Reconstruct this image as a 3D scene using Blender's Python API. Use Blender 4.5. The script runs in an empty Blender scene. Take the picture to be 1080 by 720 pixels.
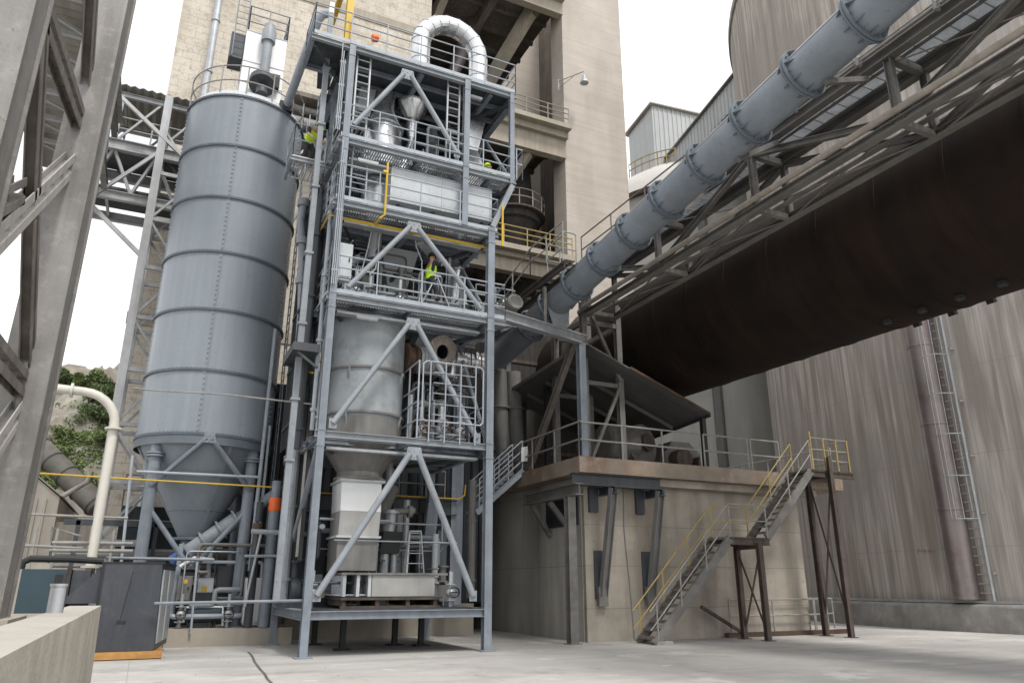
import bpy, math, random
from mathutils import Vector, Matrix
random.seed(7)
PI = math.pi
V = Vector
sc = bpy.context.scene
col = sc.collection

# ------------------------------------------------------------------ camera, world, sun, exposure
F, H, CX, CY = 780.0, 1.6, 542.0, 360.0
PITCH = math.atan(F / 2372.0)
YAW = math.radians(25.6)
cam_d = bpy.data.cameras.new('camera')
cam = bpy.data.objects.new('camera', cam_d)
col.objects.link(cam)
cam.location = (0, 0, H)
cam.rotation_euler = (PI / 2 + PITCH, 0, -YAW)
cam_d.sensor_width = 36.0
cam_d.lens = 36.0 * F / 1080.0
cam_d.shift_x = -2.0 / 1080.0
cam_d.clip_start = 0.1
cam_d.clip_end = 2000
sc.camera = cam

SUN_EL, SUN_AZ = math.radians(57), math.radians(170)      # azimuth clockwise from +Y
w = bpy.data.worlds.new('World')
sc.world = w
w.use_nodes = True
nt = w.node_tree
bg = nt.nodes['Background']
sky = nt.nodes.new('ShaderNodeTexSky')
sky.sky_type = 'NISHITA'
sky.sun_disc = False
sky.sun_elevation = SUN_EL
sky.sun_rotation = SUN_AZ
sky.dust_density = 3.0
tc = nt.nodes.new('ShaderNodeTexCoord')
mp = nt.nodes.new('ShaderNodeMapping')
mp.inputs['Scale'].default_value = (1.6, 1.6, 4.5)
nz = nt.nodes.new('ShaderNodeTexNoise')
nz.inputs['Scale'].default_value = 1.7
nz.inputs['Detail'].default_value = 6
rp = nt.nodes.new('ShaderNodeValToRGB')
rp.color_ramp.elements[0].position = 0.36
rp.color_ramp.elements[0].color = (5.3, 5.4, 5.55, 1)
rp.color_ramp.elements[1].position = 0.55
rp.color_ramp.elements[1].color = (8.6, 8.65, 8.7, 1)
mx = nt.nodes.new('ShaderNodeMixRGB')
mx.inputs[0].default_value = 0.93
L = nt.links.new
L(tc.outputs['Generated'], mp.inputs[0]); L(mp.outputs[0], nz.inputs['Vector'])
L(nz.outputs['Fac'], rp.inputs[0]); L(sky.outputs[0], mx.inputs[1]); L(rp.outputs[0], mx.inputs[2])
L(mx.outputs[0], bg.inputs['Color'])
bg.inputs['Strength'].default_value = 0.10

sd = bpy.data.lights.new('sun', 'SUN')
sd.energy = 1.35
sd.angle = math.radians(12)
sd.color = (1.0, 0.96, 0.9)
so = bpy.data.objects.new('sun', sd)
col.objects.link(so)
dirv = V((math.sin(SUN_AZ) * math.cos(SUN_EL), math.cos(SUN_AZ) * math.cos(SUN_EL), math.sin(SUN_EL)))
so.rotation_euler = dirv.to_track_quat('Z', 'Y').to_euler()
so.location = dirv * 60

sc.view_settings.view_transform = 'Standard'
sc.view_settings.look = 'None'
sc.view_settings.gamma = 1.0
sc.view_settings.exposure = 1.03
sc.cycles.max_bounces = 5
sc.cycles.diffuse_bounces = 3
sc.cycles.glossy_bounces = 2
sc.cycles.use_denoising = True

# ------------------------------------------------------------------ pixel -> real plane (survey helpers)
_sy, _cy, _sp, _cp = math.sin(YAW), math.cos(YAW), math.sin(PITCH), math.cos(PITCH)
def ray(px, py):
    a = (px - CX) / F; b = -(py - CY) / F
    f = _cp - b * _sp; u = _sp + b * _cp
    return V((_sy * f + _cy * a, _cy * f - _sy * a, u))
def aX(px, py, x): r = ray(px, py); t = x / r.x; return V((x, r.y * t, H + r.z * t))
def aY(px, py, y): r = ray(px, py); t = y / r.y; return V((r.x * t, y, H + r.z * t))
def aZ(px, py, z=0): r = ray(px, py); t = (z - H) / r.z; return V((r.x * t, r.y * t, z))

# ------------------------------------------------------------------ materials
def mat(name, c, rough=0.6, metal=0.0, var=0.18, scale=1.5, streak=None, streak_amt=0.0, streak_scale=(6, 6, 0.35),
        bump=0.0, bump_scale=30.0, spots=None, spot_amt=0.0, spot_scale=3.0, extra=None, spec=0.4, dust=0.0, chips=0.0, chipcol=(0.07, 0.05, 0.04), chipscale=16):
    m = bpy.data.materials.new(name)
    m.use_nodes = True
    t = m.node_tree; N = t.nodes; b = N['Principled BSDF']
    lk = t.links.new
    b.inputs['Roughness'].default_value = rough
    b.inputs['Metallic'].default_value = metal
    b.inputs['Specular IOR Level'].default_value = spec
    g = N.new('ShaderNodeNewGeometry')
    n1 = N.new('ShaderNodeTexNoise'); n1.inputs['Scale'].default_value = scale; n1.inputs['Detail'].default_value = 8
    n1.inputs['Roughness'].default_value = 0.62
    lk(g.outputs['Position'], n1.inputs['Vector'])
    r = N.new('ShaderNodeValToRGB')
    r.color_ramp.elements[0].position = 0.3; r.color_ramp.elements[1].position = 0.7
    r.color_ramp.elements[0].color = tuple(x * (1 - var) for x in c) + (1,)
    r.color_ramp.elements[1].color = tuple(min(1, x * (1 + var)) for x in c) + (1,)
    lk(n1.outputs['Fac'], r.inputs[0])
    cur = r.outputs[0]
    def mixin(cur, fac, colr, lo=0.45, hi=0.75, amt=1.0):
        rr = N.new('ShaderNodeMapRange')
        rr.inputs['From Min'].default_value = lo; rr.inputs['From Max'].default_value = hi
        rr.inputs['To Max'].default_value = amt
        lk(fac, rr.inputs['Value'])
        mm = N.new('ShaderNodeMixRGB'); lk(rr.outputs[0], mm.inputs[0]); lk(cur, mm.inputs[1])
        mm.inputs[2].default_value = tuple(colr) + (1,)
        return mm.outputs[0]
    if streak:
        mpn = N.new('ShaderNodeMapping'); mpn.inputs['Scale'].default_value = streak_scale
        lk(g.outputs['Position'], mpn.inputs[0])
        n2 = N.new('ShaderNodeTexNoise'); n2.inputs['Scale'].default_value = 1.0; n2.inputs['Detail'].default_value = 6
        lk(mpn.outputs[0], n2.inputs['Vector'])
        cur = mixin(cur, n2.outputs['Fac'], streak, 0.42, 0.72, streak_amt)
    if spots:
        n3 = N.new('ShaderNodeTexNoise'); n3.inputs['Scale'].default_value = spot_scale; n3.inputs['Detail'].default_value = 10
        n3.inputs['Roughness'].default_value = 0.7
        lk(g.outputs['Position'], n3.inputs['Vector'])
        cur = mixin(cur, n3.outputs['Fac'], spots, 0.52, 0.7, spot_amt)
    if chips:
        n5 = N.new('ShaderNodeTexNoise'); n5.inputs['Scale'].default_value = chipscale; n5.inputs['Detail'].default_value = 5; n5.inputs['Roughness'].default_value = 0.75
        lk(g.outputs['Position'], n5.inputs['Vector'])
        cur = mixin(cur, n5.outputs['Fac'], chipcol, 0.6, 0.68, chips)
    if extra:
        cur = extra(t, g, cur, mixin)
    if dust:
        sx = N.new('ShaderNodeSeparateXYZ'); lk(g.outputs['Normal'], sx.inputs[0])
        cur = mixin(cur, sx.outputs[2], (0.42, 0.4, 0.37), 0.55, 1.0, dust)
    lk(cur, b.inputs['Base Color'])
    rr = N.new('ShaderNodeMapRange'); rr.inputs['To Min'].default_value = max(0.05, rough - 0.1); rr.inputs['To Max'].default_value = min(1, rough + 0.12)
    lk(n1.outputs['Fac'], rr.inputs['Value']); lk(rr.outputs[0], b.inputs['Roughness'])
    if bump:
        n4 = N.new('ShaderNodeTexNoise'); n4.inputs['Scale'].default_value = bump_scale; n4.inputs['Detail'].default_value = 6
        lk(g.outputs['Position'], n4.inputs['Vector'])
        bn = N.new('ShaderNodeBump'); bn.inputs['Strength'].default_value = bump; bn.inputs['Distance'].default_value = 0.02
        lk(n4.outputs['Fac'], bn.inputs['Height']); lk(bn.outputs[0], b.inputs['Normal'])
    return m

def band_lines(step, width, colr, amt, off=0.0, axis=2):
    """thin horizontal pour joints every `step` metres"""
    def fn(t, g, cur, mixin):
        N = t.nodes; lk = t.links.new
        s = N.new('ShaderNodeSeparateXYZ'); lk(g.outputs['Position'], s.inputs[0])
        nn = N.new('ShaderNodeTexNoise'); nn.inputs['Scale'].default_value = 0.6; lk(g.outputs['Position'], nn.inputs['Vector'])
        a0 = N.new('ShaderNodeMath'); a0.operation = 'MULTIPLY_ADD'; lk(nn.outputs['Fac'], a0.inputs[0]); a0.inputs[1].default_value = 0.08
        lk(s.outputs[axis], a0.inputs[2])
        a = N.new('ShaderNodeMath'); a.operation = 'ADD'; lk(a0.outputs[0], a.inputs[0]); a.inputs[1].default_value = off
        f = N.new('ShaderNodeMath'); f.operation = 'PINGPONG'; lk(a.outputs[0], f.inputs[0]); f.inputs[1].default_value = step / 2
        i = N.new('ShaderNodeMath'); i.operation = 'SUBTRACT'; i.inputs[0].default_value = width; lk(f.outputs[0], i.inputs[1])
        return mixin(cur, i.outputs[0], colr, 0.0, width, amt)
    return fn
def board_lines(ax, step, colr, amt, jx=None):
    def fn(t, g, cur, mixin):
        N = t.nodes; lk = t.links.new
        mpn = N.new('ShaderNodeMapping'); lk(g.outputs['Position'], mpn.inputs[0])
        mpn.inputs['Scale'].default_value = ax
        nn = N.new('ShaderNodeTexNoise'); nn.inputs['Scale'].default_value = 1; nn.inputs['Detail'].default_value = 2
        lk(mpn.outputs[0], nn.inputs['Vector'])
        return mixin(cur, nn.outputs['Fac'], colr, 0.5, 0.62, amt)
    return fn
def panels(t, g, cur, mixin):
    N = t.nodes; lk = t.links.new
    mpn = N.new('ShaderNodeMapping'); lk(g.outputs['Position'], mpn.inputs[0]); mpn.inputs['Location'].default_value = (-1.19 / 3.0, -25.5 / 3.0, -5.9 / 2.05); mpn.inputs['Scale'].default_value = (1 / 3.0, 1 / 3.0, 1 / 2.05)
    fl = N.new('ShaderNodeVectorMath'); fl.operation = 'FLOOR'; lk(mpn.outputs[0], fl.inputs[0])
    wn = N.new('ShaderNodeTexWhiteNoise'); lk(fl.outputs[0], wn.inputs['Vector'])
    return mixin(cur, wn.outputs['Value'], (0.185, 0.213, 0.243), 0.3, 1.0, 0.3)
def chain(*fns):
    def fn(t, g, cur, mixin):
        for f in fns: cur = f(t, g, cur, mixin)
        return cur
    return fn
def masonry(t, g, cur, mixin):
    N = t.nodes; lk = t.links.new
    s = N.new('ShaderNodeSeparateXYZ'); lk(g.outputs['Position'], s.inputs[0])
    ad = N.new('ShaderNodeMath'); lk(s.outputs[0], ad.inputs[0]); lk(s.outputs[1], ad.inputs[1])
    c = N.new('ShaderNodeCombineXYZ'); lk(ad.outputs[0], c.inputs[0]); lk(s.outputs[2], c.inputs[1])
    br = N.new('ShaderNodeTexBrick'); lk(c.outputs[0], br.inputs['Vector'])
    br.inputs['Scale'].default_value = 1.0
    br.inputs['Brick Width'].default_value = 0.84; br.inputs['Row Height'].default_value = 0.42
    br.inputs['Mortar Size'].default_value = 0.02; br.inputs['Mortar Smooth'].default_value = 0.6
    br.inputs['Color1'].default_value = (0.52, 0.475, 0.405, 1)
    br.inputs['Color2'].default_value = (0.56, 0.52, 0.455, 1)
    br.inputs['Mortar'].default_value = (0.24, 0.185, 0.13, 1)
    mm = N.new('ShaderNodeMixRGB'); mm.inputs[0].default_value = 0.6
    lk(cur, mm.inputs[1]); lk(br.outputs['Color'], mm.inputs[2])
    cur = mm.outputs[0]
    for sc_, lo, hi, colr, amt in ((1.3, .48, .6, (0.58, 0.545, 0.48), .75), (0.3, .48, .66, (0.33, 0.27, 0.205), .55), (2.6, .52, .64, (0.24, 0.19, 0.145), .55), (7, .55, .65, (0.15, 0.12, 0.09), .5)):
        n = N.new('ShaderNodeTexNoise'); n.inputs['Scale'].default_value = sc_; n.inputs['Detail'].default_value = 9; n.inputs['Roughness'].default_value = 0.7
        lk(g.outputs['Position'], n.inputs['Vector']); cur = mixin(cur, n.outputs['Fac'], colr, lo, hi, amt)
    return cur

M = {}
M['steel'] = mat('blue_grey_painted_steel', (0.235, 0.262, 0.292), 0.5, 0, 0.18, 1.2, (0.34, 0.345, 0.34), 0.35, dust=0.35, spots=(0.14, 0.135, 0.13), spot_amt=0.4, spot_scale=5, chips=.6)
M['silo'] = mat('blue_grey_silo_paint', (0.218, 0.250, 0.283), 0.34, 0, 0.06, 0.5, (0.31, 0.335, 0.355), 0.35, (5, 5, 0.18), dust=0.3, bump=0.06, bump_scale=1.6, spots=(0.17, 0.185, 0.2), spot_amt=0.25, spot_scale=1.1, chips=.3, chipscale=9, extra=panels)
M['bluepost'] = mat('blue_painted_steel', (0.19, 0.218, 0.255), 0.48, 0, 0.2, 1.2, (0.11, 0.12, 0.13), 0.45, spots=(0.30, 0.31, 0.315), spot_amt=0.45, spot_scale=4, dust=0.3, chips=.6)
M['silodark'] = mat('dark_silo_flange_paint', (0.115, 0.138, 0.162), 0.5, 0, 0.15, 2)
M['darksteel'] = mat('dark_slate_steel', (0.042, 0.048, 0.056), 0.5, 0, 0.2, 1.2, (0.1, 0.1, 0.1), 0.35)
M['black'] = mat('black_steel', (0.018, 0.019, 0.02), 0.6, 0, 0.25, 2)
M['galv'] = mat('galvanised_steel', (0.40, 0.42, 0.44), 0.45, 0.35, 0.18, 2.5, (0.25, 0.25, 0.25), 0.4, chips=.4)
M['silver'] = mat('bright_aluminium_cladding', (0.58, 0.595, 0.61), 0.26, 0.88, 0.16, 2.5, (0.55, 0.56, 0.57), 0.4, bump=0.12, bump_scale=5)
M['grating'] = mat('galvanised_grating', (0.46, 0.48, 0.50), 0.55, 0.2, 0.2, 3)
M['rail'] = mat('light_grey_rail_paint', (0.32, 0.355, 0.395), 0.5, 0, 0.12, 3, spots=(0.2, 0.18, 0.16), spot_amt=0.3, spot_scale=8)
M['greyrail'] = mat('weathered_grey_rail', (0.26, 0.255, 0.24), 0.6, 0, 0.2, 3, spots=(0.16, 0.1, 0.06), spot_amt=0.5, spot_scale=7)
M['trestle'] = mat('weathered_grey_trestle_steel', (0.215, 0.208, 0.198), 0.5, 0.15, 0.25, 0.9, (0.11, 0.1, 0.09), 0.75, (5, 5, 0.3), spots=(0.36, 0.35, 0.33), spot_amt=0.45, spot_scale=5, bump=0.12, chips=.6)
M['lacing'] = mat('brown_grey_lacing_steel', (0.13, 0.115, 0.1), 0.65, 0, 0.25, 2, (0.25, 0.235, 0.22), 0.5, bump=0.1)
M['lacingpale'] = mat('pale_grey_lacing_steel', (0.40, 0.385, 0.36), 0.6, 0, 0.2, 2, (0.24, 0.22, 0.2), 0.5)
M['truss'] = mat('weathered_truss_steel', (0.125, 0.12, 0.113), 0.6, 0, 0.3, 1.4, (0.25, 0.24, 0.225), 0.4, (2, 0.4, 4), spots=(0.10, 0.075, 0.055), spot_amt=0.5, spot_scale=4, dust=0.4, chips=.6)
M['lattice'] = mat('grey_galvanised_lattice', (0.36, 0.37, 0.38), 0.55, 0.1, 0.18, 1.5, (0.22, 0.2, 0.18), 0.4)
M['darkcover'] = mat('grimy_dark_cover', (0.045, 0.042, 0.04), 0.7, 0, 0.3, 3)
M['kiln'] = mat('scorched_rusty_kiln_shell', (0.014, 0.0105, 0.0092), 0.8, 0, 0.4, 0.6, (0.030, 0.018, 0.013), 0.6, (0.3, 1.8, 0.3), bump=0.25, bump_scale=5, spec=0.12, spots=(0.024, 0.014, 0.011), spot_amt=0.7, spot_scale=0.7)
M['rust'] = mat('rusty_steel', (0.085, 0.052, 0.036), 0.8, 0, 0.4, 3, (0.04, 0.03, 0.024), 0.6, bump=0.15)
M['darkrust'] = mat('dark_brown_rusty_steel', (0.060, 0.045, 0.038), 0.75, 0, 0.4, 3, (0.14, 0.11, 0.09), 0.5, bump=0.1)
M['yellow'] = mat('yellow_paint', (0.55, 0.36, 0.03), 0.5, 0, 0.1, 3)
M['wornyellow'] = mat('worn_yellow_paint', (0.36, 0.265, 0.09), 0.6, 0, 0.2, 3, spots=(0.24, 0.22, 0.19), spot_amt=0.9, spot_scale=5)
M['orange'] = mat('orange_paint', (0.75, 0.14, 0.03), 0.5, 0, 0.1, 3)
M['white'] = mat('white_paint', (0.74, 0.75, 0.76), 0.45, 0, 0.05, 1.2, (0.58, 0.57, 0.55), 0.3)
M['palegrey'] = mat('pale_grey_paint', (0.46, 0.49, 0.515), 0.5, 0, 0.08, 1.2, (0.36, 0.36, 0.35), 0.4, spots=(0.35, 0.36, 0.36), spot_amt=0.4, spot_scale=2, chips=.5)
M['vessel'] = mat('grey_primer_vessel', (0.27, 0.30, 0.32), 0.55, 0, 0.16, 1.0, (0.36, 0.36, 0.35), 0.4, (5, 5, 0.5), spots=(0.155, 0.15, 0.14), spot_amt=0.75, spot_scale=1.3)
M['hopper'] = mat('dusty_dull_steel_hopper', (0.15, 0.15, 0.146), 0.6, 0.1, 0.2, 1.5, (0.25, 0.235, 0.21), 0.5)
M['chute'] = mat('bare_grey_chute', (0.33, 0.33, 0.32), 0.55, 0.1, 0.16, 1.5, (0.23, 0.22, 0.2), 0.4)
M['cream'] = mat('cream_concrete', (0.34, 0.307, 0.25), 0.85, 0, 0.14, 0.8, (0.22, 0.185, 0.135), 0.5, bump=0.1)
M['pillar'] = mat('board_marked_concrete', (0.45, 0.405, 0.36), 0.9, 0, 0.12, 0.5, (0.33, 0.29, 0.25), 0.4, (0.22, 0.22, 2.6), bump=0.25, bump_scale=8,
                  extra=chain(board_lines((0.4, 0.4, 7), 1, (0.50, 0.465, 0.41), 0.25), board_lines((0.5, 0.5, 0.12), 1, (0.33, 0.29, 0.25), 0.35), band_lines(1.6, 0.03, (0.27, 0.24, 0.2), 0.45)), spots=(0.5, 0.46, 0.4), spot_amt=0.4, spot_scale=0.9)
M['masonry'] = mat('stained_block_masonry', (0.52, 0.475, 0.405), 0.9, 0, 0.2, 0.5, (0.20, 0.155, 0.11), 0.7, (0.55, 0.55, 0.09), bump=0.5, bump_scale=5, extra=masonry,
                   spots=(0.27, 0.215, 0.155), spot_amt=0.75, spot_scale=0.55)
M['innercon'] = mat('dark_inner_concrete', (0.17, 0.152, 0.128), 0.9, 0, 0.3, 0.6, (0.075, 0.065, 0.054), 0.75)  # darker than the outer concrete, with random streaks
M['blackish'] = mat('blackish_refractory', (0.03, 0.027, 0.025), 0.9, 0, 0.45, 1.2, (0.075, 0.066, 0.058), 0.4, bump=0.5, bump_scale=4)  # near-black base with random browner streaks
M['silocon'] = mat('streaked_slipform_concrete', (0.44, 0.405, 0.375), 0.88, 0, 0.12, 0.35, (0.225, 0.195, 0.17), 0.9, (3.2, 3.2, 0.05), bump=0.2, bump_scale=10,
                   extra=chain(board_lines((6.5, 6.5, 0.13), 1, (0.50, 0.465, 0.425), 0.75), board_lines((2.2, 2.2, 0.16), 1, (0.20, 0.17, 0.148), 0.6), board_lines((0.9, 0.9, 0.2), 1, (0.26, 0.225, 0.195), 0.5), board_lines((0.16, 0.16, 0.22), 1, (0.30, 0.275, 0.255), 0.6), board_lines((11, 11, 0.5), 1, (0.24, 0.21, 0.185), 0.35), band_lines(3.35, 0.025, (0.21, 0.19, 0.17), 0.4, 0.4)),
                   spots=(0.36, 0.335, 0.305), spot_amt=0.35, spot_scale=0.5)
M['kerbcon'] = mat('weathered_plinth_concrete', (0.27, 0.26, 0.245), 0.9, 0, 0.2, 1.5, (0.16, 0.15, 0.14), 0.6, (2, 2, 0.7), bump=0.2, spots=(0.42, 0.41, 0.39), spot_amt=0.6, spot_scale=1.2)
M['wallcon'] = mat('panelled_building_concrete', (0.345, 0.31, 0.262), 0.9, 0, 0.2, 0.9, (0.17, 0.145, 0.118), 0.7, (1.6, 1.6, 0.22), bump=0.4, bump_scale=9, chips=.5, chipcol=(0.17, 0.15, 0.125), chipscale=5,
                   extra=chain(band_lines(1.22, 0.016, (0.15, 0.13, 0.105), 0.8, 0.25), band_lines(2.44, 0.014, (0.18, 0.155, 0.125), 0.6, 0.6, 0)), spots=(0.38, 0.35, 0.305), spot_amt=0.5, spot_scale=0.8)
M['wallside'] = mat('shade_lifted_streaked_concrete', (0.40, 0.38, 0.345), 0.9, 0, 0.14, 0.5, (0.115, 0.105, 0.092), 0.85, (0.9, 0.9, 0.1), bump=0.2, bump_scale=9,
                   extra=band_lines(2.44, 0.016, (0.13, 0.12, 0.1), 0.7, 0.25))  # base lightened to make up for the tower's shade on this side
M['slab'] = mat('rust_stained_slab_edge', (0.25, 0.21, 0.165), 0.85, 0, 0.25, 1.1, (0.17, 0.085, 0.045), 0.8, (1.1, 1.1, 0.8), bump=0.25, spots=(0.40, 0.36, 0.31), spot_amt=0.6, spot_scale=1.3)
M['paleconc'] = mat('pale_silo_concrete', (0.47, 0.47, 0.44), 0.9, 0, 0.12, 0.3, (0.33, 0.33, 0.30), 0.6, (1, 1, 0.15), bump=0.1)
M['lowwall'] = mat('rough_cast_wall', (0.42, 0.385, 0.33), 0.9, 0, 0.15, 1.2, (0.22, 0.19, 0.15), 0.5, (2.2, 2.2, 0.8), bump=0.6, chips=.6, chipcol=(0.17, 0.15, 0.12), chipscale=9, bump_scale=18, spots=(0.52, 0.49, 0.44), spot_amt=0.5, spot_scale=2.5, dust=0.6)
M['plinth'] = mat('beige_plinth_concrete', (0.36, 0.325, 0.275), 0.9, 0, 0.14, 0.8, (0.24, 0.215, 0.18), 0.6, (2, 2, 0.5), bump=0.2)
M['clad'] = mat('pale_ribbed_cladding', (0.40, 0.415, 0.42), 0.55, 0.1, 0.08, 0.6, (0.30, 0.30, 0.29), 0.4, (3, 3, 0.1))
M['shedclad'] = mat('beige_ribbed_cladding', (0.36, 0.33, 0.285), 0.6, 0, 0.1, 0.6, (0.25, 0.22, 0.185), 0.5, (3, 3, 0.15))
M['corr'] = mat('weathered_roof_sheet', (0.30, 0.285, 0.255), 0.65, 0.1, 0.15, 0.8, (0.17, 0.15, 0.12), 0.5, (3, 0.5, 3))
M['canopy'] = mat('dark_canopy_sheet', (0.075, 0.075, 0.076), 0.7, 0, 0.25, 0.9, (0.13, 0.125, 0.12), 0.5, (0.5, 3, 0.5))
M['ducts'] = mat('brown_grey_duct_metal', (0.20, 0.17, 0.165), 0.4, 0.55, 0.2, 0.7, (0.30, 0.28, 0.28), 0.5, (4, 4, 0.2), spots=(0.13, 0.085, 0.06), spot_amt=0.6, spot_scale=1.0)
M['pipe'] = mat('blue_grey_pipe_paint', (0.20, 0.228, 0.262), 0.42, 0, 0.14, 0.9, (0.14, 0.152, 0.168), 0.5, (1.5, 1.5, 1.5), dust=0.45, chips=.5, chipscale=12, bump=0.04, bump_scale=3)
M['ivory'] = mat('ivory_pipe_paint', (0.56, 0.54, 0.48), 0.5, 0, 0.08, 1.5, (0.4, 0.375, 0.32), 0.35)
M['dirtypipe'] = mat('dirty_beige_lagged_pipe', (0.30, 0.27, 0.235), 0.7, 0, 0.18, 2, (0.18, 0.155, 0.13), 0.5)
M['cabinet'] = mat('charcoal_cabinet_paint', (0.040, 0.045, 0.055), 0.45, 0, 0.16, 1.3, (0.075, 0.08, 0.088), 0.5, (5, 5, 0.6), spots=(0.11, 0.105, 0.1), spot_amt=0.3, spot_scale=4)
M['teal'] = mat('dark_teal_enclosure', (0.028, 0.052, 0.066), 0.45, 0, 0.12, 1.3)
M['pallet'] = mat('orange_brown_timber', (0.42, 0.22, 0.07), 0.8, 0, 0.25, 5, (0.25, 0.13, 0.04), 0.5, (1, 12, 12))
M['vest'] = mat('hi_vis_yellow_cloth', (0.55, 0.85, 0.04), 0.8, 0, 0.08, 10)
M['skin'] = mat('skin', (0.45, 0.27, 0.19), 0.6, 0, 0.08, 20)
M['cloth'] = mat('dark_work_cloth', (0.03, 0.033, 0.042), 0.9, 0, 0.2, 12)
M['hair'] = mat('dark_hair', (0.03, 0.02, 0.015), 0.8, 0, 0.2, 30)
M['leaf'] = mat('green_leaves', (0.085, 0.12, 0.045), 0.7, 0, 0.55, 0.9)
M['leaflight'] = mat('light_green_leaves', (0.12, 0.16, 0.055), 0.7, 0, 0.45, 0.8)
M['bark'] = mat('bark', (0.12, 0.09, 0.065), 0.9, 0, 0.3, 6)
M['rock'] = mat('quarry_rock', (0.24, 0.225, 0.195), 0.95, 0, 0.5, 0.5, (0.14, 0.12, 0.095), 0.9, (0.25, 0.25, 0.06), bump=0.9, bump_scale=0.8, spots=(0.12, 0.14, 0.065), spot_amt=0.7, spot_scale=0.16)
M['dome'] = mat('white_dome_with_rusty_patches', (0.58, 0.565, 0.54), 0.7, 0, 0.1, 0.5, spots=(0.40, 0.235, 0.19), spot_amt=0.9, spot_scale=0.28)
M['lampglass'] = mat('grimy_lamp_glass', (0.3, 0.3, 0.29), 0.25, 0, 0.1, 8)
M['blue'] = mat('blue_paint', (0.03, 0.09, 0.28), 0.5, 0, 0.1, 3)
M['fadedred'] = mat('washed_out_red_paint', (0.34, 0.15, 0.135), 0.8, 0, 0.2, 6)
M['red'] = mat('faded_red_paint', (0.42, 0.06, 0.055), 0.6, 0, 0.1, 3)

# yard concrete
def ground_extra(t, g, cur, mixin):
    N = t.nodes; lk = t.links.new
    for sc_, lo, hi, colr, amt, det in ((0.09, 0.5, 0.66, (0.53, 0.515, 0.49), 0.8, 5), (0.35, 0.5, 0.66, (0.285, 0.27, 0.25), 0.75, 9), (0.16, 0.5, 0.6, (0.31, 0.30, 0.285), 0.7, 7), (0.9, 0.6, 0.68, (0.2, 0.185, 0.17), 0.5, 6), (0.6, 0.58, 0.64, (0.56, 0.55, 0.53), 0.6, 8), (2.2, 0.58, 0.75, (0.27, 0.255, 0.24), 0.45, 10), (14, 0.62, 0.75, (0.24, 0.22, 0.2), 0.5, 4)):
        n = N.new('ShaderNodeTexNoise'); n.inputs['Scale'].default_value = sc_; n.inputs['Detail'].default_value = det; n.inputs['Roughness'].default_value = 0.65
        lk(g.outputs['Position'], n.inputs['Vector'])
        cur = mixin(cur, n.outputs['Fac'], colr, lo, hi, amt)
    # faint bay joints and tyre marks
    for ax, st, w_ in ((0, 6.0, .012), (1, 5.0, .012)):
        s = N.new('ShaderNodeSeparateXYZ'); lk(g.outputs['Position'], s.inputs[0])
        f = N.new('ShaderNodeMath'); f.operation = 'PINGPONG'; lk(s.outputs[ax], f.inputs[0]); f.inputs[1].default_value = st / 2
        i = N.new('ShaderNodeMath'); i.operation = 'SUBTRACT'; i.inputs[0].default_value = w_; lk(f.outputs[0], i.inputs[1])
        cur = mixin(cur, i.outputs[0], (0.2, 0.19, 0.175), 0.0, w_, .7)
    nz_ = N.new('ShaderNodeTexNoise'); nz_.inputs['Scale'].default_value = .12; lk(g.outputs['Position'], nz_.inputs['Vector'])
    mv = N.new('ShaderNodeMixRGB'); mv.blend_type = 'ADD'; mv.inputs[0].default_value = 5.0; lk(g.outputs['Position'], mv.inputs[1]); lk(nz_.outputs['Color'], mv.inputs[2])
    mp2 = N.new('ShaderNodeMapping'); lk(mv.outputs[0], mp2.inputs[0]); mp2.inputs['Rotation'].default_value = (0, 0, .35); mp2.inputs['Scale'].default_value = (.12, 1.9, 1)
    n = N.new('ShaderNodeTexNoise'); n.inputs['Scale'].default_value = 1; n.inputs['Detail'].default_value = 5; lk(mp2.outputs[0], n.inputs['Vector'])
    cur = mixin(cur, n.outputs['Fac'], (0.27, 0.26, 0.245), .55, .7, .55)
    return cur
M['ground'] = mat('dusty_yard_concrete', (0.40, 0.388, 0.372), 0.88, 0, 0.10, 0.25, extra=ground_extra, bump=0.2, bump_scale=12)
M['crack'] = mat('dark_joint_filler', (0.10, 0.095, 0.09), 0.9, 0, 0.3, 5)

# ------------------------------------------------------------------ mesh builder
def basis(p0, p1, up=(0, 0, 1)):
    d = (p1 - p0); ln = d.length; d = d / ln
    up = V(up)
    if abs(d.dot(up)) > 0.995: up = V((0, 1, 0))
    s = d.cross(up).normalized(); u = s.cross(d).normalized()
    return d, s, u, ln

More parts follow.
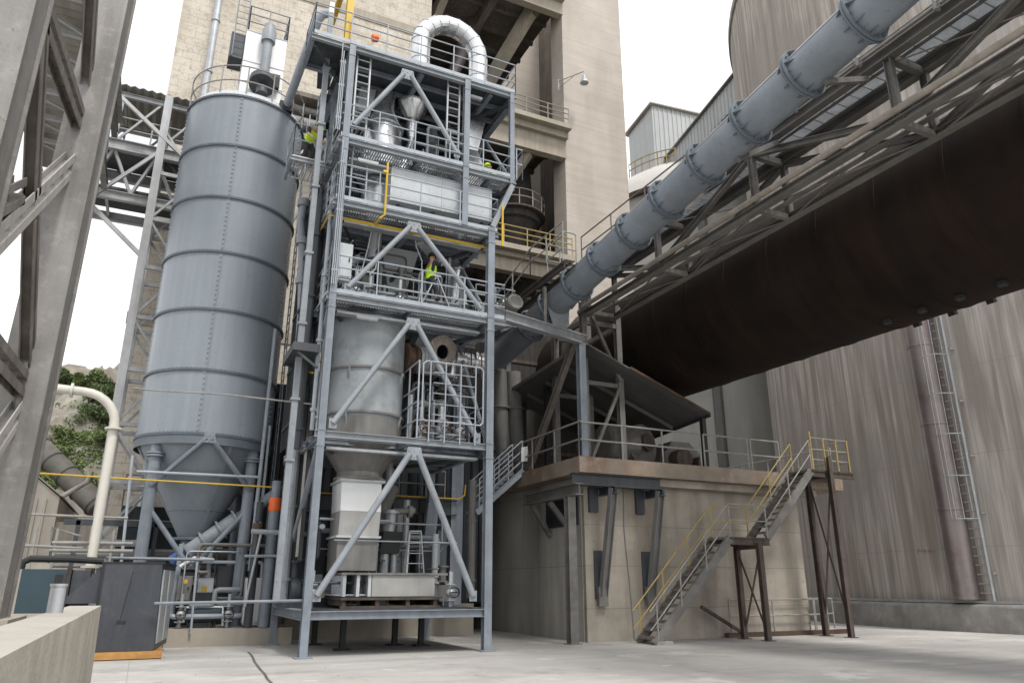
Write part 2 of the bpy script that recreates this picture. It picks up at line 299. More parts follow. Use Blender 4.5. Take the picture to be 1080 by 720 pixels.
SPLIT = set('arm weld_seam floor_band floor_beam raking_beam drop_pipe cross_beam beam outrigger leg chord rafter stiffener pipe post tie_rod riser knee_brace gusset_plate stanchion bracket wall_plate foot_block joint_collar copper_line seam foot inner_pipe cover_rib bearer support edge_trim side_panel collar panel_seam slab cone_flange flange cable fill_pipe lifting_lug brace grating_bearer bearing coupling'.split())
class MB:
    def __init__(self): self.v = []; self.f = []
    def box(self, a, b):
        a = V(a); b = V(b); i = len(self.v)
        for z in (a.z, b.z):
            for x, y in ((a.x, a.y), (b.x, a.y), (b.x, b.y), (a.x, b.y)): self.v.append(V((x, y, z)))
        self.f += [(i, i+3, i+2, i+1), (i+4, i+5, i+6, i+7), (i, i+1, i+5, i+4), (i+1, i+2, i+6, i+5), (i+2, i+3, i+7, i+6), (i+3, i, i+4, i+7)]
        return self
    def hexa(self, bottom, top):
        i = len(self.v); self.v += [V(p) for p in bottom] + [V(p) for p in top]
        self.f += [(i+3, i+2, i+1, i), (i+4, i+5, i+6, i+7), (i, i+1, i+5, i+4), (i+1, i+2, i+6, i+5), (i+2, i+3, i+7, i+6), (i+3, i, i+4, i+7)]
        return self
    def prof(self, p0, p1, pts, up=(0, 0, 1)):
        """extrude a closed 2D outline (side, up) from p0 to p1"""
        p0 = V(p0); p1 = V(p1)
        if (p1 - p0).length < 1e-6: return self
        d, s, u, ln = basis(p0, p1, up); i = len(self.v); n = len(pts)
        for p in (p0, p1):
            for a, b in pts: self.v.append(p + s * a + u * b)
        for k in range(n):
            k2 = (k + 1) % n
            self.f.append((i+k, i+k2, i+n+k2, i+n+k))
        self.f.append(tuple(i + k for k in range(n))[::-1]); self.f.append(tuple(i + n + k for k in range(n)))
        return self
    def bar(self, p0, p1, w_, h_, up=(0, 0, 1)):
        return self.prof(p0, p1, [(-w_/2, -h_/2), (w_/2, -h_/2), (w_/2, h_/2), (-w_/2, h_/2)], up)
    def ibeam(self, p0, p1, h_, w_, t=0.02, up=(0, 0, 1)):
        a, b, c = w_/2, h_/2, t/2
        return self.prof(p0, p1, [(-a, -b), (a, -b), (a, -b+t), (c, -b+t), (c, b-t), (a, b-t), (a, b), (-a, b), (-a, b-t), (-c, b-t), (-c, -b+t), (-a, -b+t)], up)
    def chan(self, p0, p1, h_, w_, t=0.02, up=(0, 0, 1)):
        b = h_/2
        return self.prof(p0, p1, [(0, -b), (w_, -b), (w_, -b+t), (t, -b+t), (t, b-t), (w_, b-t), (w_, b), (0, b)], up)
    def ang(self, p0, p1, w_, t=0.015, up=(0, 0, 1)):
        return self.prof(p0, p1, [(0, 0), (w_, 0), (w_, t), (t, t), (t, w_), (0, w_)], up)
    def tube(self, p0, p1, r, n=10, r1=None, caps=True):
        p0 = V(p0); p1 = V(p1)
        if (p1 - p0).length < 1e-6: return self
        d, s, u, ln = basis(p0, p1); i = len(self.v); r1 = r if r1 is None else r1
        for p, rr in ((p0, r), (p1, r1)):
            for k in range(n):
                a = 2 * PI * k / n; self.v.append(p + (s * math.cos(a) + u * math.sin(a)) * rr)
        for k in range(n):
            k2 = (k + 1) % n; self.f.append((i+k, i+k2, i+n+k2, i+n+k))
        if caps:
            self.f.append(tuple(i + k for k in range(n))[::-1]); self.f.append(tuple(i + n + k for k in range(n)))
        return self
    def path(self, pts, r, n=8, caps=True):
        pts = [V(p) for p in pts]; i0 = len(self.v)
        m = len(pts); prev = None
        for j, p in enumerate(pts):
            if j == 0: d = pts[1] - p
            elif j == m - 1: d = p - pts[-2]
            else: d = (pts[j+1] - p).normalized() + (p - pts[j-1]).normalized()
            d.normalize()
            if prev is None:
                up = V((0, 0, 1)) if abs(d.z) < 0.99 else V((0, 1, 0))
                s = d.cross(up).normalized()
            else:
                s = (prev - d * prev.dot(d)).normalized()
            prev = s; u = s.cross(d)
            rr = r[j] if isinstance(r, (list, tuple)) else r
            for k in range(n):
                a = 2 * PI * k / n; self.v.append(p + (s * math.cos(a) + u * math.sin(a)) * rr)
        for j in range(m - 1):
            for k in range(n):
                k2 = (k + 1) % n; a = i0 + j*n
                self.f.append((a+k, a+k2, a+n+k2, a+n+k))
        if caps:
            self.f.append(tuple(i0 + k for k in range(n))[::-1]); self.f.append(tuple(i0 + (m-1)*n + k for k in range(n)))
        return self
    def lathe(self, prof, c=(0, 0, 0), n=32, axis=(0, 0, 1), a0=0.0, a1=2*PI, capa=True, capb=True):
        c = V(c); ax = V(axis).normalized(); up = V((0, 0, 1)) if abs(ax.z) < 0.99 else V((0, 1, 0))
        s = ax.cross(up).normalized(); u = s.cross(ax); i = len(self.v); full = abs(a1 - a0 - 2*PI) < 1e-4
        m = n if full else n + 1
        for r, z in prof:
            for k in range(m):
                a = a0 + (a1 - a0) * k / n
                self.v.append(c + ax * z + (s * math.cos(a) + u * math.sin(a)) * r)
        for j in range(len(prof) - 1):
            for k in range(n):
                k2 = (k + 1) % m
                self.f.append((i+j*m+k, i+j*m+k2, i+(j+1)*m+k2, i+(j+1)*m+k))
        if full and capa: self.f.append(tuple(i + k for k in range(m))[::-1])
        if full and capb: self.f.append(tuple(i + (len(prof)-1)*m + k for k in range(m)))
        return self
    def poly(self, pts): 
        i = len(self.v); self.v += [V(p) for p in pts]; self.f.append(tuple(range(i, i+len(pts)))); return self
    def sheet(self, p00, p10, p11, p01, t):
        """thick panel"""
        p = [V(q) for q in (p00, p10, p11, p01)]
        nrm = (p[1]-p[0]).cross(p[3]-p[0]).normalized() * t
        return self.hexa(p, [q + nrm for q in p])
    def corr(self, o, du, dv, pitch, depth, t=0.0):
        """corrugated sheet: ribs run along dv, repeat along du"""
        o = V(o); du = V(du); dv = V(dv); nrm = du.cross(dv).normalized(); n = max(2, int(du.length / pitch)) * 2
        i = len(self.v)
        prof_ = []
        for k in range(n + 1):
            prof_.append((k / n, depth if k % 2 else 0))
        for q in (0, 1):
            for f_, h_ in prof_: self.v.append(o + du * f_ + dv * q + nrm * h_)
        m = n + 1
        for k in range(n): self.f.append((i+k, i+k+1, i+m+k+1, i+m+k))
        return self
    def ribs(self, o, du, dv, pitch, wid, depth):
        """trapezoid ribs proud of a wall"""
        o = V(o); du = V(du); dv = V(dv); nrm = du.cross(dv).normalized(); n = int(du.length / pitch); d = du.normalized()
        for k in range(n):
            b = o + d * (k + 0.5) * pitch
            self.hexa([b - d*wid/2, b + d*wid/2, b + d*wid*0.3 + nrm*depth, b - d*wid*0.3 + nrm*depth],
                      [b - d*wid/2 + dv, b + d*wid/2 + dv, b + d*wid*0.3 + nrm*depth + dv, b - d*wid*0.3 + nrm*depth + dv])
        return self
    def ball(self, c, r, n=8, sz=1.0):
        prof_ = [(max(0.001, r*math.sin(PI*k/n)), -r*sz*math.cos(PI*k/n)) for k in range(n+1)]
        return self.lathe(prof_, c, n*2, capa=False, capb=False)
    def islands(self):
        """split into pieces that do not touch one another"""
        par = list(range(len(self.v)))
        def find(a):
            while par[a] != a: par[a] = par[par[a]]; a = par[a]
            return a
        for f in self.f:
            r0 = find(f[0])
            for q in f[1:]: par[find(q)] = r0
        gr = {}
        for f in self.f: gr.setdefault(find(f[0]), []).append(f)
        bx = []
        for fs in gr.values():
            ids = sorted({i for f in fs for i in f}); ps = [self.v[i] for i in ids]
            lo = V((min(p.x for p in ps), min(p.y for p in ps), min(p.z for p in ps))); hi = V((max(p.x for p in ps), max(p.y for p in ps), max(p.z for p in ps)))
            bx.append([lo, hi, fs])
        ch = True
        while ch:
            ch = False
            for i in range(len(bx)):
                for j in range(i + 1, len(bx)):
                    A, B = bx[i], bx[j]
                    if all(A[0][k] <= B[1][k] + .03 and B[0][k] <= A[1][k] + .03 for k in range(3)):
                        A[0] = V(tuple(min(A[0][k], B[0][k]) for k in range(3))); A[1] = V(tuple(max(A[1][k], B[1][k]) for k in range(3))); A[2] = A[2] + B[2]
                        bx.pop(j); ch = True; break
                if ch: break
        out = []
        for _, _, fs in bx:
            m = MB(); mp_ = {}
            for f in fs:
                g_ = []
                for i in f:
                    if i not in mp_: mp_[i] = len(m.v); m.v.append(self.v[i])
                    g_.append(mp_[i])
                m.f.append(tuple(g_))
            out.append(m)
        return out
    def build(self, name, m, parent=None, smooth=True):
        if name in SPLIT and parent is not None and len(self.v) < 4000:
            parts_ = self.islands()
            if 1 < len(parts_) <= 60:
                for p_ in parts_: o = p_._build(name, m, parent, smooth)
                return o
        return self._build(name, m, parent, smooth)
    def _build(self, name, m, parent=None, smooth=True):
        me = bpy.data.meshes.new(name)
        off = V(parent['_o']) if parent is not None and '_o' in parent else V((0, 0, 0))
        me.from_pydata([tuple(p - off) for p in self.v], [], self.f)
        me.validate()
        me.materials.append(M[m] if isinstance(m, str) else m)
        if smooth:
            me.polygons.foreach_set('use_smooth', [True] * len(me.polygons))
            me.set_sharp_from_angle(angle=math.radians(32))
        me.update()
        o = bpy.data.objects.new(name, me); col.objects.link(o)
        if parent is not None:
            o.parent = parent; o['_o'] = tuple(off)
        return o

def thing(name, label, cat, loc=(0, 0, 0), group=None, kind=None):
    o = bpy.data.objects.new(name, None); col.objects.link(o)
    o.empty_display_size = 0.2
    o.location = loc; o['_o'] = tuple(loc); o['label'] = label; o['category'] = cat
    if group: o['group'] = group
    if kind: o['kind'] = kind
    return o
def tag(o, label, cat, group=None, kind=None):
    o['label'] = label; o['category'] = cat
    if group: o['group'] = group
    if kind: o['kind'] = kind
    return o
def structure(o, label=None, cat=None):
    o['kind'] = 'structure'
    if label: o['label'] = label
    if cat: o['category'] = cat
    return o
def railing(mb, pts, h=1.1, sp=1.3, r=0.022, mids=(0.55,), toe=0.0, n=6):
    pts = [V(p) for p in pts]
    for a, b in zip(pts, pts[1:]):
        d = b - a; ln = d.length; k = max(1, round(ln / sp))
        for j in range(k + 1):
            p = a + d * (j / k); mb.tube(p, p + V((0, 0, h)), r, n)
        for z in list(mids) + [h]:
            mb.tube(a + V((0, 0, z)), b + V((0, 0, z)), r, n)
        if toe:
            mb.bar(a + V((0, 0, toe/2 + 0.01)), b + V((0, 0, toe/2 + 0.01)), 0.012, toe)
    return mb
def grating(mb, x0, x1, y0, y1, z, pitch=0.11, t=0.03, cross=0.6, h=0.04):
    n = int((x1 - x0) / pitch)
    for k in range(n + 1):
        x = x0 + (x1 - x0) * k / n; mb.box((x - t/2, y0, z - h), (x + t/2, y1, z))
    m = max(1, int((y1 - y0) / cross))
    for k in range(m + 1):
        y = y0 + (y1 - y0) * k / m; mb.box((x0, y - 0.015, z - h - 0.004), (x1, y + 0.015, z - 0.004))
    return mb
def ladder(mb, p0, p1, side, wd=0.42, st=0.3, r=0.022, rr=0.014):
    p0 = V(p0); p1 = V(p1); s = V(side).normalized() * wd / 2
    mb.tube(p0 - s, p1 - s, r, 6); mb.tube(p0 + s, p1 + s, r, 6)
    ln = (p1 - p0).length; k = int(ln / st)
    for j in range(1, k):
        p = p0 + (p1 - p0) * (j / k); mb.tube(p - s, p + s, rr, 5)
    return mb
def cage(mb, p0, p1, side, out, wd=0.7, st=0.9):
    p0 = V(p0); p1 = V(p1); s = V(side).normalized(); o = V(out).normalized(); ln = (p1-p0).length; k = int(ln / st)
    arc = [(-0.5, 0), (-0.48, 0.35), (-0.3, 0.72), (0, 0.85), (0.3, 0.72), (0.48, 0.35), (0.5, 0)]
    for j in range(k + 1):
        p = p0 + (p1 - p0) * (j / k)
        mb.path([p + s*a*wd + o*b*wd for a, b in arc], 0.018, 5)
    for a, b in arc[1:-1]:
        mb.tube(p0 + s*a*wd + o*b*wd, p1 + s*a*wd + o*b*wd, 0.013, 5)
    return mb
def gusset(mb, c, w_, h_, t, nrm):
    """bolted node plate, standing proud of a joint"""
    c = V(c); n_ = V(nrm).normalized(); s = n_.cross(V((0, 0, 1))).normalized(); u = V((0, 0, 1))
    q = [c - s*w_/2 - u*h_/2, c + s*w_/2 - u*h_/2, c + s*w_*0.35 + u*h_/2, c - s*w_*0.35 + u*h_/2]
    mb.hexa([p - n_*t/2 for p in q], [p + n_*t/2 for p in q])
    for a in (-0.3, 0, 0.3):
        for b in (-0.3, 0.2):
            p = c + s*a*w_ + u*b*h_; mb.tube(p - n_*(t/2 + 0.02), p + n_*(t/2 + 0.02), 0.016, 6)
    return mb

# ================================================================== SETTING
g = MB(); n_ = 24
g.poly([(-600, -200, 0), (600, -200, 0), (600, 900, 0), (-600, 900, 0)])
structure(g.build('ground', 'ground'))
a, b = aZ(262, 687), aZ(288, 722)
m = MB(); j = []
pts = [a + (b - a) * (k / 8) + V((random.uniform(-.03, .03), random.uniform(-.03, .03), 0)) for k in range(9)]
for p, q in zip(pts, pts[1:]):
    wd = V((0.028, 0, 0))
    m.poly([p - wd + V((0, 0, .004)), q - wd + V((0, 0, .004)), q + wd + V((0, 0, .004)), p + wd + V((0, 0, .004))])
structure(m.build('ground_joint', 'crack'))

# quarry hillside far behind on the left
def hill_h(x, y):
    base = max(0.0, (y - 60) / 28.0)
    h = 23.0 * min(1.0, base) ** 0.8 - 0.10 * max(0, x + 12) - 0.0 * y
    h += 1.6 * math.sin(x * 0.31 + y * 0.11) * min(1, base) + 1.0 * math.sin(x * 0.83 - y * 0.37) * min(1, base) + 0.6 * math.sin(x * 1.9 + y * 0.9) * min(1, base)
    return h
m = MB(); nx, ny = 110, 44
for jy in range(ny + 1):
    for ix in range(nx + 1):
        x = -150 + 160 * ix / nx; y = 58 + 90 * jy / ny
        m.v.append(V((x, y, max(-0.5, hill_h(x, y) * (1 if x < 0 else max(0, 1 - x / 8)) + random.uniform(-.9, .9)))))
for jy in range(ny):
    for ix in range(nx):
        i = jy * (nx + 1) + ix; m.f.append((i, i + 1, i + nx + 2, i + nx + 1))
structure(m.build('hillside', 'rock'))

def leaf_blob(mb, c, rad, n, size):
    for _ in range(n):
        while True:
            p = V((random.uniform(-1, 1), random.uniform(-1, 1), random.uniform(-1, 1)))
            if 0.25 < p.length < 1: break
        q = V(c) + V((p.x * rad[0], p.y * rad[1], p.z * rad[2]))
        d = V((random.gauss(0, 1), random.gauss(0, 1), random.gauss(0, .7))).normalized(); e = d.cross(V((random.gauss(0, 1), random.gauss(0, 1), random.gauss(0, 1)))).normalized()
        s = size * random.uniform(.6, 1.3)
        mb.poly([q - d*s, q - e*s*.5, q + d*s, q + e*s*.5])
def tree(x, y, h, spread, label, leafm='leaf', group=None, n=900, name='tree'):
    z = hill_h(x, y) - .3
    t = thing(name, label, 'tree', (x, y, z), group)
    tb = MB(); tb.path([(x, y, z), (x + .1, y, z + h*.3), (x - .05, y + .1, z + h*.6), (x, y, z + h*.85)], [h*.035, h*.028, h*.02, h*.008], 7)
    for k in range(5):
        a = random.uniform(0, 6.28); z0 = z + h * random.uniform(.35, .65)
        tb.path([(x, y, z0), (x + math.cos(a)*spread*.35, y + math.sin(a)*spread*.35, z0 + h*.14), (x + math.cos(a)*spread*.7, y + math.sin(a)*spread*.7, z0 + h*.22)], [h*.014, h*.009, h*.004], 5)
    tb.build('trunk', 'bark', t)
    cb = MB()
    for k in range(9):
        a = random.uniform(0, 6.28); rr = random.uniform(.1, .75) * spread
        leaf_blob(cb, (x + math.cos(a)*rr, y + math.sin(a)*rr, z + h * random.uniform(.4, .95)), (spread*.42, spread*.42, h*.15), n // 9, .13)
    cb.build('crown', leafm, t, smooth=False)
    return t
def hillpt(px, py):
    r = ray(px, py); best = None
    t = 50.0
    while t < 200:
        p = V((0, 0, H)) + r * t
        if p.y > 60 and p.z <= hill_h(p.x, p.y): return p
        t += .25
    return V((0, 0, H)) + r * 110
labs = [(66, 412, 2.4, 1.2, 'young leafy tree on the quarry rim just right of the steel leg'),
        (84, 414, 2.0, 1.1, 'small round tree on the quarry rim above the bent ivory pipe'),
        (103, 450, 3.6, 1.8, 'large dark green tree on the quarry face beside the lattice tower'),
        (6, 402, 5.0, 2.0, 'tall tree at the left picture edge behind the steel trestle'),
        (112, 478, 2.2, 1.3, 'low bushy tree low down the quarry face by the lattice tower'),
        (74, 411, 2.2, 1.3, 'small pale tree on the quarry rim between two darker rim trees'), (97, 417, 2.6, 1.4, 'rounded tree on the quarry rim nearest the lattice tower'), (110, 432, 3.0, 1.6, 'dark bushy tree just below the quarry rim beside the lattice tower'), (113, 455, 2.6, 1.5, 'dark tree halfway down the quarry face, partly behind the lattice tower')]
for px, py, h, s, lb in labs:
    p = hillpt(px, py); tree(p.x, p.y, h, s, lb, 'leaf' if 'dark' in lb else 'leaflight', 'trees on the quarry hillside', 2600)
m = MB()
for k in range(130):
    px, py = random.uniform(40, 118), random.uniform(418, 520)
    if py < 455 and random.random() < .6: continue
    p = hillpt(px, py)
    leaf_blob(m, p + V((0, 0, .3)), (random.uniform(.5, 1.5), random.uniform(.5, 1.5), random.uniform(.3, .8)), 110, .15)
tag(m.build('scrub', 'leaflight', smooth=False), 'patchy light green scrub growing over the quarry rock', 'scrub', kind='stuff')

# ================================================================== CONCRETE PREHEATER TOWER
YP = 34.0
t = thing('preheater_tower', 'tall beige concrete preheater tower with block masonry wall and open framed bay', 'tower', (9, YP, 0))
m = MB(); m.box((-2.03, YP, 0), (10.9, YP + 12, 48)); m.build('masonry_wall', 'masonry', t, smooth=False)
m = MB()
m.box((-2.1, YP - .06, 12.2), (10.9, YP, 12.75)); m.box((-2.1, YP - .06, 21.6), (10.9, YP, 22.2)); m.box((-2.1, YP - .06, 31.6), (10.9, YP, 32.2))
m.build('floor_band', 'cream', t)
m = MB(); m.box((19.75, YP, 0), (24.28, YP + 1.5, 48)); m.build('pillar', 'pillar', t, smooth=False)
m = MB(); m.box((19.75, YP + 10.5, 0), (24.28, YP + 12, 48)); m.build('pillar', 'pillar', t, smooth=False)
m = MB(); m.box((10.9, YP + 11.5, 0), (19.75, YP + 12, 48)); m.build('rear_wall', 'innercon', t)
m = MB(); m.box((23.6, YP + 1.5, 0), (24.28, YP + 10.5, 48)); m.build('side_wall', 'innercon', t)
# floors of the open bay
for z, th, dp in ((19.3, .35, 1.0), (28.0, .35, 1.6), (38.3, .4, 1.2)):
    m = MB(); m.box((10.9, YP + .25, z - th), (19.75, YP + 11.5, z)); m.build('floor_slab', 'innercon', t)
    m = MB(); m.box((10.9, YP - .9, z - .3), (19.75, YP + .2, z)); m.build('balcony', 'cream', t)
    m = MB(); m.box((10.9, YP - .15, z - .3 - dp), (19.75, YP + .35, z - .303)); m.box((10.9, YP - .45, z - .302 - dp*.25), (19.75, YP - .151, z - .302)); m.build('edge_beam', 'cream', t)
    bm_ = MB()
    for k in range(3):
        x = 12.2 + k * 2.9; bm_.box((x, YP + .36, z - th - .9), (x + .45, YP + 11.4, z - th - .003))
    for k in range(5):
        y = YP + 2 + k * 2.0; bm_.box((10.95, y, z - th - .35), (19.7, y + .22, z - th - .002))
    bm_.build('floor_beam', 'innercon', t)
    r = MB(); railing(r, [(11.0, YP - .8, z), (19.6, YP - .8, z)], 1.1, 1.45, .035, (.4, .75)); r.build('railing', 'wornyellow' if z < 25 else 'dirtypipe', t)
# raking beams under the top floor
m = MB()
m.bar((18.3, YP + .6, 38.0), (15.2, YP + 7, 30.5), .5, .9); m.bar((12.5, YP + .6, 38.2), (11.4, YP + 6, 33), .5, .8); m.bar((17.5, YP + .5, 26.2), (15.2, YP + 3, 21.5), .35, .5)
m.build('raking_beam', 'cream', t)
m = MB(); m.tube((15.2, YP + 4.2, 37.6), (13.8, YP + 4.2, 33), .7, 16, r1=.35); m.tube((13.8, YP + 4.2, 33), (13.4, YP + 4.2, 29), .35, 14); m.build('feed_chute', 'ducts', t)
m = MB(); m.tube((12.4, YP + 5, 37.5), (11.9, YP + 5, 30), .3, 12); m.tube((16.7, YP + 6, 37.2), (17.2, YP + 6, 31.5), .22, 12); m.build('drop_pipe', 'ducts', t)
c = thing('cyclone_duct', 'bent grey duct behind the upper balcony of the preheater bay', 'duct', (18, YP + 3.4, 28))
m = MB(); m.path([(18.7, YP + 3.4, 28.0), (18.6, YP + 3.4, 29.6), (18.1, YP + 3.4, 30.7), (17.2, YP + 3.6, 31.1), (15.5, YP + 4, 31.2)], .75, 18); m.build('bend', 'hopper', c)
m = MB(); m.lathe([(.9, 0), (.9, .12)], (18.68, YP + 3.4, 28.6), 20); m.lathe([(.9, 0), (.9, .12)], (18.66, YP + 3.4, 29.2), 20); m.build('flange', 'hopper', c)
c = thing('preheater_cyclone', 'sooty round cyclone vessel inside the dark lower bay with a ring walkway', 'cyclone', (17.7, YP + 3.2, 19.3))
m = MB(); m.lathe([(.55, 0), (.7, 1.5), (1.55, 3.2), (1.75, 3.3), (1.75, 3.7), (1.3, 4.4), (1.15, 7.2)], (17.7, YP + 3.2, 19.3), 36); m.build('vessel', 'blackish', c)
m = MB(); m.lathe([(1.3, 3.75), (2.05, 3.75), (2.05, 3.85), (1.3, 3.85)], (17.7, YP + 3.2, 19.3), 36, capa=False, capb=False); m.build('ring_walkway', 'darkrust', c)
m = MB()
for z in (.55, 1.05):
    m.path([(17.7 + 2 * math.cos(a * PI / 18), YP + 3.2 + 2 * math.sin(a * PI / 18), 23.15 + z) for a in range(37)], .035, 5)
for k in range(14):
    a = 2 * PI * k / 14; m.tube((17.7 + 2 * math.cos(a), YP + 3.2 + 2 * math.sin(a), 23.15), (17.7 + 2 * math.cos(a), YP + 3.2 + 2 * math.sin(a), 24.2), .035, 5)
m.build('ring_railing', 'dirtypipe', c)
for x, y, r_, z0, z1, lb in ((15.2, YP + 5, .8, 19.3, 27, 'sooty vertical shaft on the left inside the lower bay'), (19.0, YP + 6.5, .9, 19.3, 27, 'thick sooty shaft at the right rear of the lower bay')):
    tag(MB().lathe([(r_, 0), (r_*1.15, 2), (r_*.8, 4), (r_, z1 - z0)], (x, y, z0), 24).build('blackish_shaft', 'blackish'), lb, 'shaft', 'sooty shafts in the lower bay')
# lamp on the pillar
A = aY(583, 90, YP - .02); B = aY(614, 88, YP - 1.1)
c = thing('wall_lamp', 'grey bell lamp hanging from a thin bracket on the concrete pillar', 'lamp', (20.1, YP, 30))
px_ = aY(589, 88, YP - .02); e_ = V((px_.x + 1.1, YP - 1.3, px_.z + .35))
m = MB(); m.tube(px_ + V((0, 0, .15)), e_, .03, 6); m.tube(px_ - V((0, 0, .35)), px_ + (e_ - px_) * .6, .022, 6); m.box(px_ + V((-.06, -.02, -.5)), px_ + V((.06, .02, .3))); m.build('bracket', 'greyrail', c)
m = MB(); m.tube(e_, e_ - V((0, 0, .35)), .02, 6); m.lathe([(.07, 0), (.09, -.14), (.14, -.18), (.27, -.55), (.25, -.56)], e_ - V((0, 0, .3)), 18); m.build('lamp_shade', 'galv', c)
m = MB(); m.ball(e_ - V((0, 0, .86)), .16, 6, .6); m.build('lamp_glass', 'lampglass', c)
# stub beam out of the left face
tag(MB().ibeam((-3.9, 34.5, 23.0), (-2.05, 34.5, 22.6), .35, .3).build('stub_beam', 'lacing'), 'short brown steel beam stub sticking out of the masonry wall into the sky', 'beam')
# riser pipes in front of the masonry
for a_, b_, r_, lb, mt in (((231, 0), (214, 112), .16, 'light grey riser pipe up the masonry wall left of the silo filter', 'galv'),):
    p0 = aY(*a_, 33.2); p1 = aY(*b_, 33.2); x = (p0.x + p1.x) / 2
    m = MB(); m.tube((x, 33.2, 1.0), (x, 33.2, 34), r_, 12)
    for z in range(4, 34, 3): m.lathe([(r_ + .05, 0), (r_ + .05, .12)], (x, 33.2, z), 12)
    tag(m.build('riser_pipe', mt), lb, 'pipe')
# recessed dark gallery slot in the masonry, right of the filter house
t2 = thing('service_gallery', 'dark recessed pipe gallery crossing the masonry wall behind the steel tower', 'gallery', (3, YP - .5, 20))
p0 = aY(296, 50, YP - 1.2); p1 = aY(345, 120, YP - 1.2)
m = MB(); m.box((3.6, YP - 1.4, 21.9), (9.6, YP - .1, 22.2)); m.box((3.6, YP - 1.5, 24.6), (9.6, YP - .1, 24.85)); m.box((3.6, YP - .3, 22.2), (9.6, YP - .1, 24.6)); m.build('slab', 'innercon', t2)
m = MB()
for z, r_ in ((22.6, .28), (23.4, .34), (24.2, .2)): m.tube((3.4, YP - .9, z), (9.7, YP - .9, z), r_, 14)
m.build('pipe', 'hopper', t2)

# ================================================================== PALE SILO WITH DOME, HEAD SHED, INCLINED GALLERY
c0 = (38.6, 46.5)
t = thing('domed_silo', 'pale concrete silo with a white rust patched dome between pillar and big silo', 'silo', (c0[0], c0[1], 0))
p = aY(690, 190, 44)
m = MB(); m.lathe([(7.2, 0), (7.2, 31.4)], (*c0, 0), 64); m.build('wall', 'paleconc', t)
m = MB(); m.lathe([(7.55, 31.4), (7.55, 31.8), (7.25, 31.9)], (*c0, 0), 64); m.build('rim', 'rust', t)
m = MB(); m.lathe([(7.3, 31.85), (6.9, 33.0), (6.1, 34.2), (4.7, 35.2), (3.0, 35.8), (.01, 36.1)], (*c0, 0), 64, capb=False); m.build('dome', 'dome', t)
m = MB()
for dz in (.6, 1.2): m.path([(c0[0] + 5.6 * math.cos(a), c0[1] + 5.6 * math.sin(a), 34.7 + dz) for a in [math.radians(185 + 5 * k) for k in range(10)]], .05, 6)
for k in range(7):
    a = math.radians(185 + 7.5 * k); m.tube((c0[0] + 5.6 * math.cos(a), c0[1] + 5.6 * math.sin(a), 34.3), (c0[0] + 5.6 * math.cos(a), c0[1] + 5.6 * math.sin(a), 35.95), .05, 6)
m.build('railing', 'wornyellow', t)
m = MB(); m.tube((c0[0] - 3.4, c0[1] - 6.6, 6), (c0[0] - 3.4, c0[1] - 6.6, 30), .35, 10); m.build('drain_pipe', 'hopper', t)

S = thing('head_shed', 'pale ribbed metal shed with sloping roof on top of the domed silo', 'shed', (35, 45, 34))
zc = aY(688, 112, 45).z; xc = aY(689, 140, 45).x; xr = aY(731, 121, 45).x + .6; zb = 34.9
zl = aX(663, 143, xc); yl = zl.y; zl = zl.z
zr = aY(731, 121, 45).z
m = MB()
m.hexa([(xc, 45, zb), (xr + 3, 45, zb), (xr + 3, yl, zb), (xc, yl, zb)], [(xc, 45, zc), (xr + 3, 45, zr + .3), (xr + 3, yl, zl - .3), (xc, yl, zl)])
m.build('wall', 'clad', S, smooth=False)
m = MB(); m.ribs((xc, 45, zb), (xr + 3 - xc, 0, 0), (0, 0, zr - zb - .2), .5, .16, .06); m.build('cladding_ribs', 'clad', S, smooth=False)
m = MB(); m.sheet((xc - .3, 44.7, zc + .05), (xr + 3.3, 44.7, zr + .35), (xr + 3.3, yl + .3, zl - .25), (xc - .3, yl + .3, zl + .05), .15); m.build('roof', 'corr', S, smooth=False)

G = thing('inclined_gallery', 'pale ribbed conveyor gallery running from the shed to the big silo', 'gallery', (36, 42, 36))
a0 = aY(703, 168, 45); b0 = aY(775, 80, 34.2)
d = (b0 - a0); a1 = a0 + V((0, 0, -2.3)); b1 = b0 + d * .25; b2 = b1 + V((0, 0, -2.3)); wv = V((2.4, .5, 0))
m = MB(); m.hexa([a1, b2, b2 + wv, a1 + wv], [a0, b1, b1 + wv, a0 + wv]); m.build('box', 'clad', G, smooth=False)
m = MB(); m.ribs(a1 + V((0, 0, .1)), (b2 - a1), (0, 0, 2.1), .5, .16, .06); m.build('cladding_ribs', 'clad', G, smooth=False)
m = MB(); m.sheet(a0 + V((-.25, 0, .02)), b1 + V((-.25, 0, .02)), b1 + wv + V((.25, 0, .02)), a0 + wv + V((.25, 0, .02)), .12); m.build('roof', 'hopper', G)
m = MB(); dn = V((0, 0, -2.0))
m.ibeam(a1 + dn, b2 + dn, .22, .2); m.ibeam(a1 + dn + wv, b2 + dn + wv, .22, .2)
for k in range(8):
    q0 = a1 + (b2 - a1) * (k / 8); q1 = a1 + (b2 - a1) * ((k + 1) / 8)
    m.bar(q0, q1 + dn if k % 2 else q0 + dn, .12, .12); m.bar(q0 + (dn if k % 2 else V((0, 0, 0))), q1 + (V((0, 0, 0)) if k % 2 else dn), .12, .12); m.bar(q0 + dn, q0 + dn + wv, .12, .12); m.bar(q0 + wv, q0 + wv + dn, .12, .12)
m.build('truss', 'greyrail', G)

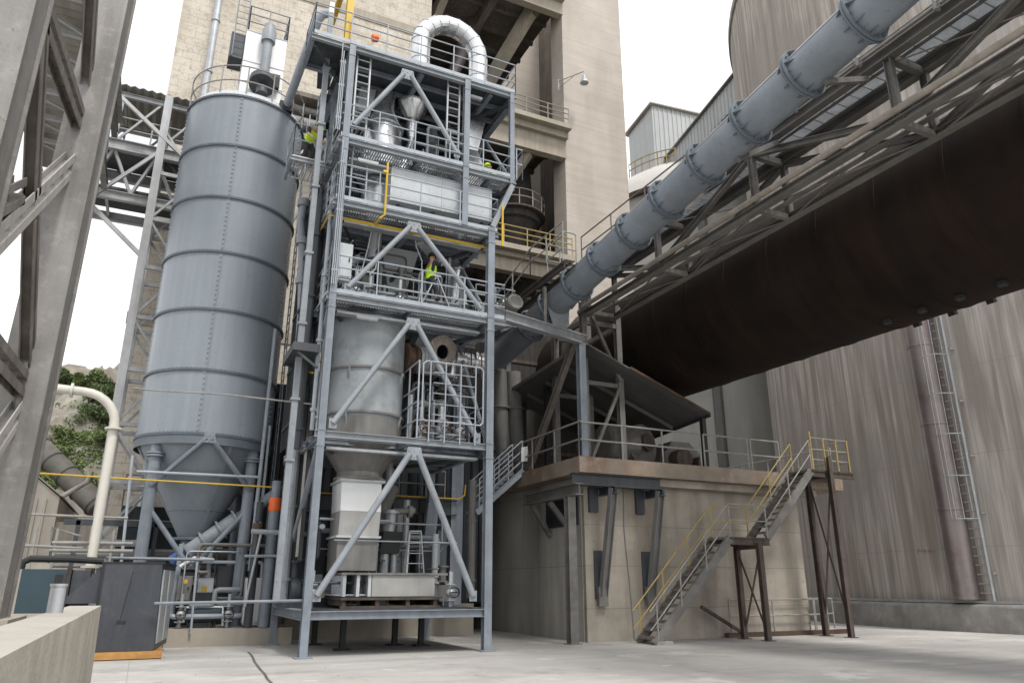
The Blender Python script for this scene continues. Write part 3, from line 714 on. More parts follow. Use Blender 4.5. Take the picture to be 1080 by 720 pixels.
# ================================================================== BIG CONCRETE SILO
C = (47.5, 19.1); R = 20.0
t = thing('concrete_silo', 'huge streaked grey brown concrete silo filling the right background', 'silo', (C[0], C[1], 0))
m = MB(); m.lathe([(R, .0), (R, 38.0), (R - .5, 38.0)], (*C, 0), 128); m.build('wall', 'silocon', t)
m = MB(); m.lathe([(R - .3, 38.0), (R + .12, 38.0), (R + .12, 38.5), (R - .3, 38.5)], (*C, 0), 128, capa=False, capb=False); m.build('rim', 'kerbcon', t)
m = MB(); m.lathe([(R - .2, 38.5), (0.01, 41)], (*C, 0), 96, capa=False, capb=False); m.build('roof', 'corr', t)
m = MB(); m.lathe([(R + .55, 0), (R + .55, .84), (R + .5, .92), (R + .01, 1.0)], (*C, 0), 160, capa=False, capb=False); m.build('plinth', 'kerbcon', t)
m = MB(); m.lathe([(R + .32, .985), (R + .32, 1.06), (R + .2, 1.06)], (*C, 0), 160, capa=False, capb=False); m.build('plinth_pipe', 'galv', t)
# stencilled red mark, small illegible scrawl on the wall
def on_silo(px, py, rr=R):
    r = ray(px, py); lo = 5.0
    tt = lo
    while tt < 80:
        p = V((0, 0, H)) + r * tt
        if (p.x - C[0]) ** 2 + (p.y - C[1]) ** 2 <= rr * rr: return p
        tt += .02
    return p
def radial(p): return V((p.x - C[0], p.y - C[1], 0)).normalized()
m = MB()
for k in range(8):
    p = on_silo(968 + k * 2.4, 580.5 + k * .12, R + .012)
    h = .09 if k % 3 else .13
    tg = radial(p).cross(V((0, 0, 1)))
    m.bar(p + tg*.03 - V((0, 0, h*.7)), p + tg * random.uniform(-.04, .04) + V((0, 0, h*.7)), .02, .006)
    if k % 2: m.bar(p - tg*.08, p + tg*.07, .006, .03)
m.build('red_marking', 'fadedred', t)
# cladded downpipe
q0 = on_silo(967, 345, R + .35); q1 = on_silo(1017, 628, R + .35)
def sil_xy(y, rr): return C[0] - math.sqrt(rr*rr - (y - C[1])**2)
D = thing('downpipe', 'wide brown grey metal downpipe rising up the big silo wall', 'downpipe', (q1.x, q1.y, 1))
yd = (q0.y + q1.y) / 2
xd = sil_xy(yd, R + .28)
m = MB(); m.lathe([(.5, 0), (.5, 16)], (xd, yd, 1.08), 28); m.build('duct', 'ducts', D)
m = MB()
for z in (1.1, 4.25, 7.5, 10.7, 13.9): m.lathe([(.5, 0), (.52, .01), (.52, .07), (.5, .08)], (xd, yd, z), 28, capa=False, capb=False)
for s_ in (-1, 1): m.box((xd + .05, yd + s_*.5 - .03, 1.08), (xd + .35, yd + s_*.5 + .03, 17)); 
m.build('joint_collar', 'ducts', D)
# cage ladder
Lr = thing('cage_ladder', 'grey caged ladder fixed to the big silo beside the downpipe', 'ladder', (xd, 18, 1))
yl0 = (aX(1043, 638, 27.5).y + aX(985, 338, 27.5).y) / 2
xl = sil_xy(yl0, R + .22)
m = MB(); ladder(m, (xl, yl0, 1.0), (xl, yl0, 18), (0, 1, 0), .78, .32, .05, .025); m.build('rails', 'galv', Lr)
m = MB(); cage(m, (xl, yl0, 3.9), (xl, yl0, 18), (0, 1, 0), (-1, 0, 0), .8, 1.45); m.build('cage', 'galv', Lr)
m = MB()
for k in range(8): m.bar((xl, yl0 - .5, 2 + k * 2.1), (xl + .25, yl0 - .5, 2 + k * 2.1), .05, .08); m.bar((xl, yl0 + .5, 2 + k * 2.1), (xl + .25, yl0 + .5, 2 + k * 2.1), .05, .08)
m.build('bracket', 'greyrail', Lr)

# ================================================================== MACHINE BUILDING WITH DECK
ZD = 5.33
t = thing('machine_building', 'low concrete machine building whose rust stained deck carries the kiln drive', 'building', (16, 22, 0))
m = MB(); m.box((12.06, 20.15, 0), (21.0, 33.8, 4.84)); m.build('wall', 'wallcon', t, smooth=False)
m = MB(); m.box((12.03, 20.3, 0), (12.06, 33.8, 4.84)); m.build('side_skin', 'wallside', t, smooth=False)
m = MB(); m.box((11.5, 19.4, 4.85), (22.6, 34, ZD)); m.build('deck_slab', 'slab', t, smooth=False)
m = MB(); m.box((14.4, 19.75, 4.62), (21.6, 20.13, 4.845)); m.build('ledge', 'wallcon', t, smooth=False)
a, b = aX(576, 520, 12.0), aX(610, 553, 12.0)
V0 = V((12.0, min(a.y, b.y), min(a.z, b.z))); V1 = V((12.0, max(a.y, b.y), max(a.z, b.z)))
lv = MB(); lv.box((11.985, V0.y, V0.z), (12.025, V1.y, V1.z)); lo = lv.build('louvre', 'darksteel', t)
m = MB(); k = 0
while V0.z + .06 + k * .1 < V1.z - .05:
    z = V0.z + .06 + k * .1; m.hexa([(11.94, V0.y + .04, z), (11.984, V0.y + .04, z + .03), (11.984, V1.y - .04, z + .03), (11.94, V1.y - .04, z)], [(11.94, V0.y + .04, z + .015), (11.984, V0.y + .04, z + .045), (11.984, V1.y - .04, z + .045), (11.94, V1.y - .04, z + .015)]); k += 1
sl = m.build('slat', 'black', t); sl.parent = lo
# steel under the deck: cross beam, two raking brackets, one side beam on a post
m = MB(); m.ibeam((11.35, 19.62, 4.66), (14.6, 19.62, 4.66), .36, .28, .03); m.build('support_beam', 'darksteel', t)
for xb in (12.55, 14.3):
    m = MB(); m.ibeam((xb + .1, 19.35, 4.42), (xb + .02, 20.02, 1.3), .22, .2, .02, up=(1, 0, 0)); m.build('bracket', 'hopper', t)
    m = MB(); m.ibeam((xb + .1, 19.2, 4.36), (xb + .1, 20.14, 4.36), .22, .22, .025); m.build('bracket_arm', 'darksteel', t)
    m = MB(); m.box((xb - .2, 20.1, 1.2), (xb + .14, 20.148, 2.6)); m.box((xb - .34, 20.05, 3.75), (xb - .02, 20.148, 4.5)); m.build('wall_plate', 'darksteel', t)
    m = MB(); m.box((xb - .16, 19.96, 1.0), (xb + .16, 20.099, 1.55)); m.build('bracket_foot', 'truss', t)
m = MB(); m.ibeam((11.3, 19.1, 4.3), (11.3, 22.6, 4.3), .34, .28, .03); m.build('side_beam', 'truss', t)
m = MB(); m.ibeam((11.3, 19.7, 0.02), (11.3, 19.7, 4.12), .26, .26, .022); m.box((11.1, 19.5, 0), (11.5, 19.9, .02)); m.build('post', 'truss', t)
m = MB(); m.bar((11.3, 22.2, 4.1), (11.99, 22.2, 3.1), .14, .14); m.bar((11.3, 21.0, 4.1), (11.99, 21.0, 3.3), .14, .14); m.build('brace', 'truss', t)
r = MB(); railing(r, [(11.62, 26, ZD), (11.62, 19.55, ZD), (16.3, 19.55, ZD)], 1.1, 1.5, .03, (.55,))
railing(r, [(16.45, 19.55, ZD), (18.35, 19.55, ZD)], 1.1, 1.5, .03, (.55,)); railing(r, [(18.5, 19.55, ZD), (19.8, 19.55, ZD)], 1.1, 1.3, .03, (.55,))
r.build('railing', 'greyrail', t)
r = MB(); railing(r, [(22.4, 19.6, ZD), (22.4, 26, ZD)], 1.1, 1.5, .03, (.55,)); r.build('railing', 'greyrail', t)
# conduit hanging on the front wall
m = MB(); m.path([(13.55, 20.12, 4.8), (13.5, 20.12, 3.2), (13.62, 20.12, 1.6), (13.7, 20.12, 0.05)], .02, 6); m.build('conduit', 'greyrail', t)

# canopy on the deck
t = thing('canopy', 'dark sloping sheet canopy with rusty edge on the deck under the kiln', 'canopy', (14.5, 21, ZD))
N_, R_, F_ = aY(617, 362, 19.8), aY(747, 437, 19.8), aX(532, 417, 11.9)
dx_, dy_ = (R_ - N_), (F_ - N_)
def zf(x, y):
    den = dx_.x*dy_.y - dx_.y*dy_.x; u = ((x - N_.x)*dy_.y - (y - N_.y)*dy_.x)/den; v = (dx_.x*(y - N_.y) - dx_.y*(x - N_.x))/den
    return N_.z + u*dx_.z + v*dy_.z
FR_ = F_ + dx_
m = MB(); m.sheet(N_, R_, FR_, F_, .06)
m.build('roof', 'canopy', t, smooth=False)
m = MB(); m.bar(N_ + dx_*.35 + V((0, -.03, .05)), R_ + V((0, -.03, .05)), .04, .09); m.build('rusty_edge', 'rust', t)
m = MB(); m.bar(R_ + V((.03, -.05, .0)), FR_ + V((.03, 0, 0)), .08, .16); m.build('edge_trim', 'black', t)
m = MB(); m.bar(N_ + V((-.03, -.02, .03)), F_ + V((-.03, 0, .03)), .04, .12); m.build('eave_edge', 'truss', t)
for x, y in ((16.95, 20.1), (16.9, 23.2), (12.6, 23.5), (16.6, 25.4), (12.6, 25.4)):
    m = MB(); m.ibeam((x, y, ZD), (x, y, zf(x, y) - .05), .16, .16, .02); m.build('post', 'black', t)
m = MB()
for y in (21.5, 23.0, 24.5): m.bar((12.3, y, zf(12.3, y) - .14), (16.7, y, zf(16.7, y) - .14), .07, .14)
m.build('rafter', 'canopy', t)

# machinery under the canopy
t = thing('drive_motor', 'dusty round drive motor and guard on the deck under the canopy', 'motor', (14.6, 22.2, ZD))
m = MB(); m.box((13.5, 21.5, ZD), (16.4, 23.0, ZD + .28)); m.build('bed_frame', 'truss', t)
m = MB(); m.lathe([(.62, 0), (.72, .08), (.72, 1.2), (.62, 1.3)], (14.1, 22.2, ZD + 1.05), 28, axis=(1, 0, 0)); m.build('motor_body', 'truss', t)
m = MB(); m.lathe([(.2, -.1), (.7, -.1), (.8, 0), (.8, .35), (.2, .45)], (15.5, 22.15, ZD + 1.0), 32, axis=(0.35, -1, 0)); m.build('gear_guard', 'truss', t)
m = MB(); m.tube((15.5, 22.05, ZD + 1.1), (15.7, 21.5, ZD + 1.1), .18, 14); m.lathe([(.32, 0), (.32, .08)], (15.66, 21.62, ZD + 1.1), 20, axis=(.35, -1, 0)); m.build('shaft', 'darkrust', t)
m = MB(); m.box((14.2, 22.9, ZD + .28), (15.4, 23.4, ZD + 1.5)); m.build('terminal_box', 'darkrust', t)
t = thing('gear_reducer', 'dark oily gear reducer beside the canopy post on the deck', 'gearbox', (17.6, 22, ZD))
m = MB(); m.box((16.6, 21.9, ZD), (18.4, 23.2, ZD + .9)); m.hexa([(16.7, 21.95, ZD + .9), (18.3, 21.95, ZD + .9), (18.3, 23.1, ZD + .9), (16.7, 23.1, ZD + .9)], [(17.1, 22.1, ZD + 1.35), (17.9, 22.1, ZD + 1.35), (17.9, 23.0, ZD + 1.35), (17.1, 23.0, ZD + 1.35)]); m.build('housing', 'truss', t)
m = MB(); m.lathe([(.36, 0), (.36, .5)], (17.1, 21.9, ZD + .6), 20, axis=(0, -1, 0)); m.lathe([(.22, 0), (.22, .4)], (18.0, 21.9, ZD + .55), 16, axis=(0, -1, 0)); m.build('coupling', 'darkrust', t)
t = thing('support_roller', 'heavy kiln support roller in black bearings at the deck edge', 'roller', (16.4, 25.5, ZD))
m = MB(); m.lathe([(.8, 0), (.85, .05), (.85, 1.0), (.8, 1.05)], (15.9, 24.6, ZD + 1.5), 32, axis=(0, 1, 0)); m.build('roller', 'hopper', t)
m = MB(); m.box((15.2, 24.1, ZD), (16.7, 26.2, ZD + .55)); m.box((15.6, 24.2, ZD + .55), (16.2, 24.55, ZD + 1.7)); m.box((15.6, 25.7, ZD + .55), (16.2, 26.05, ZD + 1.7)); m.build('bearing', 'black', t)
# hood and chute at the kiln mouth, left part of the deck
t = thing('dust_chute', 'grey bent dust chute dropping behind the canopy at the kiln inlet', 'chute', (12, 27, ZD))
m = MB(); m.path([(12.3, 27.5, 10.2), (12.2, 27.3, 8.6), (12.9, 27.0, 7.0), (13.3, 26.8, 5.35)], [.42, .42, .55, .5], 16); m.build('body', 'hopper', t)
m = MB(); m.lathe([(.55, 0), (.55, .1)], (12.25, 27.4, 9.2), 20); m.build('flange', 'hopper', t)

# ================================================================== KILN
t = thing('rotary_kiln', 'huge dark rusty rotary kiln tube passing overhead on the right', 'kiln', (17, 20, 10.5))
ks = .017; kz = lambda y: 10.5 + (y - 20.3) * ks
kax = V((0, 1, ks)).normalized(); RK = 2.25
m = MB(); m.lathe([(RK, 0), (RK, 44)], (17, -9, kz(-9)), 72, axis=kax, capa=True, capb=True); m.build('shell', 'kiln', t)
m = MB()
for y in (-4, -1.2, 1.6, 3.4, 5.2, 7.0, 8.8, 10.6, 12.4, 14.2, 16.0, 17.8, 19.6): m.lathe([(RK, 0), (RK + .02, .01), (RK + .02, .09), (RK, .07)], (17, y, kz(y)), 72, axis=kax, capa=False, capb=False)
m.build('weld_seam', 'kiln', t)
for k in range(6, 15):
    y = aX(948, 347, 17).y + (k - 6) * (aX(985, 335, 17).y - aX(948, 347, 17).y) 
    e = math.radians(-69 + (-14 if k % 2 else 0)); 
    for e in (math.radians(-70), math.radians(-100)):
        c_ = V((17 + math.cos(e) * (RK + .0), y, kz(y) + math.sin(e) * (RK + .0))); o_ = V((math.cos(e), 0, math.sin(e))); s_ = V((-math.sin(e), 0, math.cos(e)))
        m = MB(); m.hexa([c_ - s_*.07 - V((0, .09, 0)) - o_*.08, c_ + s_*.07 - V((0, .09, 0)) - o_*.08, c_ + s_*.07 + V((0, .09, 0)) - o_*.08, c_ - s_*.07 + V((0, .09, 0)) - o_*.08],
                         [c_ - s_*.07 - V((0, .09, 0)) + o_*.1, c_ + s_*.07 - V((0, .09, 0)) + o_*.1, c_ + s_*.07 + V((0, .09, 0)) + o_*.1, c_ - s_*.07 + V((0, .09, 0)) + o_*.1])
        m.build('lug', 'black', t)
m = MB(); m.lathe([(RK, 0), (RK + .32, 0), (RK + .32, .7), (RK, .7)], (17, 24.9, kz(24.9)), 72, axis=kax, capa=False, capb=False); m.build('tyre_ring', 'darkrust', t)

# ================================================================== SUPPORT FRAME + TRUSS WALKWAY
XT0, XT1, ZT0, ZT1 = 12.5, 13.6, 10.42, 12.08
t = thing('pipe_trestle', 'grey steel support frame on the deck carrying pipe and walkway', 'frame', (13, 20.6, ZD))
for x, y in ((12.5, 20.6), (13.9, 20.6), (12.5, 22.6), (13.9, 22.6)):
    m = MB(); m.ibeam((x, y, ZD), (x, y, 10.95), .2, .2, .02); m.box((x - .2, y - .2, ZD), (x + .2, y + .2, ZD + .03)); m.build('post', 'truss', t)
m = MB()
for y in (20.6, 22.6):
    m.bar((12.6, y, 8.05), (13.8, y, 8.05), .12, .14); m.bar((12.6, y, 10.2), (13.8, y, 10.2), .14, .16)
for x in (12.5, 13.9): m.bar((x, 20.7, 10.2), (x, 22.5, 10.2), .14, .16)
m.build('beam', 'truss', t)
m = MB(); m.bar((12.6, 20.46, 10.8), (13.85, 20.46, 8.2), .1, .1); m.bar((13.8, 20.48, 7.95), (12.6, 20.48, 5.45), .1, .1); m.build('brace', 'truss', t)
a = aY(605, 362, 20.2); b = aX(557, 497, 11.75)
tag(MB().ibeam(b, a, .2, .18, .02).build('raking_strut', 'lacing'), 'long dark raking strut leaning from the deck up to the pipe support', 'strut')
t = thing('corner_post', 'blue grey corner post on the deck edge carrying the tower link beam', 'post', (11.9, 19.8, ZD))
za_, zb__ = aY(519, 335, 18.75).z, aY(611, 353, 19.8).z; zm_ = (za_ + zb__) / 2
m = MB(); m.ibeam((11.9, 19.8, ZD), (11.9, 19.8, zm_ - .16), .24, .24, .022); m.build('post', 'bluepost', t)
m = MB(); m.ibeam((8.3, 18.75, zm_), (12.1, 19.85, zm_), .32, .26, .025); m.build('link_beam', 'galv', t)

t = thing('walkway_truss', 'long weathered box truss walkway running beside the kiln above the yard', 'truss walkway', (13, 12, 10))
YA, YB = 20.45, 1.2
for x, z, hh in ((XT0, ZT1, .28), (XT1, ZT1, .24), (XT0, ZT0, .17), (XT1, ZT0 + .02, .15)):
    m = MB(); m.ibeam((x, YA, z), (x, YB, z), hh, .22, .022); m.build('chord', 'truss', t)
ys = [20.2 - 4.02 * k + .0 for k in range(5)]
for y in ys:
    for x in (XT0, XT1):
        m = MB(); m.ibeam((x, y, ZT0 + .1), (x, y, ZT1 - .15), .16, .14, .015); m.build('vertical', 'truss', t)
    m = MB(); m.bar((XT0 + .1, y, ZT1 - .1), (XT1 - .1, y, ZT1 - .1), .14, .16); m.bar((XT0 + .1, y, ZT0), (XT1 - .1, y, ZT0), .12, .14); m.build('cross_beam', 'truss', t)
for k, (ya, yb) in enumerate(zip(ys, ys[1:])):
    for x in (XT0, XT1):
        m = MB(); m.ibeam((x, ya - .1, ZT0 + .1), (x, yb + .1, ZT1 - .15), .15, .14, .015) if k % 2 else m.ibeam((x, ya - .1, ZT1 - .15), (x, yb + .1, ZT0 + .1), .15, .14, .015); m.build('diagonal', 'truss', t)
    m = MB(); m.tube((XT0, ya, ZT0 - .02), (XT1, yb, ZT0 - .02), .022, 5); m.tube((XT1, ya, ZT0 - .02), (XT0, yb, ZT0 - .02), .022, 5); m.tube((XT0 + .1, ya, ZT1 - .2), (XT0 + .1, yb, ZT0 + .2), .018, 5); m.build('tie_rod', 'truss', t)
m = MB(); grating(m, XT0 + .12, XT1 - .12, YB, YA, ZT1 + .2, .045, .012, .35, .035); m.build('walkway_grating', 'galv', t, smooth=False)
m = MB()
for x in (XT0 + .12, XT1 - .12, (XT0 + XT1) / 2): m.bar((x, YA, ZT1 + .14), (x, YB, ZT1 + .14), .05, .05)
m.build('grating_bearer', 'truss', t)
r = MB(); railing(r, [(XT0 - .05, YA, ZT1 + .2), (XT0 - .05, YB, ZT1 + .2)], 1.05, 1.9, .025, (.55,)); r.build('railing', 'truss', t)
r = MB(); railing(r, [(XT1 + .05, YA, ZT1 + .2), (XT1 + .05, YB, ZT1 + .2)], 1.05, 1.9, .025, (.55,)); r.build('railing', 'truss', t)
m = MB()
for k, dz in enumerate((.1, .16, .21)): m.tube((XT0 - .13 - .03*k, YA, ZT1 + dz - .02), (XT0 - .13 - .03*k, YB, ZT1 + dz - .02), .016 + .004*k, 6)
for k in range(12): m.box((XT0 - .24, YA - 1 - k*1.8, ZT1 + .02), (XT0 - .1, YA - .94 - k*1.8, ZT1 + .26))
m.build('conduit', 'greyrail', t)
m = MB()
x_ = XT0 - .18
m.path([(x_ + .9, 21.3, ZT0 + .1), (x_ + .35, 21.0, ZT0 + .12), (x_ + .1, 20.7, ZT0 + .15), (x_, 20.2, ZT0 + .18)] + [(x_, 20.2 - k*2.0, ZT0 + .18 - .0*k) for k in range(1, 10)], .075, 12)
tag(m.build('lagged_pipe', 'dirtypipe'), 'dirty beige lagged pipe running along the lower chord of the walkway truss', 'pipe')
for k, (dx, dz, r_) in enumerate(((.35, .28, .05), (.55, .3, .035), (.8, .26, .06))):
    m = MB(); m.tube((XT0 + dx, YA - .5, ZT0 + dz), (XT0 + dx, YB, ZT0 + dz), r_, 8); m.build('inner_pipe', 'truss', t)

# ================================================================== BIG BLUE-GREY PIPE
ZSB = (aY(519, 335, 18.75).z + aY(611, 353, 19.8).z) / 2 + .165
t = thing('flanged_pipe', 'big blue grey flanged pipe sloping down from upper right to the steel tower', 'pipe', (11, 15, 10.5))
psl = (11.89 - 9.82) / (7.48 - 23.94); pz = lambda y: 9.82 + (y - 23.94) * psl
pax = V((0, -1, -psl)).normalized(); XPp = 11.0; RP = .46
m = MB(); m.tube((XPp, 24.4, pz(24.4)), (XPp, .5, pz(.5)), RP, 40); m.build('barrel', 'pipe', t)
yk = [7.48 + 1.56 * k for k in range(-4, 10)]
for y in yk:
    m = MB(); c_ = V((XPp, y, pz(y)))
    m.lathe([(RP, -.055), (RP + .12, -.055), (RP + .12, -.008), (RP + .1, -.008), (RP + .1, .008), (RP + .12, .008), (RP + .12, .055), (RP, .055)], c_, 40, axis=pax, capa=False, capb=False)
    s_ = pax.cross(V((0, 0, 1))).normalized(); u_ = s_.cross(pax)
    for k in range(16):
        a = 2*PI*k/16 + .1; o_ = s_*math.cos(a) + u_*math.sin(a)
        m.tube(c_ + o_*(RP + .055) - pax*.1, c_ + o_*(RP + .055) + pax*.1, .02, 6)
        if k % 2 == 0:
            tg = pax.cross(o_)
            for sg in (1, -1):
                b_ = c_ + pax*.06*sg
                q = [b_ + o_*RP - tg*.01, b_ + o_*RP + tg*.01, b_ + o_*(RP+.095) + tg*.01, b_ + o_*(RP+.095) - tg*.01]
                m.hexa([b_ + o_*(RP-.01) - tg*.012, b_ + o_*(RP-.01) + tg*.012, b_ + pax*.2*sg + o_*(RP-.01) + tg*.012, b_ + pax*.2*sg + o_*(RP-.01) - tg*.012],
                       [b_ + o_*(RP+.095) - tg*.012, b_ + o_*(RP+.095) + tg*.012, b_ + pax*.03*sg + o_*(RP+.095) + tg*.012, b_ + pax*.03*sg + o_*(RP+.095) - tg*.012])
    m.build('flange', 'silodark', t)
m = MB()
m.tube((XPp - .43, 24, pz(24) + .17), (XPp - .43, .5, pz(.5) + .17), .014, 5); m.build('trace_cable', 'greyrail', t)
# saddle under the pipe, down to the frame
y = 19.75
m = MB()
for dy in (-.14, .22):
    m.hexa([(XPp - .2, y + dy - .02, ZSB + .03), (XPp + .25, y + dy - .02, ZSB + .03), (XPp + .25, y + dy + .02, ZSB + .03), (XPp - .2, y + dy + .02, ZSB + .03)], [(XPp - .4, y + dy - .02, pz(y) - .25), (XPp + .4, y + dy - .02, pz(y) - .25), (XPp + .4, y + dy + .02, pz(y) - .25), (XPp - .4, y + dy + .02, pz(y) - .25)])
m.box((XPp - .28, y - .2, ZSB), (XPp + .42, y + .32, ZSB + .035)); m.build('saddle', 'steel', t)
m = MB(); m.path([(XPp, 24.4, pz(24.4)), (XPp - .02, 24.9, pz(24.9)), (XPp - .4, 25.4, pz(25.6)), (XPp - 1.2, 25.7, pz(26.1)), (XPp - 2.6, 25.8, pz(26.3))], RP, 24); m.build('elbow', 'silver', t)
m = MB()
for k in range(7):
    yb_ = 19.0 - k * 2.6; m.bar((XPp + .1, yb_, pz(yb_) - RP - .05), (XT0 - .1, yb_, ZT1 - .35), .1, .12)
m.build('outrigger', 'truss', t)

# grey duct with a perforated end above the link beam
e_ = aX(544, 318, 9.6); ax_ = V((0, 1, -.06)).normalized()
t = thing('perforated_duct', 'brown grey duct with a perforated round end above the link beam', 'duct', e_)
m = MB(); m.lathe([(.26, 0), (.26, 3.6)], e_, 28, axis=ax_); m.build('barrel', 'dirtypipe', t)
m = MB(); m.lathe([(.24, 0), (.24, .03)], e_ - ax_*.03, 28, axis=ax_); m.build('end_plate', 'hopper', t)
m = MB()
for i in range(-5, 6):
    for k in range(-5, 6):
        x, z = i*.055 + (k % 2)*.027, k*.05
        if x*x + z*z < .045: m.tube(e_ + V((x, -.034, z)), e_ + V((x, -.038, z)), .017, 6)
m.build('hole', 'black', t)

# covered conveyor with hoop rail above the duct
t = thing('runway_rails', 'dark runway beams beside the pipe with a hooped rail on their end', 'runway', (10.4, 18, 10.4))
m = MB(); m.ibeam((10.17, 17.7, 10.7), (10.17, 24, 10.62), .16, .08); m.ibeam((10.58, 17.7, 10.7), (10.58, 24, 10.62), .16, .08); m.build('casing', 'darkcover', t)
m = MB(); 
for x in (10.14, 10.37, 10.61): m.bar((x, 17.65, 10.82), (x, 24, 10.74), .05, .05)
for k in range(9): m.bar((10.13, 17.8 + k*.75, 10.81 - k*.01), (10.62, 17.8 + k*.75, 10.81 - k*.01), .04, .05)
m.build('cover_rib', 'darkcover', t)
m = MB(); z0 = 10.4
z0 = 10.78
for y in (17.75, 18.75): m.path([(10.15, y, z0), (10.15, y, z0 + 1.0), (10.2, y, z0 + 1.06), (10.56, y, z0 + 1.06), (10.61, y, z0 + 1.0), (10.61, y, z0)], .025, 6); m.tube((10.15, y, z0 + .5), (10.61, y, z0 + .5), .02, 6)
for z in (.5, 1.05): m.tube((10.15, 17.75, z0 + z), (10.15, 18.75, z0 + z), .022, 6)
m.build('hoop_rail', 'greyrail', t)
m = MB(); m.ibeam((10.35, 19.35, ZSB), (10.35, 19.35, 10.64), .1, .1); m.build('leg', 'truss', t)

# platform and steps behind, between tower and pillar
t = thing('access_platform', 'grey grated access platform with handrails between steel tower and preheater', 'platform', (10, 24, 11))
m = MB(); grating(m, 8.4, 12.2, 24.6, 26.4, 11.2, .14); m.ibeam((8.3, 24.6, 11.05), (12.2, 24.6, 11.05), .24, .14); m.build('deck', 'galv', t, smooth=False)
r = MB(); railing(r, [(8.4, 24.6, 11.2), (11.0, 24.6, 11.2)], 1.1, 1.3, .028, (.55,)); railing(r, [(11.0, 24.6, 11.2), (11.6, 22.8, 12.6)], 1.1, 1.0, .028, (.55,)); railing(r, [(11.6, 22.8, 12.6), (12.3, 21.5, 13.3)], 1.1, 1.0, .028, (.55,)); r.build('railing', 'greyrail', t)
m = MB(); m.ibeam((8.6, 25, 0.0 + 1.0), (8.6, 25, 11), .2, .2); m.ibeam((11.9, 25.4, ZD), (11.9, 25.4, 11), .2, .2); m.build('leg', 'truss', t)
m = MB(); m.sheet(V((11.0, 24.5, 11.5)), V((11.25, 24.5, 11.5)), V((11.25, 24.5, 12.0)), V((11.0, 24.5, 12.0)), .02); m.build('notice_board', 'white', t)

# ================================================================== STAIRS TO THE DECK
t = thing('staircase', 'two flight steel staircase with worn yellow handrails up to the deck', 'staircase', (17, 18.8, 0))
YS0, YS1 = 18.4, 19.25
P0, P1, P2, P3 = V((13.2, 0, .0)), V((16.25, 0, 3.02)), V((17.75, 0, 3.02)), V((20.05, 0, ZD))
def stair_flight(a, b, nst):
    for y in (YS0, YS1):
        s_ = MB(); s_.chan(V((a.x, y, a.z + .0)), V((b.x, y, b.z - .05)), .26, .07 if y == YS1 else -.07, .012); s_.build('stringer', 'lacing' if y == YS1 else 'truss', t)
    for k in range(nst):
        p = a + (b - a) * ((k + .6) / nst)
        s_ = MB(); s_.box((p.x - .13, YS0 + .01, p.z + .045), (p.x + .13, YS1 - .01, p.z + .075)); s_.box((p.x - .135, YS0 + .01, p.z + .0), (p.x - .12, YS1 - .01, p.z + .072)); s_.build('tread', 'lacing', t)
stair_flight(P0, P1, 14); stair_flight(P2, P3, 11)
m = MB(); grating(m, 16.25, 17.75, YS0, YS1, 3.02, .06, .02, .4); m.ibeam((16.2, YS0, 2.88), (17.8, YS0, 2.88), .2, .1); m.ibeam((16.2, YS1, 2.88), (17.8, YS1, 2.88), .2, .1); m.build('landing', 'darkrust', t, smooth=False)
m = MB(); grating(m, 20.05, 21.9, YS0, YS1 + .12, ZD, .06, .02, .4); m.ibeam((20.0, YS0, ZD - .14), (22.0, YS0, ZD - .14), .2, .1); m.ibeam((20.0, YS1, ZD - .14), (22.0, YS1, ZD - .14), .2, .1); m.build('platform', 'darkrust', t, smooth=False)
def srail(y, m_, ym):
    r = MB()
    for a, b, k in ((P0, P1, 3), (P2, P3, 2)):
        for q in range(k + 1):
            p = a + (b - a) * ((q + (.12 if q == 0 and a is P0 else 0)) / k); r.tube((p.x, y, p.z), (p.x, y, p.z + 1.0), .025, 6)
        for z in (.5, 1.0): r.tube((a.x - (.12 if a is P0 else 0), y, a.z + z - (.12 if a is P0 else 0)), (b.x, y, b.z + z), .022, 6)
    for z in (.5, 1.0): r.tube((P1.x, y, P1.z + z), (P2.x, y, P2.z + z), .022, 6)
    r.build('handrail', m_, t)
srail(YS0, 'greyrail', 0); srail(YS1, 'wornyellow', 0)
r = MB(); railing(r, [(20.1, YS0, ZD), (21.85, YS0, ZD), (21.85, YS1, ZD)], 1.1, 99, .022, (.35, .7)); r.build('platform_railing', 'greyrail', t)
for x, y in ((20.1, YS0), (20.7, YS0), (21.3, YS0), (21.85, YS0), (21.85, YS1)):
    r = MB(); r.tube((x, y - .03, ZD), (x, y - .03, ZD + (1.3 if x < 20.2 else 1.12)), .03, 6); r.build('railing_post', 'wornyellow', t)
for x, zt in ((17.25, 2.86), (20.75, ZD - .05)):
    for y in (YS0 - .12, YS1 + .05):
        m = MB(); m.ibeam((x, y, 0.02), (x, y, zt + (.5 if zt > 4 and y < 19 else 0)), .16, .16, .014); m.box((x - .16, y - .16, 0), (x + .16, y + .16, .02)); m.build('leg', 'darkrust', t)
    m = MB(); m.ang((x, YS0 - .05, .25 if zt < 4 else .5), (x, YS1, zt - .4), .07); m.ang((x + .06, YS1, .25 if zt < 4 else .5), (x + .06, YS0 - .05, zt - .4), .07); m.bar((x, YS0, zt - .12), (x, YS1, zt - .12), .1, .14); m.build('brace', 'darkrust', t)
m = MB(); m.box((13.2, YS0 - .1, 0), (13.75, YS0 + .12, .1)); m.box((13.45, YS1 - .2, 0), (13.9, YS1 + .1, .08)); m.build('foot_block', 'kerbcon', t)

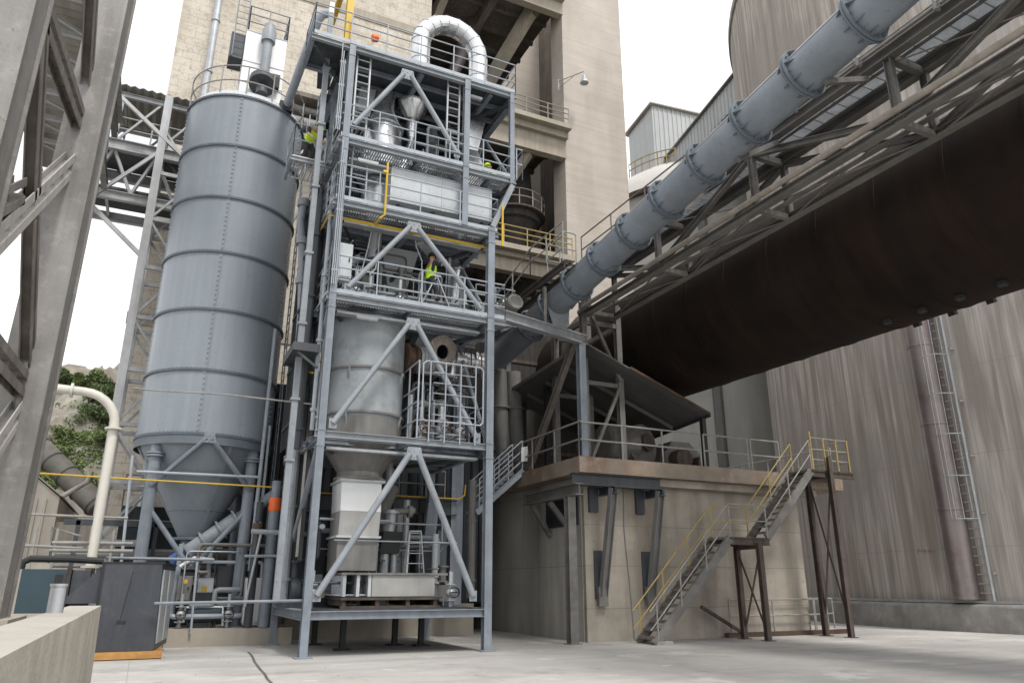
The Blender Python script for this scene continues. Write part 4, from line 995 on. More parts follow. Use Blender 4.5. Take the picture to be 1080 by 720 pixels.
t = thing('ground_railing', 'low grey pipe railing on a rusty kerb beneath the staircase', 'railing', (19, 20, 0))
r = MB(); railing(r, [(17.3, 19.95, .14), (21.0, 19.95, .14)], 1.0, 1.6, .03, (.5,)); railing(r, [(21.05, 19.95, .14), (22.5, 20.5, .14)], 1.0, .5, .03, (.5,)); r.build('rails', 'greyrail', t)
m = MB(); m.box((17.1, 19.85, 0), (22.55, 20.05, .14)); m.build('kerb', 'rust', t)
tag(MB().bar((16.0, 19.75, .95), (17.9, 19.85, .03), .09, .09).build('leaning_bar', 'darkrust'), 'dark steel bar lying aslant against the wall behind the stairs', 'bar')

# ================================================================== SILO
SC = V((1.24, 25.5, 0)); RS = 2.0; ZB, ZTOP = 5.85, 17.6
t = thing('storage_silo', 'tall blue grey bolted steel silo on legs with railed top', 'silo', (SC.x, SC.y, .45))
m = MB(); m.lathe([(RS, ZB), (RS, ZTOP)], SC, 72, capa=False, capb=False); m.build('shell', 'silo', t)
m = MB(); m.lathe([(RS + .02, ZTOP), (RS + .06, ZTOP + .02), (RS - .1, ZTOP + .28), (.6, ZTOP + .5), (.01, ZTOP + .52)], SC, 72, capa=False, capb=False); m.build('top_cap', 'palegrey', t)
nr = 6
for k in range(nr + 1):
    z = ZB + (ZTOP - ZB) * k / nr
    m = MB(); m.lathe([(RS, -.035), (RS + .055, -.035), (RS + .055, -.006), (RS + .045, 0), (RS + .055, .006), (RS + .055, .035), (RS, .035)], SC + V((0, 0, z)), 72, capa=False, capb=False)
    for q in range(90):
        a = 2*PI*q/90; p = SC + V((math.cos(a)*(RS + .03), math.sin(a)*(RS + .03), z)); m.box(p - V((.014, .014, .06)), p + V((.014, .014, .06)))
    m.build('flange_ring', 'silodark', t)
for aa in (-100, -172, -28, 90, 15, 160):
    a = math.radians(aa); d_ = V((math.cos(a), math.sin(a), 0)); tg = V((-d_.y, d_.x, 0))
    m = MB(); b_ = SC + d_*RS
    m.hexa([b_ - tg*.05 + V((0, 0, ZB)), b_ + tg*.05 + V((0, 0, ZB)), b_ + tg*.045 + d_*.012 + V((0, 0, ZB)), b_ - tg*.045 + d_*.012 + V((0, 0, ZB))], [b_ - tg*.05 + V((0, 0, ZTOP)), b_ + tg*.05 + V((0, 0, ZTOP)), b_ + tg*.045 + d_*.012 + V((0, 0, ZTOP)), b_ - tg*.045 + d_*.012 + V((0, 0, ZTOP))])
    z = ZB + .1
    while z < ZTOP:
        p = b_ + d_*.02 + V((0, 0, z)); m.box(p - V((.022, .022, .022)), p + V((.022, .022, .022))); z += .16
    m.build('bolted_seam', 'silo', t)
m = MB(); m.lathe([(RS - .01, ZB), (RS - .04, ZB - .12), (.62, 3.35), (.4, 2.95)], SC, 64, capa=False, capb=True)
m.build('cone', 'silo', t)
m = MB(); m.lathe([(RS + .0, ZB - .3), (RS + .03, ZB - .3), (RS + .03, ZB - .02), (RS, ZB - .02)], SC, 72, capa=False, capb=False); m.lathe([(.78, 3.72), (.84, 3.72), (.84, 3.8), (.78, 3.8)], SC, 40, capa=False, capb=False); m.lathe([(.42, 2.9), (.55, 2.9), (.55, 2.98), (.42, 2.98)], SC, 40); m.lathe([(.33, 2.3), (.33, 2.9)], SC, 24)
for q in range(24):
    a = 2*PI*q/24; p = SC + V((math.cos(a)*.81, math.sin(a)*.81, 3.76)); m.tube(p - V((0, 0, .07)), p + V((0, 0, .07)), .018, 6)
m.build('cone_flange', 'silodark', t)
for a in (30, 100, 190, 290):
    a = math.radians(a); d_ = V((math.cos(a), math.sin(a), 0)); p0 = SC + d_*(RS - .02) + V((0, 0, ZB - .15)); p1 = SC + d_*.64 + V((0, 0, 3.4)); MB().bar(p0, p1, .1, .03).build('cone_seam', 'steel', t)
for sx in (-1, 1):
    for sy_ in (-1, 1):
        x, y = SC.x + sx*1.36, SC.y + sy_*1.22
        m = MB(); m.tube((x, y, .45), (x, y, ZB - .05), .17, 20); m.lathe([(.3, .45), (.3, .49)], (x, y, 0), 16); m.lathe([(.17, 0), (.26, 0), (.26, .05), (.17, .05)], (x, y, ZB - .65), 20, capa=False, capb=False); m.lathe([(.17, 0), (.26, 0), (.26, .05), (.17, .05)], (x, y, ZB - .57), 20, capa=False, capb=False); m.build('leg', 'bluepost', t)
def silo_brace(p, q, r=.075):
    m = MB(); m.tube(p, q, r, 10); m.build('brace', 'bluepost', t)
yl_ = SC.y - 1.22
for sx in (-1, 1):
    silo_brace((SC.x + sx*.06, SC.y - RS - .06, ZB - .12), (SC.x + sx*1.36, yl_ - .14, 4.35))
    silo_brace((SC.x + sx*1.36, yl_ - .05, 3.75), (SC.x + sx*.1, yl_ - .05, 2.15))
    silo_brace((SC.x + sx*1.36, SC.y - 1.2, 4.35), (SC.x + sx*1.7, SC.y, ZB - .2)); silo_brace((SC.x + sx*1.36, SC.y + 1.2, 4.35), (SC.x + sx*1.7, SC.y, ZB - .2))
m = MB(); gusset(m, (SC.x, SC.y - RS - .08, ZB - .12), .4, .3, .03, (0, 1, 0)); gusset(m, (SC.x, yl_ - .02, 2.2), .5, .34, .03, (0, 1, 0)); m.build('gusset', 'bluepost', t)
r = MB()
for z in (.6, 1.2): r.path([SC + V((math.cos(2*PI*k/48)*(RS - .02), math.sin(2*PI*k/48)*(RS - .02), ZTOP + .05 + z)) for k in range(49)], .024, 6)
for k in range(14):
    a = 2*PI*k/14 + .1; p = SC + V((math.cos(a)*(RS - .02), math.sin(a)*(RS - .02), ZTOP)); r.tube(p, p + V((0, 0, 1.25)), .024, 6)
r.build('top_railing', 'greyrail', t)
m = MB(); ladder(m, SC + V((RS + .2, .1, 1.0)), SC + V((RS + .2, .1, ZTOP + 1.2)), (0, 1, 0), .5, .3); m.build('ladder', 'rail', t)
m = MB(); m.tube(SC + V((1.62, -1.35, 2)), SC + V((1.62, -1.35, ZTOP - 8)), .06, 10); m.tube(SC + V((1.78, -1.25, .5)), SC + V((1.78, -1.25, 6.4)), .045, 8); m.build('fill_pipe', 'rail', t)

# filter house on the silo roof
t = thing('filter_house', 'white box filter house on the silo roof with grey fan and railed top', 'filter', (1.5, 25.3, ZTOP + .5))
x0, x1, y0, y1, z0, z1 = .78, 2.24, 24.7, 26.2, ZTOP + .42, 21.3
m = MB(); m.box((x0, y0, z0), (x1, y1, z1)); m.build('casing', 'white', t)
m = MB(); 
for z in (z0 + .02, z0 + 1.0, z0 + 1.9, z1 - .03): m.box((x0 - .02, y0 - .02, z), (x1 + .02, y1 + .02, z + .03))
m.box((x0 - .06, y0 - .06, z0 - .16), (x1 + .06, y1 + .06, z0 - .02)); m.build('panel_seam', 'palegrey', t)
r = MB(); railing(r, [(x0 + .05, y1 - .05, z1), (x0 + .05, y0, z1), (x1, y0, z1), (x1, y1 - .05, z1)], 1.1, .7, .024, (.4, .75)); r.build('railing', 'steel', t)
m = MB(); m.box((x0 - .5, y0 + .2, z1 - 1.2), (x0 - .02, y0 + 1.0, z1 - .12)); m.build('side_platform', 'darksteel', t)
r = MB(); ladder(r, (x0 - .2, y0 + .1, z1 - 1.2), (x0 - .2, y0 + .1, z1 + 2.2), (1, 0, 0), .4, .28); r.build('ladder', 'bluepost', t)
m = MB(); m.tube((1.55, y0 - .3, z0 + .9), (1.55, y0 - .3, z1 - .5), .17, 20); m.lathe([(.25, 0), (.25, .5), (.19, .62), (.19, .75)], (1.55, y0 - .3, z1 - .55), 20); m.build('exhaust_pipe', 'steel', t)
m = MB(); m.lathe([(.1, 0), (.46, 0), (.46, .3), (.1, .3)], (1.52, y0 - .42, z0 + .75), 28, axis=(0, .45, 1)); m.tube((1.52, y0 - .5, z0 + .55), (1.52, y0 - .62, z0 + .2), .2, 16); m.build('fan_housing', 'darksteel', t)
m = MB(); m.box((1.84, y0 - .25, z0 + .95), (2.12, y0 - .01, z0 + 1.5)); m.build('junction_box', 'black', t)
m = MB(); m.tube((1.62, y0 - .5, z0 + .5), (1.58, y0 - .5, z0 + .25), .07, 10); m.build('drain_valve', 'orange', t)

# ================================================================== STEEL PROCESS TOWER
XL, XR, XM, XO, YF, YB_ = 3.56, 8.15, 7.27, 8.85, 18.65, 23.3
D = [5.3, 9.0, 11.8, 13.8, 17.0]
T = thing('process_tower', 'open blue grey steel process tower of five railed decks with V braces', 'steel tower', (5.9, 21, 0))
def post(x, y, z0, z1, s_=.185, mt='bluepost'):
    m = MB(); m.ibeam((x, y, z0), (x, y, z1), s_, s_, .022, up=(0, 1, 0))
    if z0 < .1: m.box((x - .2, y - .2, 0), (x + .2, y + .2, .03))
    for z in D:
        if z0 < z - .3 < z1: m.box((x - s_*.56, y - s_*.56, z - .42), (x + s_*.56, y + s_*.56, z - .38)); m.box((x - s_*.56, y - s_*.56, z - .02), (x + s_*.56, y + s_*.56, z + .0))
    m.build('post', mt, T)
post(XL, YF, 0, 17.0); post(XR, YF, 0, 11.9, .21); post(XM, YF, 11.8, 17.0); post(XO, YF, 13.6, 17.0, .15)
post(XL, YB_, 0, 17.0); post(XR, YB_, 0, 17.0); post(XO, YB_, 13.6, 17.0, .15); post(XL, 21, 5.3, 17.0, .15); post(XR, 21, 5.3, 13.8, .15)
def beam(p, q, h=.3, w_=.2, mt='bluepost'):
    m = MB(); m.ibeam(p, q, h, w_, .02); m.build('beam', mt, T)
spans = [(XL - .15, XR + .12), (XL - .15, XR + .5), (XL - .2, XR + .25), (XL - .2, 9.0), (2.35, 9.0)]
for z, (xa, xb) in zip(D, spans):
    if xa < 3:
        beam((xa, YF, z - .1), (XL - .2, YF, z - .1), .15, .12, 'steel'); beam((xa + .05, YF + .1, z - .1), (xa + .05, 20.0, z - .1), .15, .12); beam((xa, 20.05, z - .1), (XL - .2, 20.05, z - .1), .15, .12); xa = XL - .2
    beam((xa, YF - .0, z - .1), (xb, YF, z - .1), .17, .14, 'steel')
    beam((xa, YB_, z - .13), (xb, YB_, z - .13), .2, .14)
    for x in (XL, 5.8, XR): beam((x, YF + .1, z - .14), (x, YB_ - .1, z - .14), .2, .14)
    if xb > 8.7: beam((xb - .08, YF + .1, z - .2), (xb - .08, YB_ - .1, z - .2), .24)
    for k in range(1, 6):
        y = YF + k * (YB_ - YF) / 6; beam((xa, y, z - .13), (xb, y, z - .13), .14, .09, 'bluepost')
# horizontal diagonal bracing under the decks
for z, (xa, xb) in zip(D, spans):
    m = MB(); m.ang((xa + .1, YF + .1, z - .36), (5.7, YB_ - .1, z - .36), .1); m.ang((xb - .1, YF + .1, z - .36), (5.9, YB_ - .1, z - .36), .1); m.build('plan_brace', 'darksteel', T)
beam((XL, YF, .92), (XR, YF, .92), .19, .16); beam((XL, YB_, .92), (XR, YB_, .92), .26); beam((XL, YF + .1, .92), (XL, YB_, .92), .22); beam((XR, YF + .1, .92), (XR, YB_, .92), .22)
# decks (real grating)
G_ = [(4.0, 5.98, True)]
for i, (z, (xa, xb)) in enumerate(zip(D, spans)):
    m = MB()
    if i == 0: grating(m, 6.15, xb, YF + .06, YB_, z, .10, .035, .5); grating(m, xa, 6.1, 21.5, YB_, z, .10, .035, .5)
    elif i == 4:
        m.box((XL - .2, YF + .06, z - .03), (xb, YB_, z)); m.box((xa, YF + .06, z - .03), (XL - .203, 20.1, z))
        m.build('deck_plate', 'darksteel', T); continue
    else:
        grating(m, xa, xb, YF + .06, YB_, z, .075, .03, .42)
    m.build('deck_grating', 'grating', T, smooth=False)
# chevron braces in the front plane
def chev(ap, l, r_, rad=.078):
    A = aY(*ap, YF - .02); 
    for p in (l, r_):
        q = aY(*p, YF - .02); s = .12 if q.x > A.x else -.12
        m = MB(); m.tube(A + V((s, 0, -.12)), q, rad, 14)
        d_ = (q - A).normalized(); m.box(q - V((.1, .01, .13)), q + V((.1, .01, .13))); m.build('brace', 'steel', T)
    m = MB(); gusset(m, A + V((0, 0, -.1)), .5, .34, .025, (0, 1, 0)); m.build('gusset', 'steel', T)
chev((437, 474), (334, 628), (499, 628), .085); chev((436, 338), (351, 446), (503, 462)); chev((437, 236), (367, 303), (507, 326)); chev((430, 76), (373, 132), (482, 162))
# chevrons in the rear plane and the right side plane
for z0_, z1_, xa_r, xb_r in ((9.1, 11.5, XL, XR), (11.9, 13.5, XL, XR), (13.9, 16.7, XL, XO), (5.4, 8.7, XL, XR)):
    xm_ = (xa_r + xb_r)/2
    for xe_ in (xa_r + .1, xb_r - .1):
        m = MB(); m.tube((xm_, YB_ - .02, z1_), (xe_, YB_ - .02, z0_), .06, 10); m.build('brace', 'bluepost', T)
for z0_, z1_, x_ in ((5.4, 8.7, XR), (9.1, 11.5, XR), (13.9, 16.7, XO)):
    for ye_ in (YF + .15, YB_ - .15):
        m = MB(); m.tube((x_, 21.0, z1_), (x_, ye_, z0_), .06, 10); m.build('brace', 'bluepost', T)
# braces in the left side plane
for za, zb in ((1.0, 5.0), (5.3, 8.7), (9.0, 11.5), (13.8, 16.7)):
    m = MB(); m.tube((XL, YF + .15, zb), (XL, YB_ - .15, za), .07, 10); m.build('brace', 'bluepost', T)
m = MB(); m.bar((XO + .02, YF, 13.55), (XR + .05, YF, 11.95), .16, .16); m.build('strut', 'steel', T); m = MB(); m.bar((XO + .02, YB_, 13.55), (XR + .05, YB_, 11.95), .16, .16); m.build('strut', 'steel', T)
# railings
def tr(pts, mids=(.4, .75), m_='rail', toe=.12):
    r = MB(); railing(r, pts, 1.1, 1.15, .021, mids, toe); r.build('railing', m_, T)
for i, (z, (xa, xb)) in enumerate(zip(D, spans)):
    if i == 0: continue
    if i == 4: tr([(XL - .16, YB_, z), (XL - .16, 20.05, z), (xa + .04, 20.05, z), (xa + .04, YF - .06, z), (xb - .04, YF - .06, z), (xb - .04, YB_, z)])
    else: tr([(xa + .04, YB_, z), (xa + .04, YF - .06, z), (xb - .04, YF - .06, z), (xb - .04, YB_, z)])
# small hoop gate at the overhanging corner
r = MB(); railing(r, [(9.0, YF - .06, 13.8), (9.22, YF - .06, 13.8), (9.22, YF + 1.2, 13.8)], 1.1, 1.2, .024, (.55,)); r.build('hoop_rail', 'rail', T)
# fenced cage on the first deck
r = MB(); a, b = aY(447, 380, YF - .1), aY(509, 459, YF - .1); zt_, zb_, xa_, xb_ = a.z, b.z + .15, a.x, b.x
r.path([(xa_ + .1, YF - .1, zt_), (xb_ - .08, YF - .1, zt_), (xb_, YF - .1, zt_ - .08), (xb_, YF - .1, zb_ + .2), (xb_ - .08, YF - .1, zb_ + .12), (xa_ + .08, YF - .1, zb_ + .12), (xa_, YF - .1, zb_ + .2), (xa_, YF - .1, zt_ - .08), (xa_ + .1, YF - .1, zt_)], .024, 8)
for k in range(4): x = xa_ + (xb_ - xa_) * (k + .45) / 4; r.tube((x, YF - .14, zt_), (x, YF - .14, D[0] - .1), .02, 6)
for k in range(1, 6): z = zb_ + (zt_ - zb_) * k / 6; r.tube((xa_ + .3, YF - .11, z), (xb_ - .25, YF - .11, z), .013, 6)
r.build('fence_gate', 'rail', T)
r = MB(); 
for x in (xa_ - .1,): railing(r, [(x, YF - .05, D[0]), (x, YF + 1.6, D[0])], zt_ - D[0], .8, .024, (.5, 1.0, 1.4))
railing(r, [(XR - .05, YF + .2, D[0]), (XR - .05, YB_, D[0])], 1.1, 1.1, .022, (.4, .75)); r.build('railing', 'rail', T)
# ladders
for x in (3.98, 6.9):
    m = MB(); ladder(m, (x, YF + .2, 13.8), (x, YF + .2, 17.0), (1, 0, 0), .4, .25, .034, .024); m.build('ladder', 'galv', T)
m = MB(); ladder(m, (4.1, 18.95, 11.8), (4.1, 18.95, 14.2), (1, 0, 0), .45, .26, .028, .017); m.build('ladder', 'rail', T)
# ground level deck and legs under it
m = MB(); m.box((XL + .1, YF + .14, 1.0), (XR - .1, 22.5, 1.04)); m.build('base_deck', 'darksteel', T)
for x, y in ((4.9, 20.5), (6.6, 21.5), (7.2, 21.0), (4.6, 22.6)):
    m = MB(); m.ibeam((x, y, 0), (x, y, .98), .14, .14); m.box((x - .2, y - .2, 0), (x + .2, y + .2, .04)); m.build('stub_leg', 'black', T)
# light fitting under deck three
m = MB(); p, q = aY(443, 256, 19.6), aY(462, 277, 20.6); m.bar(p, q, .22, .08); m.build('strip_light', 'palegrey', T)

# ------------------------------------------------------------------ left-hand mast, cable trays, pipes
t = thing('square_mast', 'tall light grey square mast standing between silo and steel tower', 'mast', (2.9, 19.6, 3.8))
m = MB(); m.box((2.92, 19.51, 1.2), (3.07, 19.66, 18.7)); m.build('mast_tube', 'steel', t)
m = MB()
for z in (4.6, 6.2, 8.3, 10.4, 12.5, 14.6, 16.6): m.box((2.88, 19.47, z), (3.11, 19.7, z + .07))
m.build('collar', 'steel', t)
m = MB(); m.box((2.92, 19.5, 18.7), (3.06, 19.66, 19.1)); m.build('mast_head', 'white', t)
def vpipe(px, py, Y, z0, z1, r, mt, name, label, cat, group=None, elbow=None):
    p = aY(px, py, Y); m = MB(); pts = [(p.x, Y, z0), (p.x, Y, z1)]
    if elbow: pts = pts + elbow(p.x, Y, z1)
    m.path(pts, r, 10)
    z = z0 + .5
    while z < z1: m.lathe([(r, 0), (r + .035, 0), (r + .035, .08), (r, .08)], (p.x, Y, z), 10, capa=False, capb=False); z += 1.9
    return tag(m.build(name, mt), label, cat, group)
vpipe(342, 300, 19.3, 5.4, 13.0, .055, 'rail', 'riser_pipe', 'slim light riser pipe just left of the front left tower post', 'pipe')
vpipe(333, 260, 20.0, 5.0, 12.5, .09, 'darksteel', 'riser_pipe', 'dark riser pipe right beside the square mast', 'pipe')
vpipe(326, 330, 21.2, 1.2, 11.0, .12, 'steel', 'riser_pipe', 'blue grey riser pipe behind the square mast', 'pipe')
m = MB(); p = aY(318, 230, 22.4); m.path([aY(322, 210, 22.4), aY(317, 232, 22.4), aY(319, 262, 22.4), aY(318, 330, 22.4), aY(312, 420, 22.4)], .13, 14)
for q in ((320, 218), (318.5, 258), (318, 300)): c_ = aY(*q, 22.4); m.lathe([(.13, 0), (.2, 0), (.2, .22), (.13, .22)], c_, 14, capa=False, capb=False)
tag(m.build('conveying_pipe', 'steel'), 'kinked blue grey conveying pipe with dark couplings right of the silo', 'pipe')
for k, (px, lb) in enumerate(((338, 'black cable tray up the left side of the steel tower, front one'), (331, 'black cable tray up the left side of the steel tower, middle one'), (325, 'black cable tray up the left side of the steel tower, rear one'))):
    Y = 20.6 + k * .9; p = aY(px, 330, Y)
    t = thing('cable_tray', lb, 'cable tray', (p.x, Y, 4), 'cable trays on the tower side')
    m = MB(); m.box((p.x - .02, Y - .28, 2.2), (p.x + .02, Y + .28, 12.2)); m.box((p.x - .08, Y - .28, 2.2), (p.x - .02, Y - .26, 12.2)); m.box((p.x - .08, Y + .26, 2.2), (p.x - .02, Y + .28, 12.2)); m.build('tray', 'black', t)
    m = MB()
    for q in range(6): yy = Y - .2 + q * .075; m.path([(p.x - .05, yy + random.uniform(-.02, .02), z) for z in (2.3, 4.5, 7, 9.5, 12.0)], .022, 5)
    m.build('cable', 'darksteel' if k else 'greyrail', t)
a = aY(326, 390, 20.4)
tag(MB().path([aY(329, 300, 20.4), aY(326, 345, 20.4), aY(323, 392, 20.4), aY(330, 393, 20.2)], .035, 8).build('gas_pipe', 'yellow'), 'thin yellow gas pipe running up beside the dark cable trays', 'pipe')
t = thing('side_canopy', 'small dark steel canopy sticking out left of the tower at mid height', 'canopy', (3, 20, 8))
p = aY(302, 376, 20.0); q = aY(342, 383, 19.0)
m = MB(); m.hexa([(p.x, 18.9, p.z - .1), (3.4, 18.9, p.z - .1), (3.4, 20.6, p.z - .1), (p.x + .0, 20.6, p.z - .1)], [(p.x, 18.9, p.z + .12), (3.4, 18.9, p.z + .12), (3.4, 20.6, p.z + .12), (p.x, 20.6, p.z + .12)]); m.build('sheet', 'darksteel', t)
m = MB(); m.bar((p.x + .1, 19, p.z - .1), (3.4, 19, p.z - .5), .06, .06); m.bar((p.x + .1, 20.4, p.z - .1), (3.4, 20.4, p.z - .5), .06, .06); m.build('arm', 'darksteel', t)

# sloping fill pipe from tower top to the silo roof
m = MB(); a = aY(302, 113, 23.9); b = aY(324, 52, 21.2); c_ = aY(336, 20, 20.6); d_ = aY(341, 15, 20.5); e_ = aY(350, 14, 20.4)
m.path([a, a + (b - a) * .5, b, c_, d_, e_], .15, 14)
tag(m.build('transfer_pipe', 'rail'), 'grey transfer pipe sloping from the silo roof up to the tower top', 'pipe')
t = thing('valve_block', 'small black valve block where the transfer pipe meets the silo roof', 'valve', a)
m = MB(); m.box(a - V((.25, .2, .25)), a + V((.2, .2, .1))); m.build('body', 'black', t); m = MB(); m.tube(a + V((-.25, 0, -.1)), a + V((-.5, -.1, -.1)), .08, 10); m.build('handle', 'darksteel', t)
tag(MB().path([aY(246, 60, 27.3), aY(244, 75, 27.3)], .03, 6).build('level_probe', 'greyrail'), 'thin level probe rising behind the silo rail left of the filter house', 'probe')

# ------------------------------------------------------------------ equipment in the tower
# receiving vessel, first level
VC = V((5.02, 20.3, 0))
t = thing('receiving_vessel', 'big dull grey receiving vessel with cone and flanges inside the lower tower', 'vessel', (VC.x, VC.y, 5.3))
m = MB(); m.lathe([(.9, 8.86), (1.06, 8.8), (1.06, 5.9)][::-1], VC, 48, capa=False); m.build('shell', 'vessel', t)
m = MB()
for z, o_ in ((7.28, .05), (6.02, .07), (5.36, .09)): m.lathe([(1.04, -.03), (1.06 + o_, -.03), (1.06 + o_, .03), (1.04, .03)], VC + V((0, 0, z)), 48, capa=False, capb=False)
m.build('flange', 'hopper', t)
m = MB(); m.lathe([(.56, 4.42), (1.08, 5.2), (1.08, 5.9)], VC, 48, capa=False, capb=False); m.build('cone', 'hopper', t)
m = MB(); m.lathe([(.56, 4.28), (.7, 4.28), (.7, 4.36), (.62, 4.38), (.62, 4.5), (.56, 4.5)], VC, 40, capa=False, capb=False); m.build('neck_ring', 'hopper', t)
for a in (-128, -40, 150):
    a = math.radians(a); d_ = V((math.cos(a), math.sin(a), 0))
    for z in (6.95, 5.7): tg_ = V((-d_.y, d_.x, 0)); q_ = VC + d_*1.05; m = MB(); m.hexa([q_ - tg_*.012 + V((0, 0, z)), q_ + tg_*.012 + V((0, 0, z)), q_ + d_*.03 + tg_*.012 + V((0, 0, z)), q_ + d_*.03 - tg_*.012 + V((0, 0, z))], [q_ - tg_*.012 + V((0, 0, z + .33)), q_ + tg_*.012 + V((0, 0, z + .33)), q_ + d_*.12 + tg_*.012 + V((0, 0, z + .33)), q_ + d_*.12 - tg_*.012 + V((0, 0, z + .33))]); m.build('lifting_lug', 'vessel', t)
t = thing('discharge_chute', 'tapering white and grey discharge chute below the receiving vessel', 'chute', (4.9, 20.2, 2))
def frus(x0, x1, y0, y1, z0, X0, X1, Y0, Y1, z1): return MB().hexa([(x0, y0, z0), (x1, y0, z0), (x1, y1, z0), (x0, y1, z0)], [(X0, Y0, z1), (X1, Y0, z1), (X1, Y1, z1), (X0, Y1, z1)])
frus(4.44, 5.52, 19.75, 20.85, 3.45, 4.42, 5.5, 19.75, 20.85, 4.2).build('upper_section', 'white', t)
frus(4.42, 5.48, 19.72, 20.8, 2.82, 4.44, 5.52, 19.75, 20.85, 3.445).build('middle_section', 'chute', t)
frus(4.42, 5.46, 19.72, 20.8, 1.95, 4.40, 5.48, 19.72, 20.8, 2.76).build('lower_section', 'hopper', t)
m = MB(); m.box((4.36, 19.66, 2.762), (5.54, 20.9, 2.818)); m.box((4.36, 19.66, 4.202), (5.58, 20.9, 4.27)); m.build('flange', 'palegrey', t)
t = thing('base_skid', 'grey box skid on a rusty flat frame under the chute', 'skid', (5.8, 20, 1.04))
m = MB(); m.box((5.35, 19.6, 1.32), (7.05, 20.9, 1.84)); m.build('box', 'chute', t)
m = MB(); m.box((4.55, 19.55, 1.845), (7.4, 21, 1.9)); m.build('top_plate', 'hopper', t)
m = MB()
for x in (4.6, 4.95, 5.25): m.box((x, 19.6, 1.32), (x + .08, 20.9, 1.84))
m.box((5.1, 20.2, 1.32), (5.34, 20.9, 1.84)); m.build('stiffener', 'palegrey', t)
m = MB(); m.box((4.5, 19.3, 1.24), (7.1, 21, 1.3)); m.box((4.5, 19.3, 1.042), (7.1, 19.4, 1.1)); m.build('rusty_frame', 'darkrust', t)
m = MB()
for x in (4.55, 5.4, 6.2, 6.95): m.box((x, 19.35, 1.102), (x + .1, 20.9, 1.238))
m.build('rusty_rib', 'darkrust', t)
# blower flange disc on deck one
t = thing('blower', 'grey blower casing with a round bolted flange opening on the first deck', 'blower', (6.6, 20, 7))
fc = aY(467, 371, 20.2); ax_ = V((.3, -1, -.25)).normalized()
m = MB(); m.lathe([(.22, 0), (.5, 0), (.5, -.07), (.22, -.07)], fc, 36, axis=ax_, capa=False, capb=False)
for k in range(20):
    s_ = ax_.cross(V((0, 0, 1))).normalized(); u_ = s_.cross(ax_); a = 2*PI*k/20; p = fc + (s_*math.cos(a) + u_*math.sin(a))*.44; m.tube(p - ax_*.1, p + ax_*.04, .022, 6)
m.build('flange', 'dirtypipe', t)
m = MB(); m.lathe([(.22, -.05), (.22, -.8), (.01, -.82)], fc, 24, axis=ax_, capa=False, capb=False); m.build('throat', 'black', t)
m = MB(); m.lathe([(.26, -.09), (.42, -.09), (.42, -.4), (.26, -.4)], fc, 24, axis=ax_, capa=False, capb=False); m.lathe([(.3, 0), (.7, .02), (.7, .4), (.3, .42)], fc - ax_*.9, 32, axis=ax_, capb=False); m.build('casing', 'vessel', t)
p = aY(432, 378, 20.2); m = MB(); m.lathe([(.36, 0), (.46, .02), (.46, .1), (.36, .12), (.36, .3), (.46, .32), (.46, .4), (.36, .42)], p + V((-.25, 0, 0)), 28, axis=(1, .2, 0)); m.build('inlet', 'rust', t)
m = MB()
for k in range(5): m.lathe([(.36, 0), (.42, .05), (.36, .1)], p + V((.2 + k*.1, .02*k, 0)), 24, axis=(1, .2, 0), capa=False, capb=False)
m.build('bellows', 'galv', t)
t = thing('silver_manifold', 'silver lagged pipe manifold with copper fittings behind the fenced gate', 'manifold', (7.4, 20.6, 7))
m = MB(); a = aY(480, 378, 20.9); b = aY(516, 385, 20.9); m.tube(a, b, .26, 18); m.lathe([(.26, 0), (.36, 0), (.36, .08), (.26, .08)], (a + b) / 2, 20, axis=(b - a), capa=False, capb=False); m.build('header', 'silver', t)
m = MB()
for k in range(3): q = a + (b - a)*(.2 + .3*k); m.path([q + V((0, -.2, .15)), q + V((0, -.35, .3)), q + V((.15, -.4, .1)), q + V((.2, -.3, -.6))], .025, 6)
m.build('copper_line', 'rust', t)
# motors and pumps, clutter on each deck
def pump(x, y, z, s_, ang, label, group=None, mt='hopper', mt2='steel'):
    t = thing('pump_set', label, 'pump', (x, y, z), group)
    d_ = V((math.cos(ang), math.sin(ang), 0)); n_ = V((-d_.y, d_.x, 0)); c_ = V((x, y, z))
    m = MB(); m.bar(c_ - d_*.5*s_ + V((0, 0, .05*s_)), c_ + d_*.55*s_ + V((0, 0, .05*s_)), .4*s_, .1*s_); m.build('base', 'darksteel', t)
    m = MB(); m.lathe([(.1, 0), (.19, .02), (.19, .5), (.1, .52)], (0, 0, 0), 18, axis=d_); m.v = [c_ + v*s_ + V((0, 0, .32*s_)) for v in m.v]
    for k in range(8): a = 2*PI*k/8; o_ = (n_*math.cos(a) + V((0, 0, 1))*math.sin(a))*.2*s_ + c_ + V((0, 0, .32*s_)); m.bar(o_ + d_*.06*s_, o_ + d_*.46*s_, .02*s_, .03*s_)
    m.box(c_ + d_*.25*s_ + V((-.09*s_, -.09*s_, .5*s_)), c_ + d_*.25*s_ + V((.09*s_, .09*s_, .64*s_))); m.build('motor', mt2, t)
    m = MB(); b_ = c_ - d_*.28*s_ + V((0, 0, .32*s_)); m.lathe([(.1, -.1), (.26, -.1), (.28, 0), (.26, .1), (.1, .1)], (0, 0, 0), 20, axis=d_); i0 = 0; m.v = [b_ + v*s_ for v in m.v]; m.tube(b_, b_ + V((0, 0, .6*s_)), .1*s_, 12); m.lathe([(.1*s_, 0), (.17*s_, 0), (.17*s_, .04*s_), (.1*s_, .04*s_)], b_ + V((0, 0, .55*s_)), 14, capa=False, capb=False); m.build('casing', mt, t)
    return t
